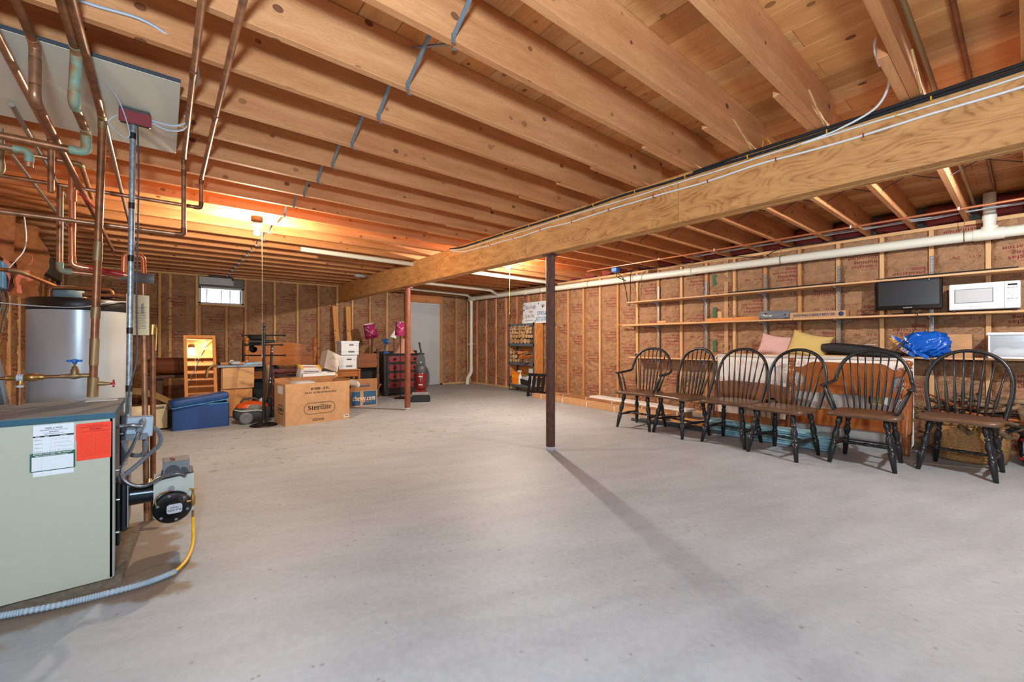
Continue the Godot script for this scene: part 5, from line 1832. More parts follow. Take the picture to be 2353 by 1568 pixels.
func turned_post(st: SurfaceTool, x: float, h: float, r: float) -> void:
	var p := [[0.0, 0.0], [r * 0.8, 0.0], [r * 0.8, 0.03], [r * 0.6, 0.05], [r * 1.0, 0.1], [r * 1.05, 0.2], [r * 1.05, 0.5], [r * 0.75, 0.53], [r * 1.1, 0.56], [r * 0.75, 0.59], [r * 1.1, 0.66], [r * 1.0, 0.72], [r * 0.75, 0.74], [r * 1.05, 0.76], [r * 0.75, 0.78], [r * 1.1, 0.84], [r * 1.1, 0.93], [r * 0.6, 0.95], [r * 0.6, 0.958], [r * 1.1, 0.97]]
	var q := []
	for a in p: q.append([a[0], a[1] * h * 0.95])
	for a in [[0.7, 0.935], [1.0, 0.95], [1.1, 0.97], [0.9, 0.99], [0.4, 1.0], [0.0, 1.002]]: q.append([r * a[0], h * a[1]])
	lathe(st, q, 16, T(V(x, 0, 0)))

# ---------- cartons ----------
func build_boxes() -> void:
	var st: SurfaceTool
	var t := thing("storage_carton", "large open brown carton printed Sterilite on the floor", "carton", V(1.585, 0, -6.24), deg_to_rad(5.5))
	var w := 0.83
	var h := 0.535
	var d := 0.46
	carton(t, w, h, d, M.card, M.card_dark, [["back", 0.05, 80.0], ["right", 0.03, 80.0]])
	var z := d / 2 + 0.0012
	write("lettering", "#1990 - 4 Pc.", 0.034, M.ink, t, T(V(0.02, 0.455, z)), "sans-bold", 0.25)
	write("lettering", "116 QT. ULTRA STORAGE BOX", 0.021, M.ink, t, T(V(0.02, 0.405, z)), "sans-bold", 0.42)
	write("lettering", "Sterilite", 0.062, M.ink, t, T(V(0.01, 0.205, z)), "serif-bold", 0.3)
	st = S()
	var o := round_rect(0.4, 0.145, 0.07, 8)
	for i in o.size():
		var a := o[i]
		var b := o[(i + 1) % o.size()]
		bar(st, V(a.x + 0.01, a.y + 0.2, z), V(b.x + 0.01, b.y + 0.2, z), 0.011, 0.001)
	put("logo_outline", st, M.ink, t)
	write("lettering", "Sterilite Corporation", 0.011, M.ink, t, T(V(-0.01, 0.055, z)), "sans-bold")
	write("lettering", "Townsend, MA 01469", 0.011, M.ink, t, T(V(-0.01, 0.038, z)), "sans-bold")
	st = S()
	box(st, V(0.37, 0.045, z), V(0.075, 0.036, 0.001))
	put("white_label", st, M.white, t)
	st = S()
	for k in 14: box(st, V(0.342 + k * 0.0042, 0.048, z + 0.0008), V(0.0012 + 0.0012 * (k % 3), 0.02, 0.0004))
	put("barcode", st, M.ink, t)
	var lf := T(V(-w / 2 - 0.0012, 0.2, 0.05), V(0, -90, 0))
	write("lettering", "Sterilite", 0.05, M.ink, t, lf, "serif-bold", 0.16)
	st = S()
	o = round_rect(0.22, 0.11, 0.05, 5)
	for i in o.size(): bar(st, lf * V(o[i].x, o[i].y, 0), lf * V(o[(i + 1) % o.size()].x, o[(i + 1) % o.size()].y, 0), 0.001, 0.009)
	put("logo_outline", st, M.ink, t)
	st = S()
	box(st, V(-w / 2 - 0.001, 0.45, 0.02), V(0.001, 0.1, 0.2))
	put("side_label", st, M.white, t)
	# a pale lid handle sticking out of the carton
	t = thing("plastic_tub", "pale plastic tub standing inside the big carton", "tub", V(1.45, 0.1, -6.2), deg_to_rad(5.5))
	st = S()
	lump(st, V(0.3, 0.44, 0.3), 0.3, 0.3, 20, 10, T(V(0, 0.23, 0)))
	put("tub", st, M.light_grey, t)
	# white tray box on a hidden stool, printed box lying upside down in it
	box_thing("plain_carton", "plain brown carton hidden behind the Sterilite carton", "carton", V(1.85, 0, -6.86), V(0.62, 0.46, 0.36), M.card, 3.0)
	t = thing("white_tray_box", "shallow white cardboard box on top of a brown carton", "box", V(1.78, 0.462, -6.84), deg_to_rad(4))
	carton(t, 0.46, 0.15, 0.32, M.white, M.white)
	t = thing("printed_paper_box", "white box with yellow corners and upside down red lettering", "box", V(1.67, 0.50, -6.88))
	t.rotation_degrees = V(24, 4, -3)
	st = S()
	box(st, V(0, 0.11, 0), V(0.29, 0.22, 0.15), Transform3D.IDENTITY, 0.002)
	put("body", st, M.white, t)
	for s in [-1, 1]:
		st = S()
		box(st, V(s * 0.127, 0.222, 0), V(0.04, 0.002, 0.151))
		if s > 0: box(st, V(0.146, 0.202, 0), V(0.002, 0.04, 0.15))
		put("yellow_corner", st, M.yellow, t)
	write("lettering", "W.B.MASON", 0.042, M.ink_red, t, T(V(-0.005, 0.2245, 0.0), V(-90, 180, 0)), "serif-bold", 0.19)
	write("lettering", "MULTI-PURPOSE PAPER", 0.016, mat(rgb(110, 20, 50), 0.7), t, T(V(0.0, 0.185, 0.0765), V(0, 0, 180)), "sans-bold", 0.2)
	write("lettering", "WHITE  RECYCLED  8½ x 11", 0.014, mat(rgb(110, 20, 50), 0.7), t, T(V(0.0, 0.155, 0.0765), V(0, 0, 180)), "sans-bold", 0.24)
	write("lettering", "W.B.MASON", 0.02, M.ink_red, t, T(V(0.02, 0.115, 0.0765), V(0, 0, 180)), "serif-bold", 0.16)
	# small wooden table carrying two file boxes
	t = thing("small_table", "small orange wooden table under the white file boxes", "table", V(2.53, -0.043, -7.79), deg_to_rad(-6))
	st = S()
	box(st, V(0, 0.628, 0), V(0.42, 0.024, 0.46), Transform3D.IDENTITY, 0.004)
	put("top", st, M.honey, t)
	st = S()
	box(st, V(0, 0.56, 0.2), V(0.38, 0.1, 0.018), Transform3D.IDENTITY, 0.002)
	box(st, V(-0.18, 0.56, 0), V(0.018, 0.1, 0.4), Transform3D.IDENTITY, 0.002)
	put("apron", st, M.honey, t)
	for s in [[-1, -1], [1, -1], [1, 1], [-1, 1]]:
		st = S()
		box(st, V(s[0] * 0.185, 0.33, s[1] * 0.2), V(0.04, 0.574, 0.04), Transform3D.IDENTITY, 0.003)
		put("leg", st, M.honey, t)
	var paper_white := mat(rgb(222, 226, 232), 0.6)
	for k in 2:
		var y := 0.598 + 0.252 * k
		t = thing("file_box", ["lower white file storage box with black oval label on the small table", "upper white file storage box with lid, stacked on another"][k], "file box", V(2.53 + 0.03 * k, y, -7.78), deg_to_rad(-9.0 + 2 * k), "white file boxes")
		t.scale = V(1.08, 1.08, 1.08)
		st = S()
		box(st, V(0, 0.11, 0), V(0.27, 0.22, 0.4), Transform3D.IDENTITY, 0.002)
		put("body", st, paper_white, t)
		st = S()
		box(st, V(0, 0.207, 0), V(0.285, 0.036, 0.415), Transform3D.IDENTITY, 0.002)
		put("lid", st, paper_white, t)
		st = S()
		plate(st, round_rect(0.1, 0.026, 0.012), 0.001, T(V(0.02, 0.05, 0.2008)))
		put("oval_label", st, M.black, t)
		st = S()
		plate(st, round_rect(0.075, 0.022, 0.01), 0.001, T(V(-0.1358, 0.05, 0.09), V(0, -90, 0)))
		put("oval_label", st, M.black, t)
		write("lettering", "BANKERS BOX", 0.009, M.white, t, T(V(0.02, 0.05, 0.202)), "sans-bold", 0.08)
		st = S()
		plate(st, round_rect(0.075, 0.022, 0.01), 0.001, T(V(0.02, 0.16, 0.2008)))
		put("hand_hole", st, M.dark_grey, t)
		st = S()
		box(st, V(-0.09, 0.05, 0.2008), V(0.06, 0.002, 0.0006))
		box(st, V(0.11, 0.05, 0.2008), V(0.04, 0.002, 0.0006))
		box(st, V(0.1, 0.15, 0.2008), V(0.03, 0.006, 0.0006))
		put("ruled_line", st, M.ink_blue, t)
	# cream case with cord
	t = thing("cream_case", "cream boxy lamp case tilted against the file boxes, cord looped over it", "case", V(2.11, 0.575, -7.45))
	t.rotation_degrees = V(-10, 12, -16)
	st = S()
	plate(st, poly([-0.1, 0.0, 0.13, -0.02, 0.15, 0.27, -0.1, 0.32]), 0.2, T(V(0, 0.03, 0)))
	put("shell", st, mat(rgb(214, 204, 188), 0.6), t)
	st = S()
	for k in 3:
		var ring := []
		for j in 21: ring.append(V(0.05 + (0.09 + 0.012 * k) * cos(TAU * j / 20) , 0.17 + (0.1 - 0.02 * k) * sin(TAU * j / 20), 0.104 + 0.02 * sin(j + k)))
		tube(st, ring, 0.0035, 6, false)
	put("cord", st, M.white, t)
	t = thing("straw_ball", "tan rounded bundle under the cream case", "bundle", V(2.08, 0.462, -6.98))
	st = S()
	lump(st, V(0.14, 0.14, 0.13), 1, 1, 14, 10, T(V(0, 0.07, 0)))
	put("bundle", st, mat(rgb(186, 150, 98), 0.9), t)
	# dark footboard and black crate right of the file boxes
	t = thing("bed_footboard", "dark brown footboard behind the file boxes", "footboard", V(2.95, 0, -8.06))
	st = S()
	box(st, V(0, 0.72, 0), V(0.56, 0.27, 0.03), Transform3D.IDENTITY, 0.004)
	put("panel", st, wood(83, rgb(146, 86, 44), rgb(104, 56, 24), 2, 0.35, 0.5), t)
	for s in [-1, 1]:
		st = S()
		turned_post(st, s * 0.28, 0.95 if s > 0 else 0.9, 0.03)
		put("post", st, M.dark_wood, t)
	box_thing("black_crate", "black box standing in the gap beside the dresser", "box", V(2.98, 0, -8.35), V(0.5, 0.6, 0.3), M.black_matt)
	# open carton printed chewy
	t = thing("pet_food_carton", "open brown carton with blue printed sides reading chewy", "carton", V(2.62, 0, -7.28), deg_to_rad(-5))
	w = 0.44
	h = 0.26
	d = 0.4
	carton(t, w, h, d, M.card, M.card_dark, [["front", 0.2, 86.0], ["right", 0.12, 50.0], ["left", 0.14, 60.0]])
	z = d / 2 + 0.001
	var cb := mat(rgb(38, 84, 118), 0.75)
	st = S()
	span(st, V(-w / 2 + 0.012, 0.015, z - 0.0005), V(-0.062, 0.25, z + 0.0005))
	plate(st, poly([-0.012, 0.25, 0.205, 0.25, 0.205, 0.015, -0.02, 0.015, -0.005, 0.12]), 0.001, T(V(0, 0, z)))
	put("blue_print", st, cb, t)
	st = S()
	span(st, V(-w / 2 - 0.001, 0.015, -0.19), V(-w / 2, 0.25, 0.18))
	put("blue_print", st, cb, t)
	write("lettering", "chewy.com", 0.075, mat(rgb(232, 196, 156), 0.8), t, T(V(0.0, 0.13, z + 0.001)), "sans-bold", 0.37)
	write("lettering", "where pet lovers shop", 0.016, M.card, t, T(V(0.03, 0.075, z + 0.001)), "sans", 0.2)
	var fl := T(V(0, h + 0.1, d / 2 + 0.011), V(-4, 0, 0))
	st = S()
	plate(st, round_rect(0.085, 0.028, 0.013), 0.001, fl * T(V(0, 0.055, 0)))
	put("hand_hole", st, M.ink, t)
	write("lettering", "1-800-672-4399", 0.014, M.ink_blue, t, fl * T(V(0, 0.012, 0.001)), "sans", 0.19)
	st = S()
	plate(st, round_rect(0.19, 0.02, 0.004), 0.001, fl * T(V(0, -0.02, 0)))
	put("phone_band", st, M.ink_blue, t)
	t = thing("rolled_blanket", "off white rolled blanket draped over the open carton", "blanket", V(2.43, 0.32, -7.15))
	st = S()
	tube(st, curve([V(-0.24, 0.06, 0.05), V(-0.08, 0.09, 0.06), V(0.05, 0.06, 0.05), V(0.12, -0.04, 0.0)]), [0.035] + [0.045, 0.05, 0.05, 0.052, 0.055, 0.055, 0.055, 0.055, 0.055, 0.05, 0.05, 0.05, 0.05, 0.045, 0.045, 0.045] + [0.04, 0.02], 14)
	put("roll", st, mat(rgb(214, 204, 186), 0.9), t)

# ---------- dresser group ----------
func build_dresser() -> void:
	var st: SurfaceTool
	var worn := mat(Color.WHITE, 0.5, 0.0, tex(paint(128, 128, func(u: float, v: float) -> Color:
		var n := sin(u * 91.0) * sin(v * 57.0 + u * 13.0)
		return rgb(26, 25, 25).lerp(rgb(70, 62, 54), smoothstep(0.75, 1.0, n)))))
	worn.uv1_scale = V(2, 2, 1)
	var t := thing("dresser", "worn black dresser with four dark red pointed drawer panels", "dresser", V(3.79, 0, -8.3), deg_to_rad(-4))
	st = S()
	box(st, V(0, 0.455, 0), V(0.82, 0.73, 0.5), Transform3D.IDENTITY, 0.004)
	put("body", st, worn, t)
	st = S()
	box(st, V(0, 0.832, 0.005), V(0.88, 0.024, 0.55), Transform3D.IDENTITY, 0.006)
	put("top", st, worn, t)
	st = S()
	plate(st, poly([-0.41, 0.0, -0.34, 0.0, -0.3, 0.06, 0.3, 0.06, 0.34, 0.0, 0.41, 0.0, 0.41, 0.1, -0.41, 0.1]), 0.03, T(V(0, 0, 0.235)))
	plate(st, poly([-0.25, 0.0, -0.19, 0.0, -0.15, 0.06, 0.15, 0.06, 0.19, 0.0, 0.25, 0.0, 0.25, 0.1, -0.25, 0.1]), 0.03, T(V(-0.395, 0, 0), V(0, 90, 0)))
	plate(st, poly([-0.25, 0.0, -0.19, 0.0, -0.15, 0.06, 0.15, 0.06, 0.19, 0.0, 0.25, 0.0, 0.25, 0.1, -0.25, 0.1]), 0.03, T(V(0.395, 0, 0), V(0, 90, 0)))
	put("plinth", st, worn, t)
	var dred := mat(rgb(120, 34, 38), 0.45)
	for k in 4:
		var y := 0.735 - 0.172 * k
		var dr := Node3D.new()
		dr.name = "drawer"
		t.add_child(dr, true)
		st = S()
		box(st, V(0.01, y, 0.253), V(0.76, 0.155, 0.02), Transform3D.IDENTITY, 0.004)
		put("drawer_front", st, worn, dr)
		st = S()
		plate(st, poly([-0.34, y, -0.3, y - 0.058, 0.3, y - 0.058, 0.34, y, 0.3, y + 0.058, -0.3, y + 0.058]), 0.008, T(V(0.01, 0, 0.266)))
		put("red_panel", st, dred, dr)
		for x in [-0.2, 0.22]:
			st = S()
			lathe(st, [[0.0, 0.0], [0.012, 0.0], [0.011, 0.015], [0.026, 0.022], [0.026, 0.034], [0.0, 0.042]], 14, T(V(x, y, 0.268), V(90, 0, 0)))
			put("knob", st, M.black, dr)
	# lamps; magenta shades with white flowers
	var rg := RandomNumberGenerator.new()
	rg.seed = 12
	var im := Image.create_empty(256, 160, false, Image.FORMAT_RGB8)
	im.fill(rgb(150, 22, 82))
	for k in 26:
		var cx := rg.randf() * 256
		var cy := 20 + rg.randf() * 120
		var r := rg.randf_range(4, 11)
		for j in 6:
			var a := TAU * j / 6 + rg.randf()
			var p := Vector2(cx, cy) + Vector2(cos(a), sin(a)) * r
			im.fill_rect(Rect2i(int(p.x) - 2, int(p.y) - 2, 4, 4), rgb(244, 206, 224))
			im.fill_rect(Rect2i(int((p.x + cx) / 2) - 1, int((p.y + cy) / 2) - 1, 2, 2), rgb(244, 206, 224))
	var shade_m := mat(Color.WHITE, 0.8, 0.0, tex(im), V(2, 3.6, 1))
	for p in [[V(3.383, 0, -8.75), 1.19, 14.0, 0.125, 0.29, "magenta flowered floor lamp with a tilted shade behind the dresser"], [V(3.50, 0, -7.62), 1.22, 0.0, 0.095, 0.26, "magenta flowered floor lamp on a thin black pole before the dresser"]]:
		t = thing("floor_lamp", p[5], "lamp", p[0], 0.0, "magenta floor lamps")
		st = S()
		lathe(st, [[0.0, 0.0], [0.12, 0.0], [0.122, 0.008], [0.05, 0.016], [0.012, 0.024], [0.0, 0.03]], 24)
		put("base", st, M.black, t)
		st = S()
		tube(st, [V(0, 0.02, 0), V(0, p[1], 0)], 0.009, 10)
		put("pole", st, M.black, t)
		var sx := T(V(0, p[1] - 0.02, 0), V(4, 0, p[2]))
		st = S()
		lathe(st, [[p[3] + 0.012, 0.0], [p[3] - 0.01, p[4]]], 28, sx)
		put("shade", st, shade_m, t)
		st = S()
		lathe(st, [[p[3] + 0.009, 0.0], [p[3] - 0.013, p[4]]], 28, sx)
		lathe(st, [[p[3] - 0.013, p[4]], [p[3] - 0.01, p[4] + 0.002]], 28, sx)
		put("shade_lining", st, M.white, t)
	t = thing("desk_lamp", "bright blue desk lamp on the dresser", "lamp", V(3.5, 0.846, -8.3))
	st = S()
	lathe(st, [[0.0, 0.0], [0.07, 0.0], [0.07, 0.012], [0.02, 0.03], [0.0, 0.03]], 22)
	put("base", st, M.blue, t)
	st = S()
	tube(st, [V(-0.02, 0.02, 0), V(-0.035, 0.23, 0)], 0.01, 10)
	put("stem", st, M.blue, t)
	st = S()
	lathe(st, [[0.0, 0.0], [0.018, 0.004], [0.024, 0.05], [0.05, 0.1], [0.06, 0.13], [0.0, 0.12]], 20, T(V(-0.09, 0.27, 0), V(0, 0, -104)))
	put("head", st, M.blue, t)
	t = thing("table_lamp", "small white cone lamp on a chrome stem on the dresser", "lamp", V(3.665, 0.846, -8.3))
	st = S()
	lathe(st, [[0.0, 0.0], [0.05, 0.0], [0.05, 0.008], [0.008, 0.014], [0.007, 0.36], [0.0, 0.36]], 18)
	put("stem", st, M.steel, t)
	st = S()
	lathe(st, [[0.075, 0.0], [0.02, 0.16], [0.0, 0.165]], 22, T(V(-0.02, 0.31, 0), V(0, 0, -18)))
	put("shade", st, M.white, t)
	t = thing("bell_lampshade", "dusty pink bell shaped lampshade sitting on the dresser", "lampshade", V(3.86, 0.846, -8.22))
	st = S()
	lathe(st, [[0.225, 0.0], [0.17, 0.06], [0.12, 0.15], [0.085, 0.24], [0.07, 0.3]], 28)
	put("shade", st, mat(rgb(206, 150, 128), 0.85), t)
	st = S()
	lathe(st, [[0.07, 0.3], [0.055, 0.3], [0.055, 0.29]], 20)
	put("top_ring", st, M.white, t)
	t = box_thing("laptop", "closed black laptop and tray on the dresser", "laptop", V(3.52, 0.846, -8.47), V(0.34, 0.035, 0.2), M.black_matt, 3.0)
	t = box_thing("cable_box", "small black flat box at the right end of the dresser", "box", V(4.12, 0.846, -8.4), V(0.16, 0.05, 0.16), M.black_matt)
	# upright vacuum in front of the dresser
	t = thing("upright_vacuum", "black upright vacuum with red dust bin beside the post", "vacuum", V(3.66, 0, -7.1), deg_to_rad(-30))
	var vred := mat(rgb(112, 26, 28), 0.25)
	st = S()
	plate(st, poly([-0.17, 0.0, 0.17, 0.0, 0.17, 0.06, 0.13, 0.1, 0.06, 0.12, -0.06, 0.12, -0.13, 0.1, -0.17, 0.06]), 0.3, T(V(0, 0.005, 0.08)))
	put("floor_head", st, M.black, t)
	st = S()
	box(st, V(0, 0.075, 0.225), V(0.3, 0.06, 0.02), T(Vector3.ZERO, V(-20, 0, 0)), 0.008)
	put("head_trim", st, M.mid_grey, t)
	st = S()
	box(st, V(0, 0.17, 0.03), V(0.2, 0.09, 0.16), Transform3D.IDENTITY, 0.02)
	put("head_cover", st, vred, t)
	st = S()
	lathe(st, [[0.0, 0.2], [0.09, 0.2], [0.1, 0.25], [0.1, 0.5], [0.085, 0.53], [0.0, 0.53]], 24, T(V(0, 0, 0.02)))
	put("dust_bin", st, vred, t)
	st = S()
	lump(st, V(0.25, 0.36, 0.18), 0.5, 0.5, 22, 12, T(V(0, 0.38, -0.06)))
	put("body", st, M.dark_grey, t)
	st = S()
	lathe(st, [[0.1, 0.5], [0.115, 0.54], [0.1, 0.62], [0.07, 0.66], [0.0, 0.67]], 24, T(V(0, 0, 0.01)))
	put("bin_lid", st, M.dark_grey, t)
	st = S()
	plate(st, poly([-0.085, 0.58, 0.085, 0.58, 0.07, 0.78, 0.045, 0.84, -0.045, 0.84, -0.07, 0.78]), 0.07, T(V(0, 0, -0.06)))
	put("upper_body", st, M.dark_grey, t)
	st = S()
	tube(st, curve([V(0, 0.82, -0.06), V(-0.005, 0.92, -0.07), V(-0.02, 1.0, -0.085), V(-0.035, 1.07, -0.08)]), [0.024, 0.022, 0.02, 0.02, 0.018, 0.018, 0.018, 0.018, 0.018, 0.018, 0.018, 0.018, 0.018, 0.018, 0.018, 0.018, 0.018, 0.018, 0.014], 12)
	put("handle", st, M.black, t)
	st = S()
	tube(st, curve([V(0.12, 0.25, -0.04), V(0.14, 0.4, -0.05), V(0.12, 0.56, -0.07), V(0.05, 0.62, -0.09)]), 0.018, 10)
	put("hose", st, M.dark_grey, t)
	for b in [[0.45, 0.121, 0.07], [0.3, 0.121, 0.07], [0.7, -0.024, 0.03]]:
		st = S()
		box(st, V(0, b[0], b[1]), V(b[2], 0.02, 0.002))
		put("badge", st, M.light_grey, t)

# ---------- firewood rack ----------
func build_firewood_rack() -> void:
	var st: SurfaceTool
	var steel_blue := mat(rgb(84, 96, 112), 0.5, 0.2)
	# local: x along the rack front to the left seen from the room, z out of the wall; the rack faces -x of the room
	var t := thing("storage_rack", "blue grey steel rack with plywood sides holding firewood against the right wall", "rack", V(6.09, 0, -6.96), deg_to_rad(-90))
	var hw := 0.42
	var dp := 0.13
	for sx in [-1, 1]:
		for sz in [-1, 1]:
			st = S()
			span(st, V(sx * hw, 0, sz * dp), V(sx * (hw - 0.035), 1.49, sz * (dp - 0.006)), 0.001)
			span(st, V(sx * hw, 0, sz * dp), V(sx * (hw - 0.006), 1.49, sz * (dp - 0.03)), 0.001)
			put("upright", st, steel_blue, t)
	for y in [0.14, 0.62, 1.03, 1.46]:
		st = S()
		span(st, V(-hw, y - 0.045, dp), V(hw, y + 0.012, dp - 0.006), 0.001)
		span(st, V(-hw, y - 0.045, -dp), V(hw, y + 0.012, -dp + 0.006), 0.001)
		put("shelf_beam", st, steel_blue, t)
		st = S()
		span(st, V(-hw + 0.008, y - 0.005, -dp + 0.008), V(hw - 0.008, y + 0.011, dp - 0.008))
		put("shelf_board", st, M.shelf, t)
	for sx in [-1, 1]:
		st = S()
		span(st, V(sx * (hw + 0.001), 0.32, -dp + 0.005), V(sx * (hw + 0.014), 1.47, dp - 0.012), 0.001)
		put("side_panel", st, M.plywood, t)
	st = S()
	span(st, V(-hw + 0.01, 0.16, -dp - 0.002), V(hw - 0.01, 1.45, -dp - 0.01))
	put("back_panel", st, M.plywood, t)
	# logs
	var bark := mat(Color.WHITE, 0.9, 0.0, tex(paint(128, 128, func(u: float, v: float) -> Color:
		var n := sin(u * 60.0 + sin(v * 23.0) * 2.0) * 0.5 + sin(v * 41.0 + u * 17.0) * 0.5
		return rgb(142, 118, 88).lerp(rgb(84, 66, 48), 0.5 + 0.5 * n))))
	var cut := mat(Color.WHITE, 0.8, 0.0, tex(paint(128, 128, func(u: float, v: float) -> Color:
		var d := Vector2(u - 0.5, v - 0.5).length() * 2.0
		var a := atan2(v - 0.5, u - 0.5)
		var ring := 0.5 + 0.5 * sin(d * 46.0 + sin(a * 3.0) * 0.8)
		return rgb(206, 176, 136).lerp(rgb(168, 134, 98), ring * 0.6 + 0.3 * d))))
	M.bark = bark
	M.cut = cut
	M.cut2 = tinted(cut, rgb(226, 214, 200))
	M.cut3 = tinted(cut, rgb(255, 236, 208))
	var meshes := []
	for k in 4:
		var n := noise(600 + k, 1.0, 2)
		var prof := []
		for j in 14:
			var a := TAU * j / 14
			prof.append(Vector2(cos(a), sin(a)) * (1.0 + 0.12 * n.get_noise_2d(cos(a) * 2.0, sin(a) * 2.0 + k)))
		var sb := S()
		var se := S()
		var sf := S()
		for j in 14:
			var a: Vector2 = prof[j]
			var b: Vector2 = prof[(j + 1) % 14]
			quad(sb, V(a.x, a.y, -0.5), V(b.x, b.y, -0.5), V(b.x, b.y, 0.5), V(a.x, a.y, 0.5), 0, Vector2(j / 14.0, 0), Vector2((j + 1) / 14.0, 0), Vector2((j + 1) / 14.0, 1), Vector2(j / 14.0, 1))
			tri(se, V(0, 0, 0.5), V(a.x, a.y, 0.5), V(b.x, b.y, 0.5), FLAT, Vector2(0.5, 0.5), a * 0.5 + Vector2(0.5, 0.5), b * 0.5 + Vector2(0.5, 0.5))
			tri(sf, V(0, 0, -0.5), V(b.x, b.y, -0.5), V(a.x, a.y, -0.5), FLAT, Vector2(0.5, 0.5), b * 0.5 + Vector2(0.5, 0.5), a * 0.5 + Vector2(0.5, 0.5))
		meshes.append([made(sb), made(se), made(sf)])
	var rg := RandomNumberGenerator.new()
	rg.seed = 77
	var rows := [[1.041, [0.062, 0.058, 0.05, 0.06, 0.055, 0.05, 0.058]], [1.155, [0.05, 0.048, 0.042, 0.055, 0.06, 0.045, 0.04, 0.04]], [1.245, [0.035, 0.042, 0.04, 0.03, 0.045, 0.035, 0.04, 0.05, 0.04]], [1.322, [0.03, 0.035, 0.045, 0.03, 0.04, 0.035, 0.03, 0.04, 0.035, 0.04]], [1.388, [0.025, 0.022, 0.02, 0.026, 0.024, 0.028, 0.02, 0.025, 0.026, 0.022, 0.024, 0.026, 0.028]]]
	for row in rows:
		var x := -0.385
		for r in row[1]:
			var rr: float = r
			if x + rr * 2.0 > 0.4: break
			log_thing(meshes, V(6.09, row[0] + rr, -6.96 + x + rr), rr, 0.25, rg, "round cut log in the full top bay of the rack", "logs on the top bay of the rack")
			x += rr * 2.0 + 0.002
	var r2 := [[0.631, [0.042, 0.05, 0.035, 0.045, 0.04]], [0.715, [0.04, 0.045, 0.045]], [0.8, [0.045, 0.045]]]
	for row in r2:
		var x := -0.385
		for r in row[1]:
			var rr: float = r
			log_thing(meshes, V(6.09, row[0] + rr, -6.96 + x + rr), rr, 0.24, rg, "short log stacked at the left of the rack's middle bay", "logs in the middle bay of the rack")
			x += rr * 2.0 + 0.002
	# split pieces lying lengthwise
	for k in 5:
		t = thing("split_log", ["long split log at the bottom right of the middle bay", "second long split log in the middle bay", "pale split log resting across the middle bay", "dark bark piece lying on the middle bay stack", "orange split wedge sticking out of the middle bay"][k], "log", V([6.06, 6.12, 6.05, 6.12, 6.03][k], [0.677, 0.682, 0.765, 0.82, 0.84][k], [-6.72, -6.75, -6.8, -6.82, -6.98][k]), deg_to_rad([90.0, 88.0, 80.0, 96.0, 60.0][k]))
		st = S()
		var n := noise(640 + k, 1.0, 2)
		plate(st, poly([-0.04, -0.035, 0.04, -0.04, 0.03, 0.03, -0.03, 0.04]), [0.42, 0.4, 0.45, 0.4, 0.22][k], T(Vector3.ZERO, V(0, 0, 20.0 * k)))
		put("split_wood", st, tinted(M.joist2, rgb(226, 196, 160)) if k in [2, 4] else bark, t)
	# bottom bay goods
	for k in 2:
		t = box_thing("detergent_box", ["left orange detergent box on the bottom bay of the rack", "right orange detergent box beside the spray bottle"][k], "box", V(6.07, 0.152, -7.27 + 0.12 * k), V(0.14, 0.27, 0.1), mat(rgb(236, 132, 20), 0.4), 0.0, 0.004, "orange boxes on the rack")
		st = S()
		box(st, V(-0.0705, 0.17, 0), V(0.001, 0.06, 0.06))
		put("label_patch", st, M.yellow, t)
	t = thing("spray_bottle", "white spray bottle on the bottom bay of the rack", "bottle", V(6.03, 0.152, -7.06))
	st = S()
	lathe(st, [[0.0, 0.0], [0.04, 0.0], [0.042, 0.02], [0.04, 0.16], [0.015, 0.22], [0.013, 0.26]], 16)
	put("bottle", st, M.white_plastic, t)
	st = S()
	box(st, V(-0.02, 0.285, 0), V(0.1, 0.04, 0.03), Transform3D.IDENTITY, 0.008)
	put("trigger_head", st, M.white, t)
	t = thing("salt_bag", "green topped white bag behind the black tray on the rack", "bag", V(6.1, 0.152, -6.9))
	st = S()
	lump(st, V(0.18, 0.2, 0.22), 0.6, 0.6, 16, 10, T(V(0, 0.1, 0)))
	put("bag", st, M.light_grey, t)
	st = S()
	lump(st, V(0.16, 0.1, 0.16), 0.8, 0.8, 14, 8, T(V(0, 0.17, 0)))
	put("printed_top", st, mat(rgb(70, 116, 78), 0.6), t)
	t = thing("black_tray", "small black tray leaning at the front of the rack's bottom bay", "tray", V(5.99, 0.152, -6.88))
	st = S()
	plate(st, poly([-0.11, 0.02, 0.1, 0.0, 0.14, 0.1, -0.13, 0.13]), 0.02, T(Vector3.ZERO, V(0, -90, 0)))
	put("tray", st, M.black_matt, t)
	box_thing("tissue_box", "pale grey carton at the right of the rack's bottom bay", "box", V(6.08, 0.152, -6.66), V(0.18, 0.36, 0.16), M.light_grey, 4.0)
	# sign board on top
	t = thing("sign_board", "white hand lettered sign board standing on the firewood rack", "sign", V(6.14, 1.475, -6.70))
	t.rotation_degrees = V(0, -90, 0)
	t.rotate_object_local(V(1, 0, 0), deg_to_rad(-6))
	st = S()
	box(st, V(0, 0.235, 0), V(0.84, 0.47, 0.006), Transform3D.IDENTITY, 0.001)
	put("board", st, mat(rgb(220, 226, 234), 0.6), t)
	var sink := mat(rgb(26, 30, 58), 0.7)
	write("lettering", "This is Tough,", 0.075, sink, t, T(V(-0.19, 0.36, 0.004), V(0, 0, 2)), "serif", 0.36)
	write("lettering", "but", 0.05, sink, t, T(V(-0.16, 0.26, 0.004)), "serif")
	write("lettering", "So Are You", 0.075, sink, t, T(V(-0.19, 0.165, 0.004), V(0, 0, 2)), "serif", 0.3)
	write("lettering", "STAY HEALTHY", 0.02, M.ink_blue, t, T(V(-0.19, 0.065, 0.004)), "sans-bold", 0.26)
	write("lettering", "SPREAD", 0.085, mat(rgb(56, 120, 180), 0.7), t, T(V(0.215, 0.21, 0.004)), "sans-bold", 0.33)
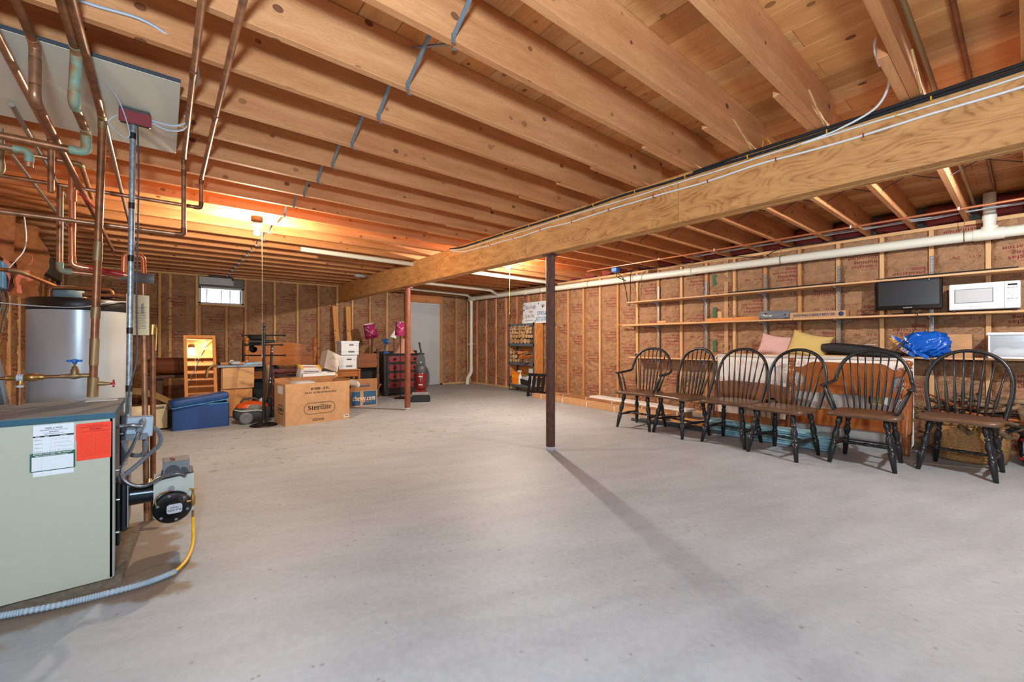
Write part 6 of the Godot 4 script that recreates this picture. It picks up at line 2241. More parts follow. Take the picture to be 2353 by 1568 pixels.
	write("lettering", "NOT GERMS", 0.085, mat(rgb(50, 140, 190), 0.7), t, T(V(0.21, 0.09, 0.004)), "sans-bold", 0.38)
	st = S()
	for p in [[-0.39, 0.41, 0.016], [-0.395, 0.3, 0.02], [-0.4, 0.12, 0.012], [0.06, 0.43, 0.014], [0.0, 0.05, 0.014]]:
		plate(st, round_rect(p[2] * 2, p[2] * 2, p[2] * 0.9), 0.001, T(V(p[0], p[1], 0.0038)))
	put("painted_dots", st, mat(rgb(60, 80, 150), 0.7), t)
	st = S()
	for k in 5:
		var a := 0.5 + k * 0.45
		bar(st, V(0.2, 0.33, 0.0038), V(0.2 + 0.08 * cos(a), 0.33 + 0.08 * sin(a), 0.0038), 0.02, 0.001)
	put("painted_hand", st, sink, t)
	st = S()
	plate(st, poly([0.31, 0.38, 0.35, 0.33, 0.39, 0.38, 0.38, 0.42, 0.35, 0.4, 0.32, 0.42]), 0.001, T(V(0, 0, 0.0038)))
	put("painted_heart", st, mat(rgb(30, 120, 130), 0.7), t)

func log_thing(meshes: Array, at: Vector3, r: float, l: float, rg: RandomNumberGenerator, label: String, group: String) -> void:
	var t := thing("firewood_log", label, "log", at, 0.0, group)
	t.rotation = V(rg.randf() * TAU, 0, 0)
	var k := rg.randi() % 4
	var xf := Transform3D(Basis(V(0, 0, -r), V(0, r, 0), V(l + rg.randf() * 0.02, 0, 0)), Vector3.ZERO)
	inst("bark", meshes[k][0], M.bark, t, xf)
	var cm: Material = [M.cut, M.cut2, M.cut3][rg.randi() % 3]
	inst("cut_end", meshes[k][1], cm, t, xf)
	inst("cut_end", meshes[k][2], cm, t, xf)

# ---------- shelves on the right wall ----------
func build_shelves() -> void:
	var st: SurfaceTool
	var t: Node3D
	var std := [-3.835, -3.05, -2.24, -1.437, -0.645, 0.15]
	for i in std.size():
		t = thing("shelf_standard", ["slotted steel shelf standard furthest from the camera", "second slotted shelf standard from the far end", "third slotted shelf standard, left of the pillows", "fourth slotted shelf standard, above the yellow pillow", "fifth slotted shelf standard, beside the television", "nearest slotted shelf standard by the plastic bin"][i], "shelf standard", V(XR, 0, std[i]), 0.0, "slotted shelf standards")
		st = S()
		span(st, V(-0.014, 0.78, -0.013), V(-0.0005, 1.98, -0.009))
		span(st, V(-0.014, 0.78, 0.009), V(-0.0005, 1.98, 0.013))
		span(st, V(-0.004, 0.78, -0.013), V(-0.0005, 1.98, 0.013))
		put("channel", st, M.galv, t)
		st = S()
		for k in 34: span(st, V(-0.0146, 0.8 + 0.035 * k, -0.006), V(-0.013, 0.812 + 0.035 * k, 0.006))
		put("slots", st, M.light_grey, t).set_meta("kind", "stuff")
		for y in [1.722, 1.342, 0.9 if std[i] > -2.7 else 0.812]:
			st = S()
			plate(st, poly([-0.014, -0.085, -0.014, 0.0, -0.235, 0.0, -0.235, -0.012, -0.12, -0.022, -0.05, -0.05]), 0.009, T(V(0, y, 0)))
			put("bracket", st, M.light_grey, t)
	for b in [["upper shelf board, far half", 1.733, -4.27, -1.73, 0.25], ["upper shelf board, near half", 1.735, -1.78, 1.2, 0.255], ["middle shelf board, far half", 1.353, -4.35, -1.85, 0.25], ["middle shelf board, near half", 1.353, -1.84, 1.2, 0.255], ["lower shelf board, far half with cardboard on it", 0.822, -4.22, -2.62, 0.25], ["lower shelf board, near half behind the bed frames", 0.911, -2.6, 1.2, 0.255]]:
		t = thing("shelf_board", b[0] + " on the right wall", "shelf", V(XR - 0.02, b[1], (b[2] + b[3]) / 2), 0.0, "wall shelf boards")
		st = S()
		span(st, V(-b[4], -0.01, (b[2] - b[3]) / 2), V(0, 0.01, (b[3] - b[2]) / 2), 0.0015, Vector2(rng.randf(), rng.randf()))
		put("board", st, M.shelf, t)

func build_shelf_things() -> void:
	var st: SurfaceTool
	var t: Node3D
	# black strips on the upper shelf
	for p in [[-2.65, -1.34, "long black moulding strips on the upper shelf's far half"], [-1.06, -0.06, "long black moulding strips on the upper shelf above the television"]]:
		t = thing("black_strips", p[2], "strips", V(6.08, 1.745, (p[0] + p[1]) / 2))
		for k in 3:
			st = S()
			box(st, V(-0.02 + 0.03 * k, 0.011 + 0.006 * (k % 2), 0.02 * k), V(0.024, 0.02, p[1] - p[0] - 0.1 * k), T(Vector3.ZERO, V(0, 0.8 * k - 0.6, 0)), 0.002)
			put("strip", st, M.black_matt, t)
	# wooden mouldings on the middle shelf
	for p in [[-4.55, -3.1, 0.0, 0.012, 0.05, "long reddish moulding on the far end of the middle shelf"], [-3.5, -2.6, 0.05, 0.012, 0.04, "second long moulding beside it on the middle shelf"], [-2.97, -2.26, 0.02, 0.05, 0.02, "wide reddish board lying on edge on the middle shelf"]]:
		t = thing("wood_moulding", p[5], "moulding", V(6.06 + p[2], 1.364, (p[0] + p[1]) / 2), 0.0, "mouldings on the middle shelf")
		st = S()
		box(st, V(0, p[3] / 2, 0), V(p[4], p[3], p[1] - p[0]), T(Vector3.ZERO, V(0, 1.0, 0)), 0.001)
		put("strip", st, tinted(M.deck, rgb(255, 224, 186)), t)
	box_thing("wood_block", "small pale wood block standing on the mouldings", "block", V(6.05, 1.377, -3.65), V(0.04, 0.03, 0.14), M.stud)
	box_thing("wood_block", "short upright wood offcut on the wide reddish board", "block", V(6.1, 1.364, -2.78), V(0.03, 0.14, 0.05), M.stud)
	# plastic wrapped bundle
	t = thing("wrapped_bundle", "dark bundle wrapped in clear plastic on the middle shelf", "bundle", V(6.08, 1.363, -2.06))
	var n := noise(801, 1.0, 3)
	st = S()
	lump(st, V(0.16, 0.1, 0.36), 0.5, 0.4, 30, 14, T(V(0, 0.05, 0)), func(q: Vector3, p: Vector3) -> Vector3: return q + p * 0.014 * n.get_noise_3d(q.x * 30, q.y * 30, q.z * 16))
	put("dark_cloth", st, mat(rgb(34, 38, 44), 0.6), t)
	var film := mat(Color(0.85, 0.88, 0.92, 0.22), 0.08)
	film.transparency = BaseMaterial3D.TRANSPARENCY_ALPHA
	st = S()
	lump(st, V(0.175, 0.112, 0.385), 0.5, 0.4, 34, 16, T(V(0, 0.056, 0)), func(q: Vector3, p: Vector3) -> Vector3: return q + p * 0.018 * n.get_noise_3d(q.x * 44 + 9, q.y * 44, q.z * 30))
	put("plastic_film", st, film, t)
	# long glass carton
	t = thing("glass_carton", "long flat carton marked glass fragile handle with care on the shelf", "carton", V(6.06, 1.363, -1.6))
	st = S()
	box(st, V(0, 0.036, 0), V(0.14, 0.072, 0.56), Transform3D.IDENTITY, 0.002)
	put("body", st, M.card, t)
	write("lettering", "GLASS-FRAGILE-HANDLE WITH CARE", 0.03, M.ink_blue, t, T(V(-0.0712, 0.034, -0.03), V(0, -90, 0)), "sans-bold", 0.42)
	st = S()
	lathe(st, [[0.0, 0.0], [0.026, 0.0], [0.026, 0.001], [0.0, 0.001]], 20, T(V(-0.0705, 0.036, 0.235), V(0, 0, 90)))
	put("round_mark", st, M.ink_blue, t)
	st = S()
	box(st, V(-0.02, 0.04, 0.32), V(0.08, 0.07, 0.06), T(Vector3.ZERO, V(0, 30, 0)), 0.001)
	put("open_flap", st, M.card_dark, t)
	# television
	t = thing("television", "small black flat television standing on the middle shelf", "television", V(6.06, 1.363, -0.81), deg_to_rad(-90 + 3))
	st = S()
	box(st, V(0, 0.215, 0), V(0.52, 0.325, 0.04), Transform3D.IDENTITY, 0.006)
	put("case", st, M.black_gloss, t)
	st = S()
	box(st, V(0, 0.228, 0.0205), V(0.47, 0.26, 0.002))
	put("screen_panel", st, mat(rgb(30, 31, 34), 0.3), t)
	write("lettering", "EMERSON", 0.011, M.light_grey, t, T(V(0, 0.072, 0.0212)), "sans-bold")
	st = S()
	box(st, V(0, 0.035, -0.005), V(0.06, 0.05, 0.02))
	box(st, V(0, 0.006, 0), V(0.24, 0.012, 0.14), Transform3D.IDENTITY, 0.004)
	put("stand", st, M.black_gloss, t)
	t = thing("power_cord", "black cord hanging from the television down past the blue bag", "cord")
	st = S()
	tube(st, curve([V(5.96, 1.37, -0.73), V(5.93, 1.33, -0.72), V(5.92, 1.2, -0.74), V(5.88, 1.05, -0.82), V(5.86, 0.95, -0.9), V(5.86, 0.85, -0.93), V(5.8, 0.7, -0.9)]), 0.004, 6)
	put("cord_run", st, M.black_matt, t)
	# microwave
	t = thing("microwave_oven", "white microwave oven on the right end of the middle shelf", "microwave", V(6.06, 1.363, -0.272), deg_to_rad(-90))
	var wp: Material = M.white_plastic
	st = S()
	box(st, V(0, 0.142, -0.01), V(0.45, 0.25, 0.25), Transform3D.IDENTITY, 0.006)
	put("casing", st, wp, t)
	st = S()
	box(st, V(-0.047, 0.142, 0.122), V(0.352, 0.246, 0.02), Transform3D.IDENTITY, 0.006)
	put("door", st, wp, t)
	st = S()
	box(st, V(0.178, 0.142, 0.122), V(0.094, 0.246, 0.02), Transform3D.IDENTITY, 0.006)
	put("control_panel", st, wp, t)
	st = S()
	for s in [-1, 1]:
		box(st, V(-0.062 + s * 0.122, 0.148, 0.133), V(0.006, 0.128, 0.004))
		box(st, V(-0.062, 0.148 + s * 0.064, 0.133), V(0.25, 0.005, 0.004))
	put("window_rim", st, M.mid_grey, t)
	st = S()
	box(st, V(-0.062, 0.148, 0.1325), V(0.238, 0.122, 0.002))
	put("window_panel", st, mat(rgb(186, 188, 192), 0.3), t)
	st = S()
	box(st, V(0.178, 0.232, 0.1325), V(0.056, 0.016, 0.002))
	put("display_panel", st, M.black_gloss, t)
	for r in 4:
		for c in 3:
			var lab := ["1", "2", "3", "4", "5", "6", "7", "8", "9", "", "0", ""][r * 3 + c] as String
			if lab != "": write("key", lab, 0.008, M.mid_grey, t, T(V(0.155 + 0.023 * c, 0.175 - 0.017 * r, 0.1325)), "sans-bold")
	st = S()
	for k in 3: box(st, V(0.155 + 0.023 * k, 0.205, 0.1325), V(0.017, 0.006, 0.001))
	for k in 3: box(st, V(0.155 + 0.023 * k, 0.105, 0.1325), V(0.017, 0.006, 0.001))
	put("function_keys", st, M.mid_grey, t)
	st = S()
	box(st, V(0.178, 0.06, 0.133), V(0.076, 0.028, 0.003), Transform3D.IDENTITY, 0.001)
	put("door_button", st, M.white, t)
	write("lettering", "Westinghouse", 0.008, M.mid_grey, t, T(V(-0.055, 0.045, 0.1325)), "sans")
	for s in [-1, 1]:
		st = S()
		lathe(st, [[0.0, 0.0], [0.012, 0.0], [0.014, 0.018], [0.0, 0.018]], 12, T(V(s * 0.19, 0, 0.09)))
		put("foot", st, M.dark_grey, t)
	# pillows
	for p in [["pillow", "pale pink square pillow on the lower shelf", V(6.05, 1.03, -2.06), V(0.15, 0.3, 0.38), rgb(222, 178, 170), 10.0, 811], ["pillow", "mustard yellow pillow slumped beside the pink one", V(6.03, 1.03, -1.69), V(0.15, 0.34, 0.42), rgb(214, 184, 112), 14.0, 812]]:
		t = thing(p[0], p[1], "pillow", p[2])
		var pn := noise(p[6], 1.0, 3)
		var sz: Vector3 = p[3]
		st = S()
		for s in [1, -1]:
			sheet(st, 22, 22, func(u: float, v: float) -> Vector3:
				var a: float = (u * 2 - 1) * s
				var b := v * 2 - 1
				var e := (1 - pow(absf(a), 3.0)) * (1 - pow(absf(b), 3.0))
				var pinch: float = 1.0 - 0.10 * (1 - a * a) * absf(b) * absf(b) - 0.02
				var pz: float = a * (1.0 - 0.08 * (1 - b * b)) * sz.z / 2
				var py: float = b * (1.0 - 0.08 * (1 - a * a)) * sz.y / 2 * pinch
				return V(-s * (pow(maxf(e, 0.0), 0.55) * sz.x / 2 + 0.012 * e * pn.get_noise_2d(u * 5.0, v * 5.0 + s)), py, pz), 0, 1.0, 1.0)
		var o := put("cushion", st, mat(p[4], 0.9), t)
		o.rotation_degrees = V(p[5], 0, -16)
	# black bag behind
	t = thing("garment_bag", "black folded garment bag lying on the lower shelf", "bag", V(6.04, 0.922, -1.2))
	var bn := noise(821, 1.0, 3)
	st = S()
	lump(st, V(0.22, 0.12, 0.72), 0.45, 0.35, 30, 14, T(V(0, 0.06, 0), V(5, 0, 0)), func(q: Vector3, p: Vector3) -> Vector3: return q + V(0, 0.012 * bn.get_noise_2d(q.x * 14, q.z * 8) - 0.05 * smoothstep(0.0, 0.36, q.z) * (0.5 + 0.5 * p.y), 0))
	put("bag", st, mat(rgb(30, 31, 34), 0.65), t)
	st = S()
	box(st, V(-0.06, 0.117, 0.08), V(0.05, 0.004, 0.09), T(Vector3.ZERO, V(-4, 20, 0)))
	put("white_tag", st, M.white, t)
	# big blue bag
	t = thing("blue_bag", "crumpled shiny blue plastic shopping bag with yellow lettering on strap", "bag", V(6.03, 0.922, -0.72))
	bn = noise(822, 1.0, 4)
	st = S()
	lump(st, V(0.24, 0.25, 0.36), 0.8, 0.7, 48, 28, T(V(0, 0.122, 0.06)), func(q: Vector3, p: Vector3) -> Vector3:
		var r := 1.0 - absf(bn.get_noise_3d(q.x * 13, q.y * 13, q.z * 13)) * 2.6
		return q + p * (0.026 * r - 0.012 + 0.014 * bn.get_noise_3d(q.x * 24, q.y * 24, q.z * 24)))
	var bb := mat(rgb(16, 92, 196), 0.22)
	put("bag", st, bb, t)
	st = S()
	for k in 2:
		sheet(st, 24, 3, func(u: float, v: float) -> Vector3:
			var c := V(-0.11 - 0.02 * k, 0.2 - 0.19 * u - 0.02 * k, -0.2 + 0.1 * k + 0.16 * u + 0.03 * sin(u * 7.0))
			return c + V(0.004 * sin(u * 20.0), 0.02 - 0.04 * v, 0.012 * sin(u * 9.0 + v)))
	put("strap", st, bb, t)
	write("lettering", "IKEA", 0.03, M.yellow, t, T(V(-0.135, 0.16, -0.17), V(0, -90, -52)), "sans-bold")
	write("lettering", "IKEA", 0.03, M.yellow, t, T(V(-0.14, 0.07, -0.1), V(0, -90, -42)), "sans-bold")
	# small carton and clear bin
	t = box_thing("small_carton", "small brown cardboard box on the lower shelf", "carton", V(6.08, 0.922, -0.43), V(0.2, 0.225, 0.165), M.card, 0.0, 0.002)
	st = S()
	box(st, V(-0.02, 0.2, 0.095), V(0.14, 0.006, 0.05), T(Vector3.ZERO, V(60, 0, 0)))
	put("flap", st, M.card_dark, t)
	write("lettering", "amazon", 0.02, M.white, t, T(V(-0.1008, 0.06, 0.0), V(0, -90, 0)), "sans-bold", 0.08)
	t = thing("plastic_bin", "clear plastic storage bin with white lid at the right edge", "bin", V(6.06, 0.922, -0.02))
	var clear := mat(Color(0.86, 0.9, 0.94, 0.28), 0.15)
	clear.transparency = BaseMaterial3D.TRANSPARENCY_ALPHA
	st = S()
	span(st, V(-0.15, 0.004, -0.22), V(-0.146, 0.215, 0.24))
	span(st, V(0.146, 0.004, -0.22), V(0.15, 0.215, 0.24))
	span(st, V(-0.15, 0.004, -0.22), V(0.15, 0.215, -0.216))
	span(st, V(-0.15, 0.004, 0.236), V(0.15, 0.215, 0.24))
	span(st, V(-0.15, 0.0, -0.22), V(0.15, 0.004, 0.24))
	put("tub", st, clear, t)
	st = S()
	span(st, V(-0.162, 0.213, -0.232), V(0.162, 0.238, 0.252), 0.006)
	for s in [-0.215, 0.235]: box(st, V(-0.151, 0.11, s), V(0.008, 0.2, 0.012))
	box(st, V(-0.151, 0.008, 0.01), V(0.01, 0.016, 0.46))
	put("lid", st, M.white_plastic, t)
	st = S()
	bn = noise(825, 1.0, 3)
	lump(st, V(0.26, 0.09, 0.42), 0.6, 0.5, 24, 10, T(V(0, 0.055, 0.01)), func(q: Vector3, p: Vector3) -> Vector3: return q + p * 0.015 * bn.get_noise_3d(q.x * 14, q.y * 14, q.z * 14))
	put("white_cloth", st, M.white, t)
	st = S()
	lump(st, V(0.2, 0.07, 0.2), 0.7, 0.7, 18, 8, T(V(-0.02, 0.12, -0.03)))
	put("grey_cloth", st, M.mid_grey, t)
	# flat carton on the far lower shelf and a dark knob
	box_thing("flat_carton", "flat brown carton at the end of the far lower shelf", "carton", V(6.08, 0.833, -2.95), V(0.2, 0.08, 0.5), M.card_dark, 2.0, 0.002)
	t = thing("black_spool", "small black spool on the far end of the lower shelf", "spool", V(6.05, 0.833, -4.12))
	st = S()
	lathe(st, [[0.0, 0.0], [0.022, 0.0], [0.022, 0.01], [0.012, 0.014], [0.012, 0.034], [0.022, 0.038], [0.022, 0.048], [0.0, 0.048]], 14)
	put("spool", st, M.black, t)

# ---------- beds, mattress ----------
func build_bed_stack() -> void:
	var st: SurfaceTool
	var rg := RandomNumberGenerator.new()
	rg.seed = 31
	var im := Image.create_empty(1024, 440, false, Image.FORMAT_RGB8)
	im.fill(rgb(228, 222, 214))
	for y in [150, 156, 250, 256, 330, 336]:
		for x in 1024:
			im.set_pixel(x, y + int(4.0 * sin(x * 0.012)), rgb(216, 168, 164))
	for k in 34:
		var cx := 30.0 + (k % 9) * 116 + rg.randf() * 40
		var cy := 30.0 + (k / 9) * 112 + rg.randf() * 30
		for j in 60:
			var a := rg.randf() * TAU
			var r := rg.randf() * 20.0
			var c := rgb(220, 130, 124) if j < 34 else (rgb(140, 156, 172) if j < 50 else rgb(150, 170, 150))
			if j >= 34: r = 14 + rg.randf() * 14
			im.fill_rect(Rect2i(int(cx + cos(a) * r), int(cy + sin(a) * r * 0.9), 3, 3), im.get_pixel(clampi(int(cx), 0, 1023), clampi(int(cy), 0, 439)).lerp(c, 0.7))
	var floral := mat(Color.WHITE, 0.85, 0.0, tex(im))
	var t := thing("mattress", "white floral printed mattress standing on edge behind the bed frames", "mattress", V(5.72, 0.02, -1.68), deg_to_rad(-90))
	var mn := noise(840, 1.0, 2)
	st = S()
	for s in [1, -1]:
		sheet(st, 40, 20, func(u: float, v: float) -> Vector3:
			var a: float = (u * 2 - 1) * s
			var b := v * 2 - 1
			var cr := pow(maxf(0.0, 1.0 - pow(absf(a), 24.0)) * maxf(0.0, 1.0 - pow(absf(b), 16.0)), 0.5)
			return V(a * 0.96, 0.445 + b * 0.445, s * (0.075 * cr + 0.006 * mn.get_noise_2d(u * 14.0, v * 9.0) * cr)), 0, 1.0, 1.0)
	put("cover", st, floral, t)
	st = S()
	var rim := []
	for q in round_rect(1.92, 0.885, 0.06, 5): rim.append(V(q.x, 0.445 + q.y, 0.07))
	rim.append(rim[0])
	tube(st, rim, 0.007, 6, false)
	put("piping", st, M.white, t)
	# footboard with round cut-outs
	var oak := wood(86, rgb(160, 92, 40), rgb(118, 60, 22), 1, 0.28, 0.5)
	var yw := deg_to_rad(-90)
	t = thing("bed_footboard", "orange oak headboard with round cut corners leaning on the mattress", "headboard", V(5.43, 0, -1.225), yw)
	var hw := 0.45
	for s in [-1, 1]:
		st = S()
		turned_post(st, s * (hw + 0.035), 0.9, 0.034)
		put("post", st, oak, t)
		st = S()
		box(st, V(s * (hw + 0.035), 0.40, 0), V(0.075, 0.42, 0.065), Transform3D.IDENTITY, 0.008)
		put("post_block", st, oak, t)
	var pg := PackedVector2Array()
	var rt := []
	rt.append(Vector2(hw, 0.53))
	for k in 9:
		var a := -PI / 2 - PI * k / 8
		rt.append(Vector2(hw - 0.0 + 0.085 * cos(a), 0.66 - 0.085 * sin(a) * -1.0))
	rt.append(Vector2(hw, 0.80))
	rt.append(Vector2(hw - 0.07, 0.805))
	rt.append(Vector2(hw - 0.13, 0.85))
	rt.append(Vector2(hw - 0.17, 0.862))
	for q in rt: pg.append(q)
	for k in range(rt.size() - 1, -1, -1): pg.append(Vector2(-rt[k].x, rt[k].y))
	st = S()
	plate(st, pg, 0.024)
	put("panel", st, oak, t)
	st = S()
	box(st, V(0, 0.275, 0), V(0.9, 0.18, 0.024), Transform3D.IDENTITY, 0.003)
	put("rail", st, oak, t)
	t.rotate_object_local(V(1, 0, 0), deg_to_rad(-7))
	# lower slatted footboard further back
	t = thing("slatted_footboard", "low brown slatted footboard leaning beside the oak headboard", "footboard", V(5.42, 0, -2.15), yw)
	var brown := wood(87, rgb(140, 84, 46), rgb(98, 54, 28), 1, 0.35, 0.5)
	for s in [-1, 1]:
		st = S()
		turned_post(st, s * 0.43, 0.6 if s < 0 else 0.64, 0.028)
		put("post", st, brown, t)
	st = S()
	plate(st, poly([-0.42, 0.30, 0.42, 0.30, 0.42, 0.56, 0.2, 0.59, -0.2, 0.6, -0.42, 0.57]), 0.022)
	put("panel", st, brown, t)
	st = S()
	box(st, V(0, 0.13, 0), V(0.84, 0.13, 0.022), Transform3D.IDENTITY, 0.003)
	put("rail", st, brown, t)
	for k in 4:
		st = S()
		box(st, V(0, 0.215 + 0.0 * k, 0.0), V(0.02, 0.06, 0.018), T(V(-0.3 + 0.2 * k, 0, 0)))
		put("slat", st, brown, t)
	t.rotate_object_local(V(1, 0, 0), deg_to_rad(-6))
	t = thing("guitar_tuner_manual", "cream printed booklet tucked against the floral mattress", "booklet", V(5.56, 0.44, -0.99), yw)
	st = S()
	box(st, V(0, 0.1, 0), V(0.11, 0.2, 0.006))
	put("cover", st, mat(rgb(206, 190, 140), 0.7), t)
	st = S()
	box(st, V(-0.035, 0.1, 0.004), V(0.026, 0.19, 0.001))
	put("black_stripe", st, M.black_matt, t)
	# small round mirror on the floor frame
	t = thing("hand_mirror", "round framed mirror on a thin stem before the slatted footboard", "mirror", V(5.36, 0.0, -1.86), yw)
	st = S()
	lathe(st, [[0.0, 0.0], [0.068, 0.0], [0.068, 0.004], [0.0, 0.004]], 24, T(V(0, 0.37, 0), V(90, 0, 0)))
	put("mirror_glass", st, mat(rgb(200, 206, 212), 0.05, 1.0), t)
	st = S()
	lathe(st, [[0.066, -0.004], [0.08, -0.004], [0.08, 0.008], [0.066, 0.008]], 24, T(V(0, 0.37, 0), V(90, 0, 0)))
	tube(st, [V(0, 0.0, 0), V(0, 0.3, 0)], 0.012, 8)
	put("rim", st, M.dark_wood, t)
	# folded teal sheets
	t = thing("folded_tarp", "stack of folded pale teal plastic sheeting on the floor behind the chairs", "tarp", V(5.12, 0, -1.85))
	for k in 7:
		var tn := noise(850 + k, 1.0, 2)
		st = S()
		lump(st, V(0.26 - 0.008 * k, 0.024, 1.3 - 0.05 * (k % 3)), 0.35, 0.2, 36, 6, T(V(0.01 * (k % 2), 0.013 + 0.021 * k, 0.02 * (k % 3))), func(q: Vector3, p: Vector3) -> Vector3: return q + V(0.025 * tn.get_noise_1d(q.z * 3.0), 0.014 * tn.get_noise_2d(q.z * 5.0, q.x * 6.0) * float(k) / 4.0, 0))
		put("fold", st, mat(rgb(140, 184, 196), 0.55), t)
	# strapped long cartons and lumber along the wall foot
	for p in [["long_carton", "long flat strapped carton lying along the foot of the right wall", 5.62, -6.1, 5.36, -3.15, 0.0, 0.085, 0.2, M.card], ["long_carton", "second long carton behind the strapped one by the wall", 5.86, -5.6, 5.62, -3.0, 0.0, 0.1, 0.2, M.card_dark], ["foam_sheet", "white foam sheets lying on the long cartons by the wall", 5.9, -4.9, 5.7, -3.0, 0.1, 0.03, 0.22, M.white], ["red_board", "reddish board lying on the floor near the first chair", 5.45, -3.4, 5.3, -2.4, 0.0, 0.05, 0.16, M.deck], ["lumber_strip", "long reddish moulding strip lying at the foot of the wall", 6.08, -6.2, 5.98, -3.4, 0.0, 0.03, 0.1, M.deck]]:
		var a := V(p[2], 0, p[3])
		var b := V(p[4], 0, p[5])
		t = thing(p[0], p[1], "carton" if String(p[0]).ends_with("carton") else "board", (a + b) / 2 + V(0, p[6], 0), atan2(b.x - a.x, b.z - a.z))
		st = S()
		box(st, V(0, p[7] / 2, 0), V(p[8], p[7], a.distance_to(b)), Transform3D.IDENTITY, 0.003)
		put("body", st, p[9], t)
		if p[0] == "long_carton":
			for k in 5:
				st = S()
				box(st, V(0, p[7] / 2, -1.2 + 0.6 * k), V(p[8] + 0.004, p[7] + 0.004, 0.014))
				put("strap", st, M.white, t)
	for k in 2:
		t = thing("black_rod", ["black bed rail lying on the floor behind the first chair", "second black bed rail on the floor behind the second chair"][k], "rail", V(4.98 + 0.09 * k, 0.0, -2.85 + 0.08 * k), deg_to_rad(3.0))
		st = S()
		box(st, V(0, 0.02, 0), V(0.035, 0.04, 1.2), Transform3D.IDENTITY, 0.003)
		put("rail", st, M.dark_grey, t)
	# black slatted crib end in front of the rack
	t = thing("crib_end", "black slatted crib panel leaning in front of the firewood rack", "crib panel", V(5.6, 0, -6.14), deg_to_rad(-90 + 8))
	t.rotate_object_local(V(1, 0, 0), deg_to_rad(-10))
	st = S()
	box(st, V(0.08, 0.435, 0), V(0.56, 0.055, 0.022), Transform3D.IDENTITY, 0.006)
	put("top_rail", st, M.black, t)
	st = S()
	box(st, V(0.08, 0.1, 0), V(0.5, 0.05, 0.02), Transform3D.IDENTITY, 0.004)
	put("bottom_rail", st, M.black, t)
	for k in 5:
		st = S()
		var x := -0.16 + 0.115 * k
		plate(st, poly([x - 0.03, 0.0 if k == 0 else 0.1, x + 0.03, 0.0 if k == 0 else 0.1, x + 0.028, 0.2, x + 0.04, 0.3, x + 0.022, 0.42, x - 0.022, 0.42, x - 0.04, 0.3, x - 0.028, 0.2]), 0.018)
		put("slat", st, M.black, t)

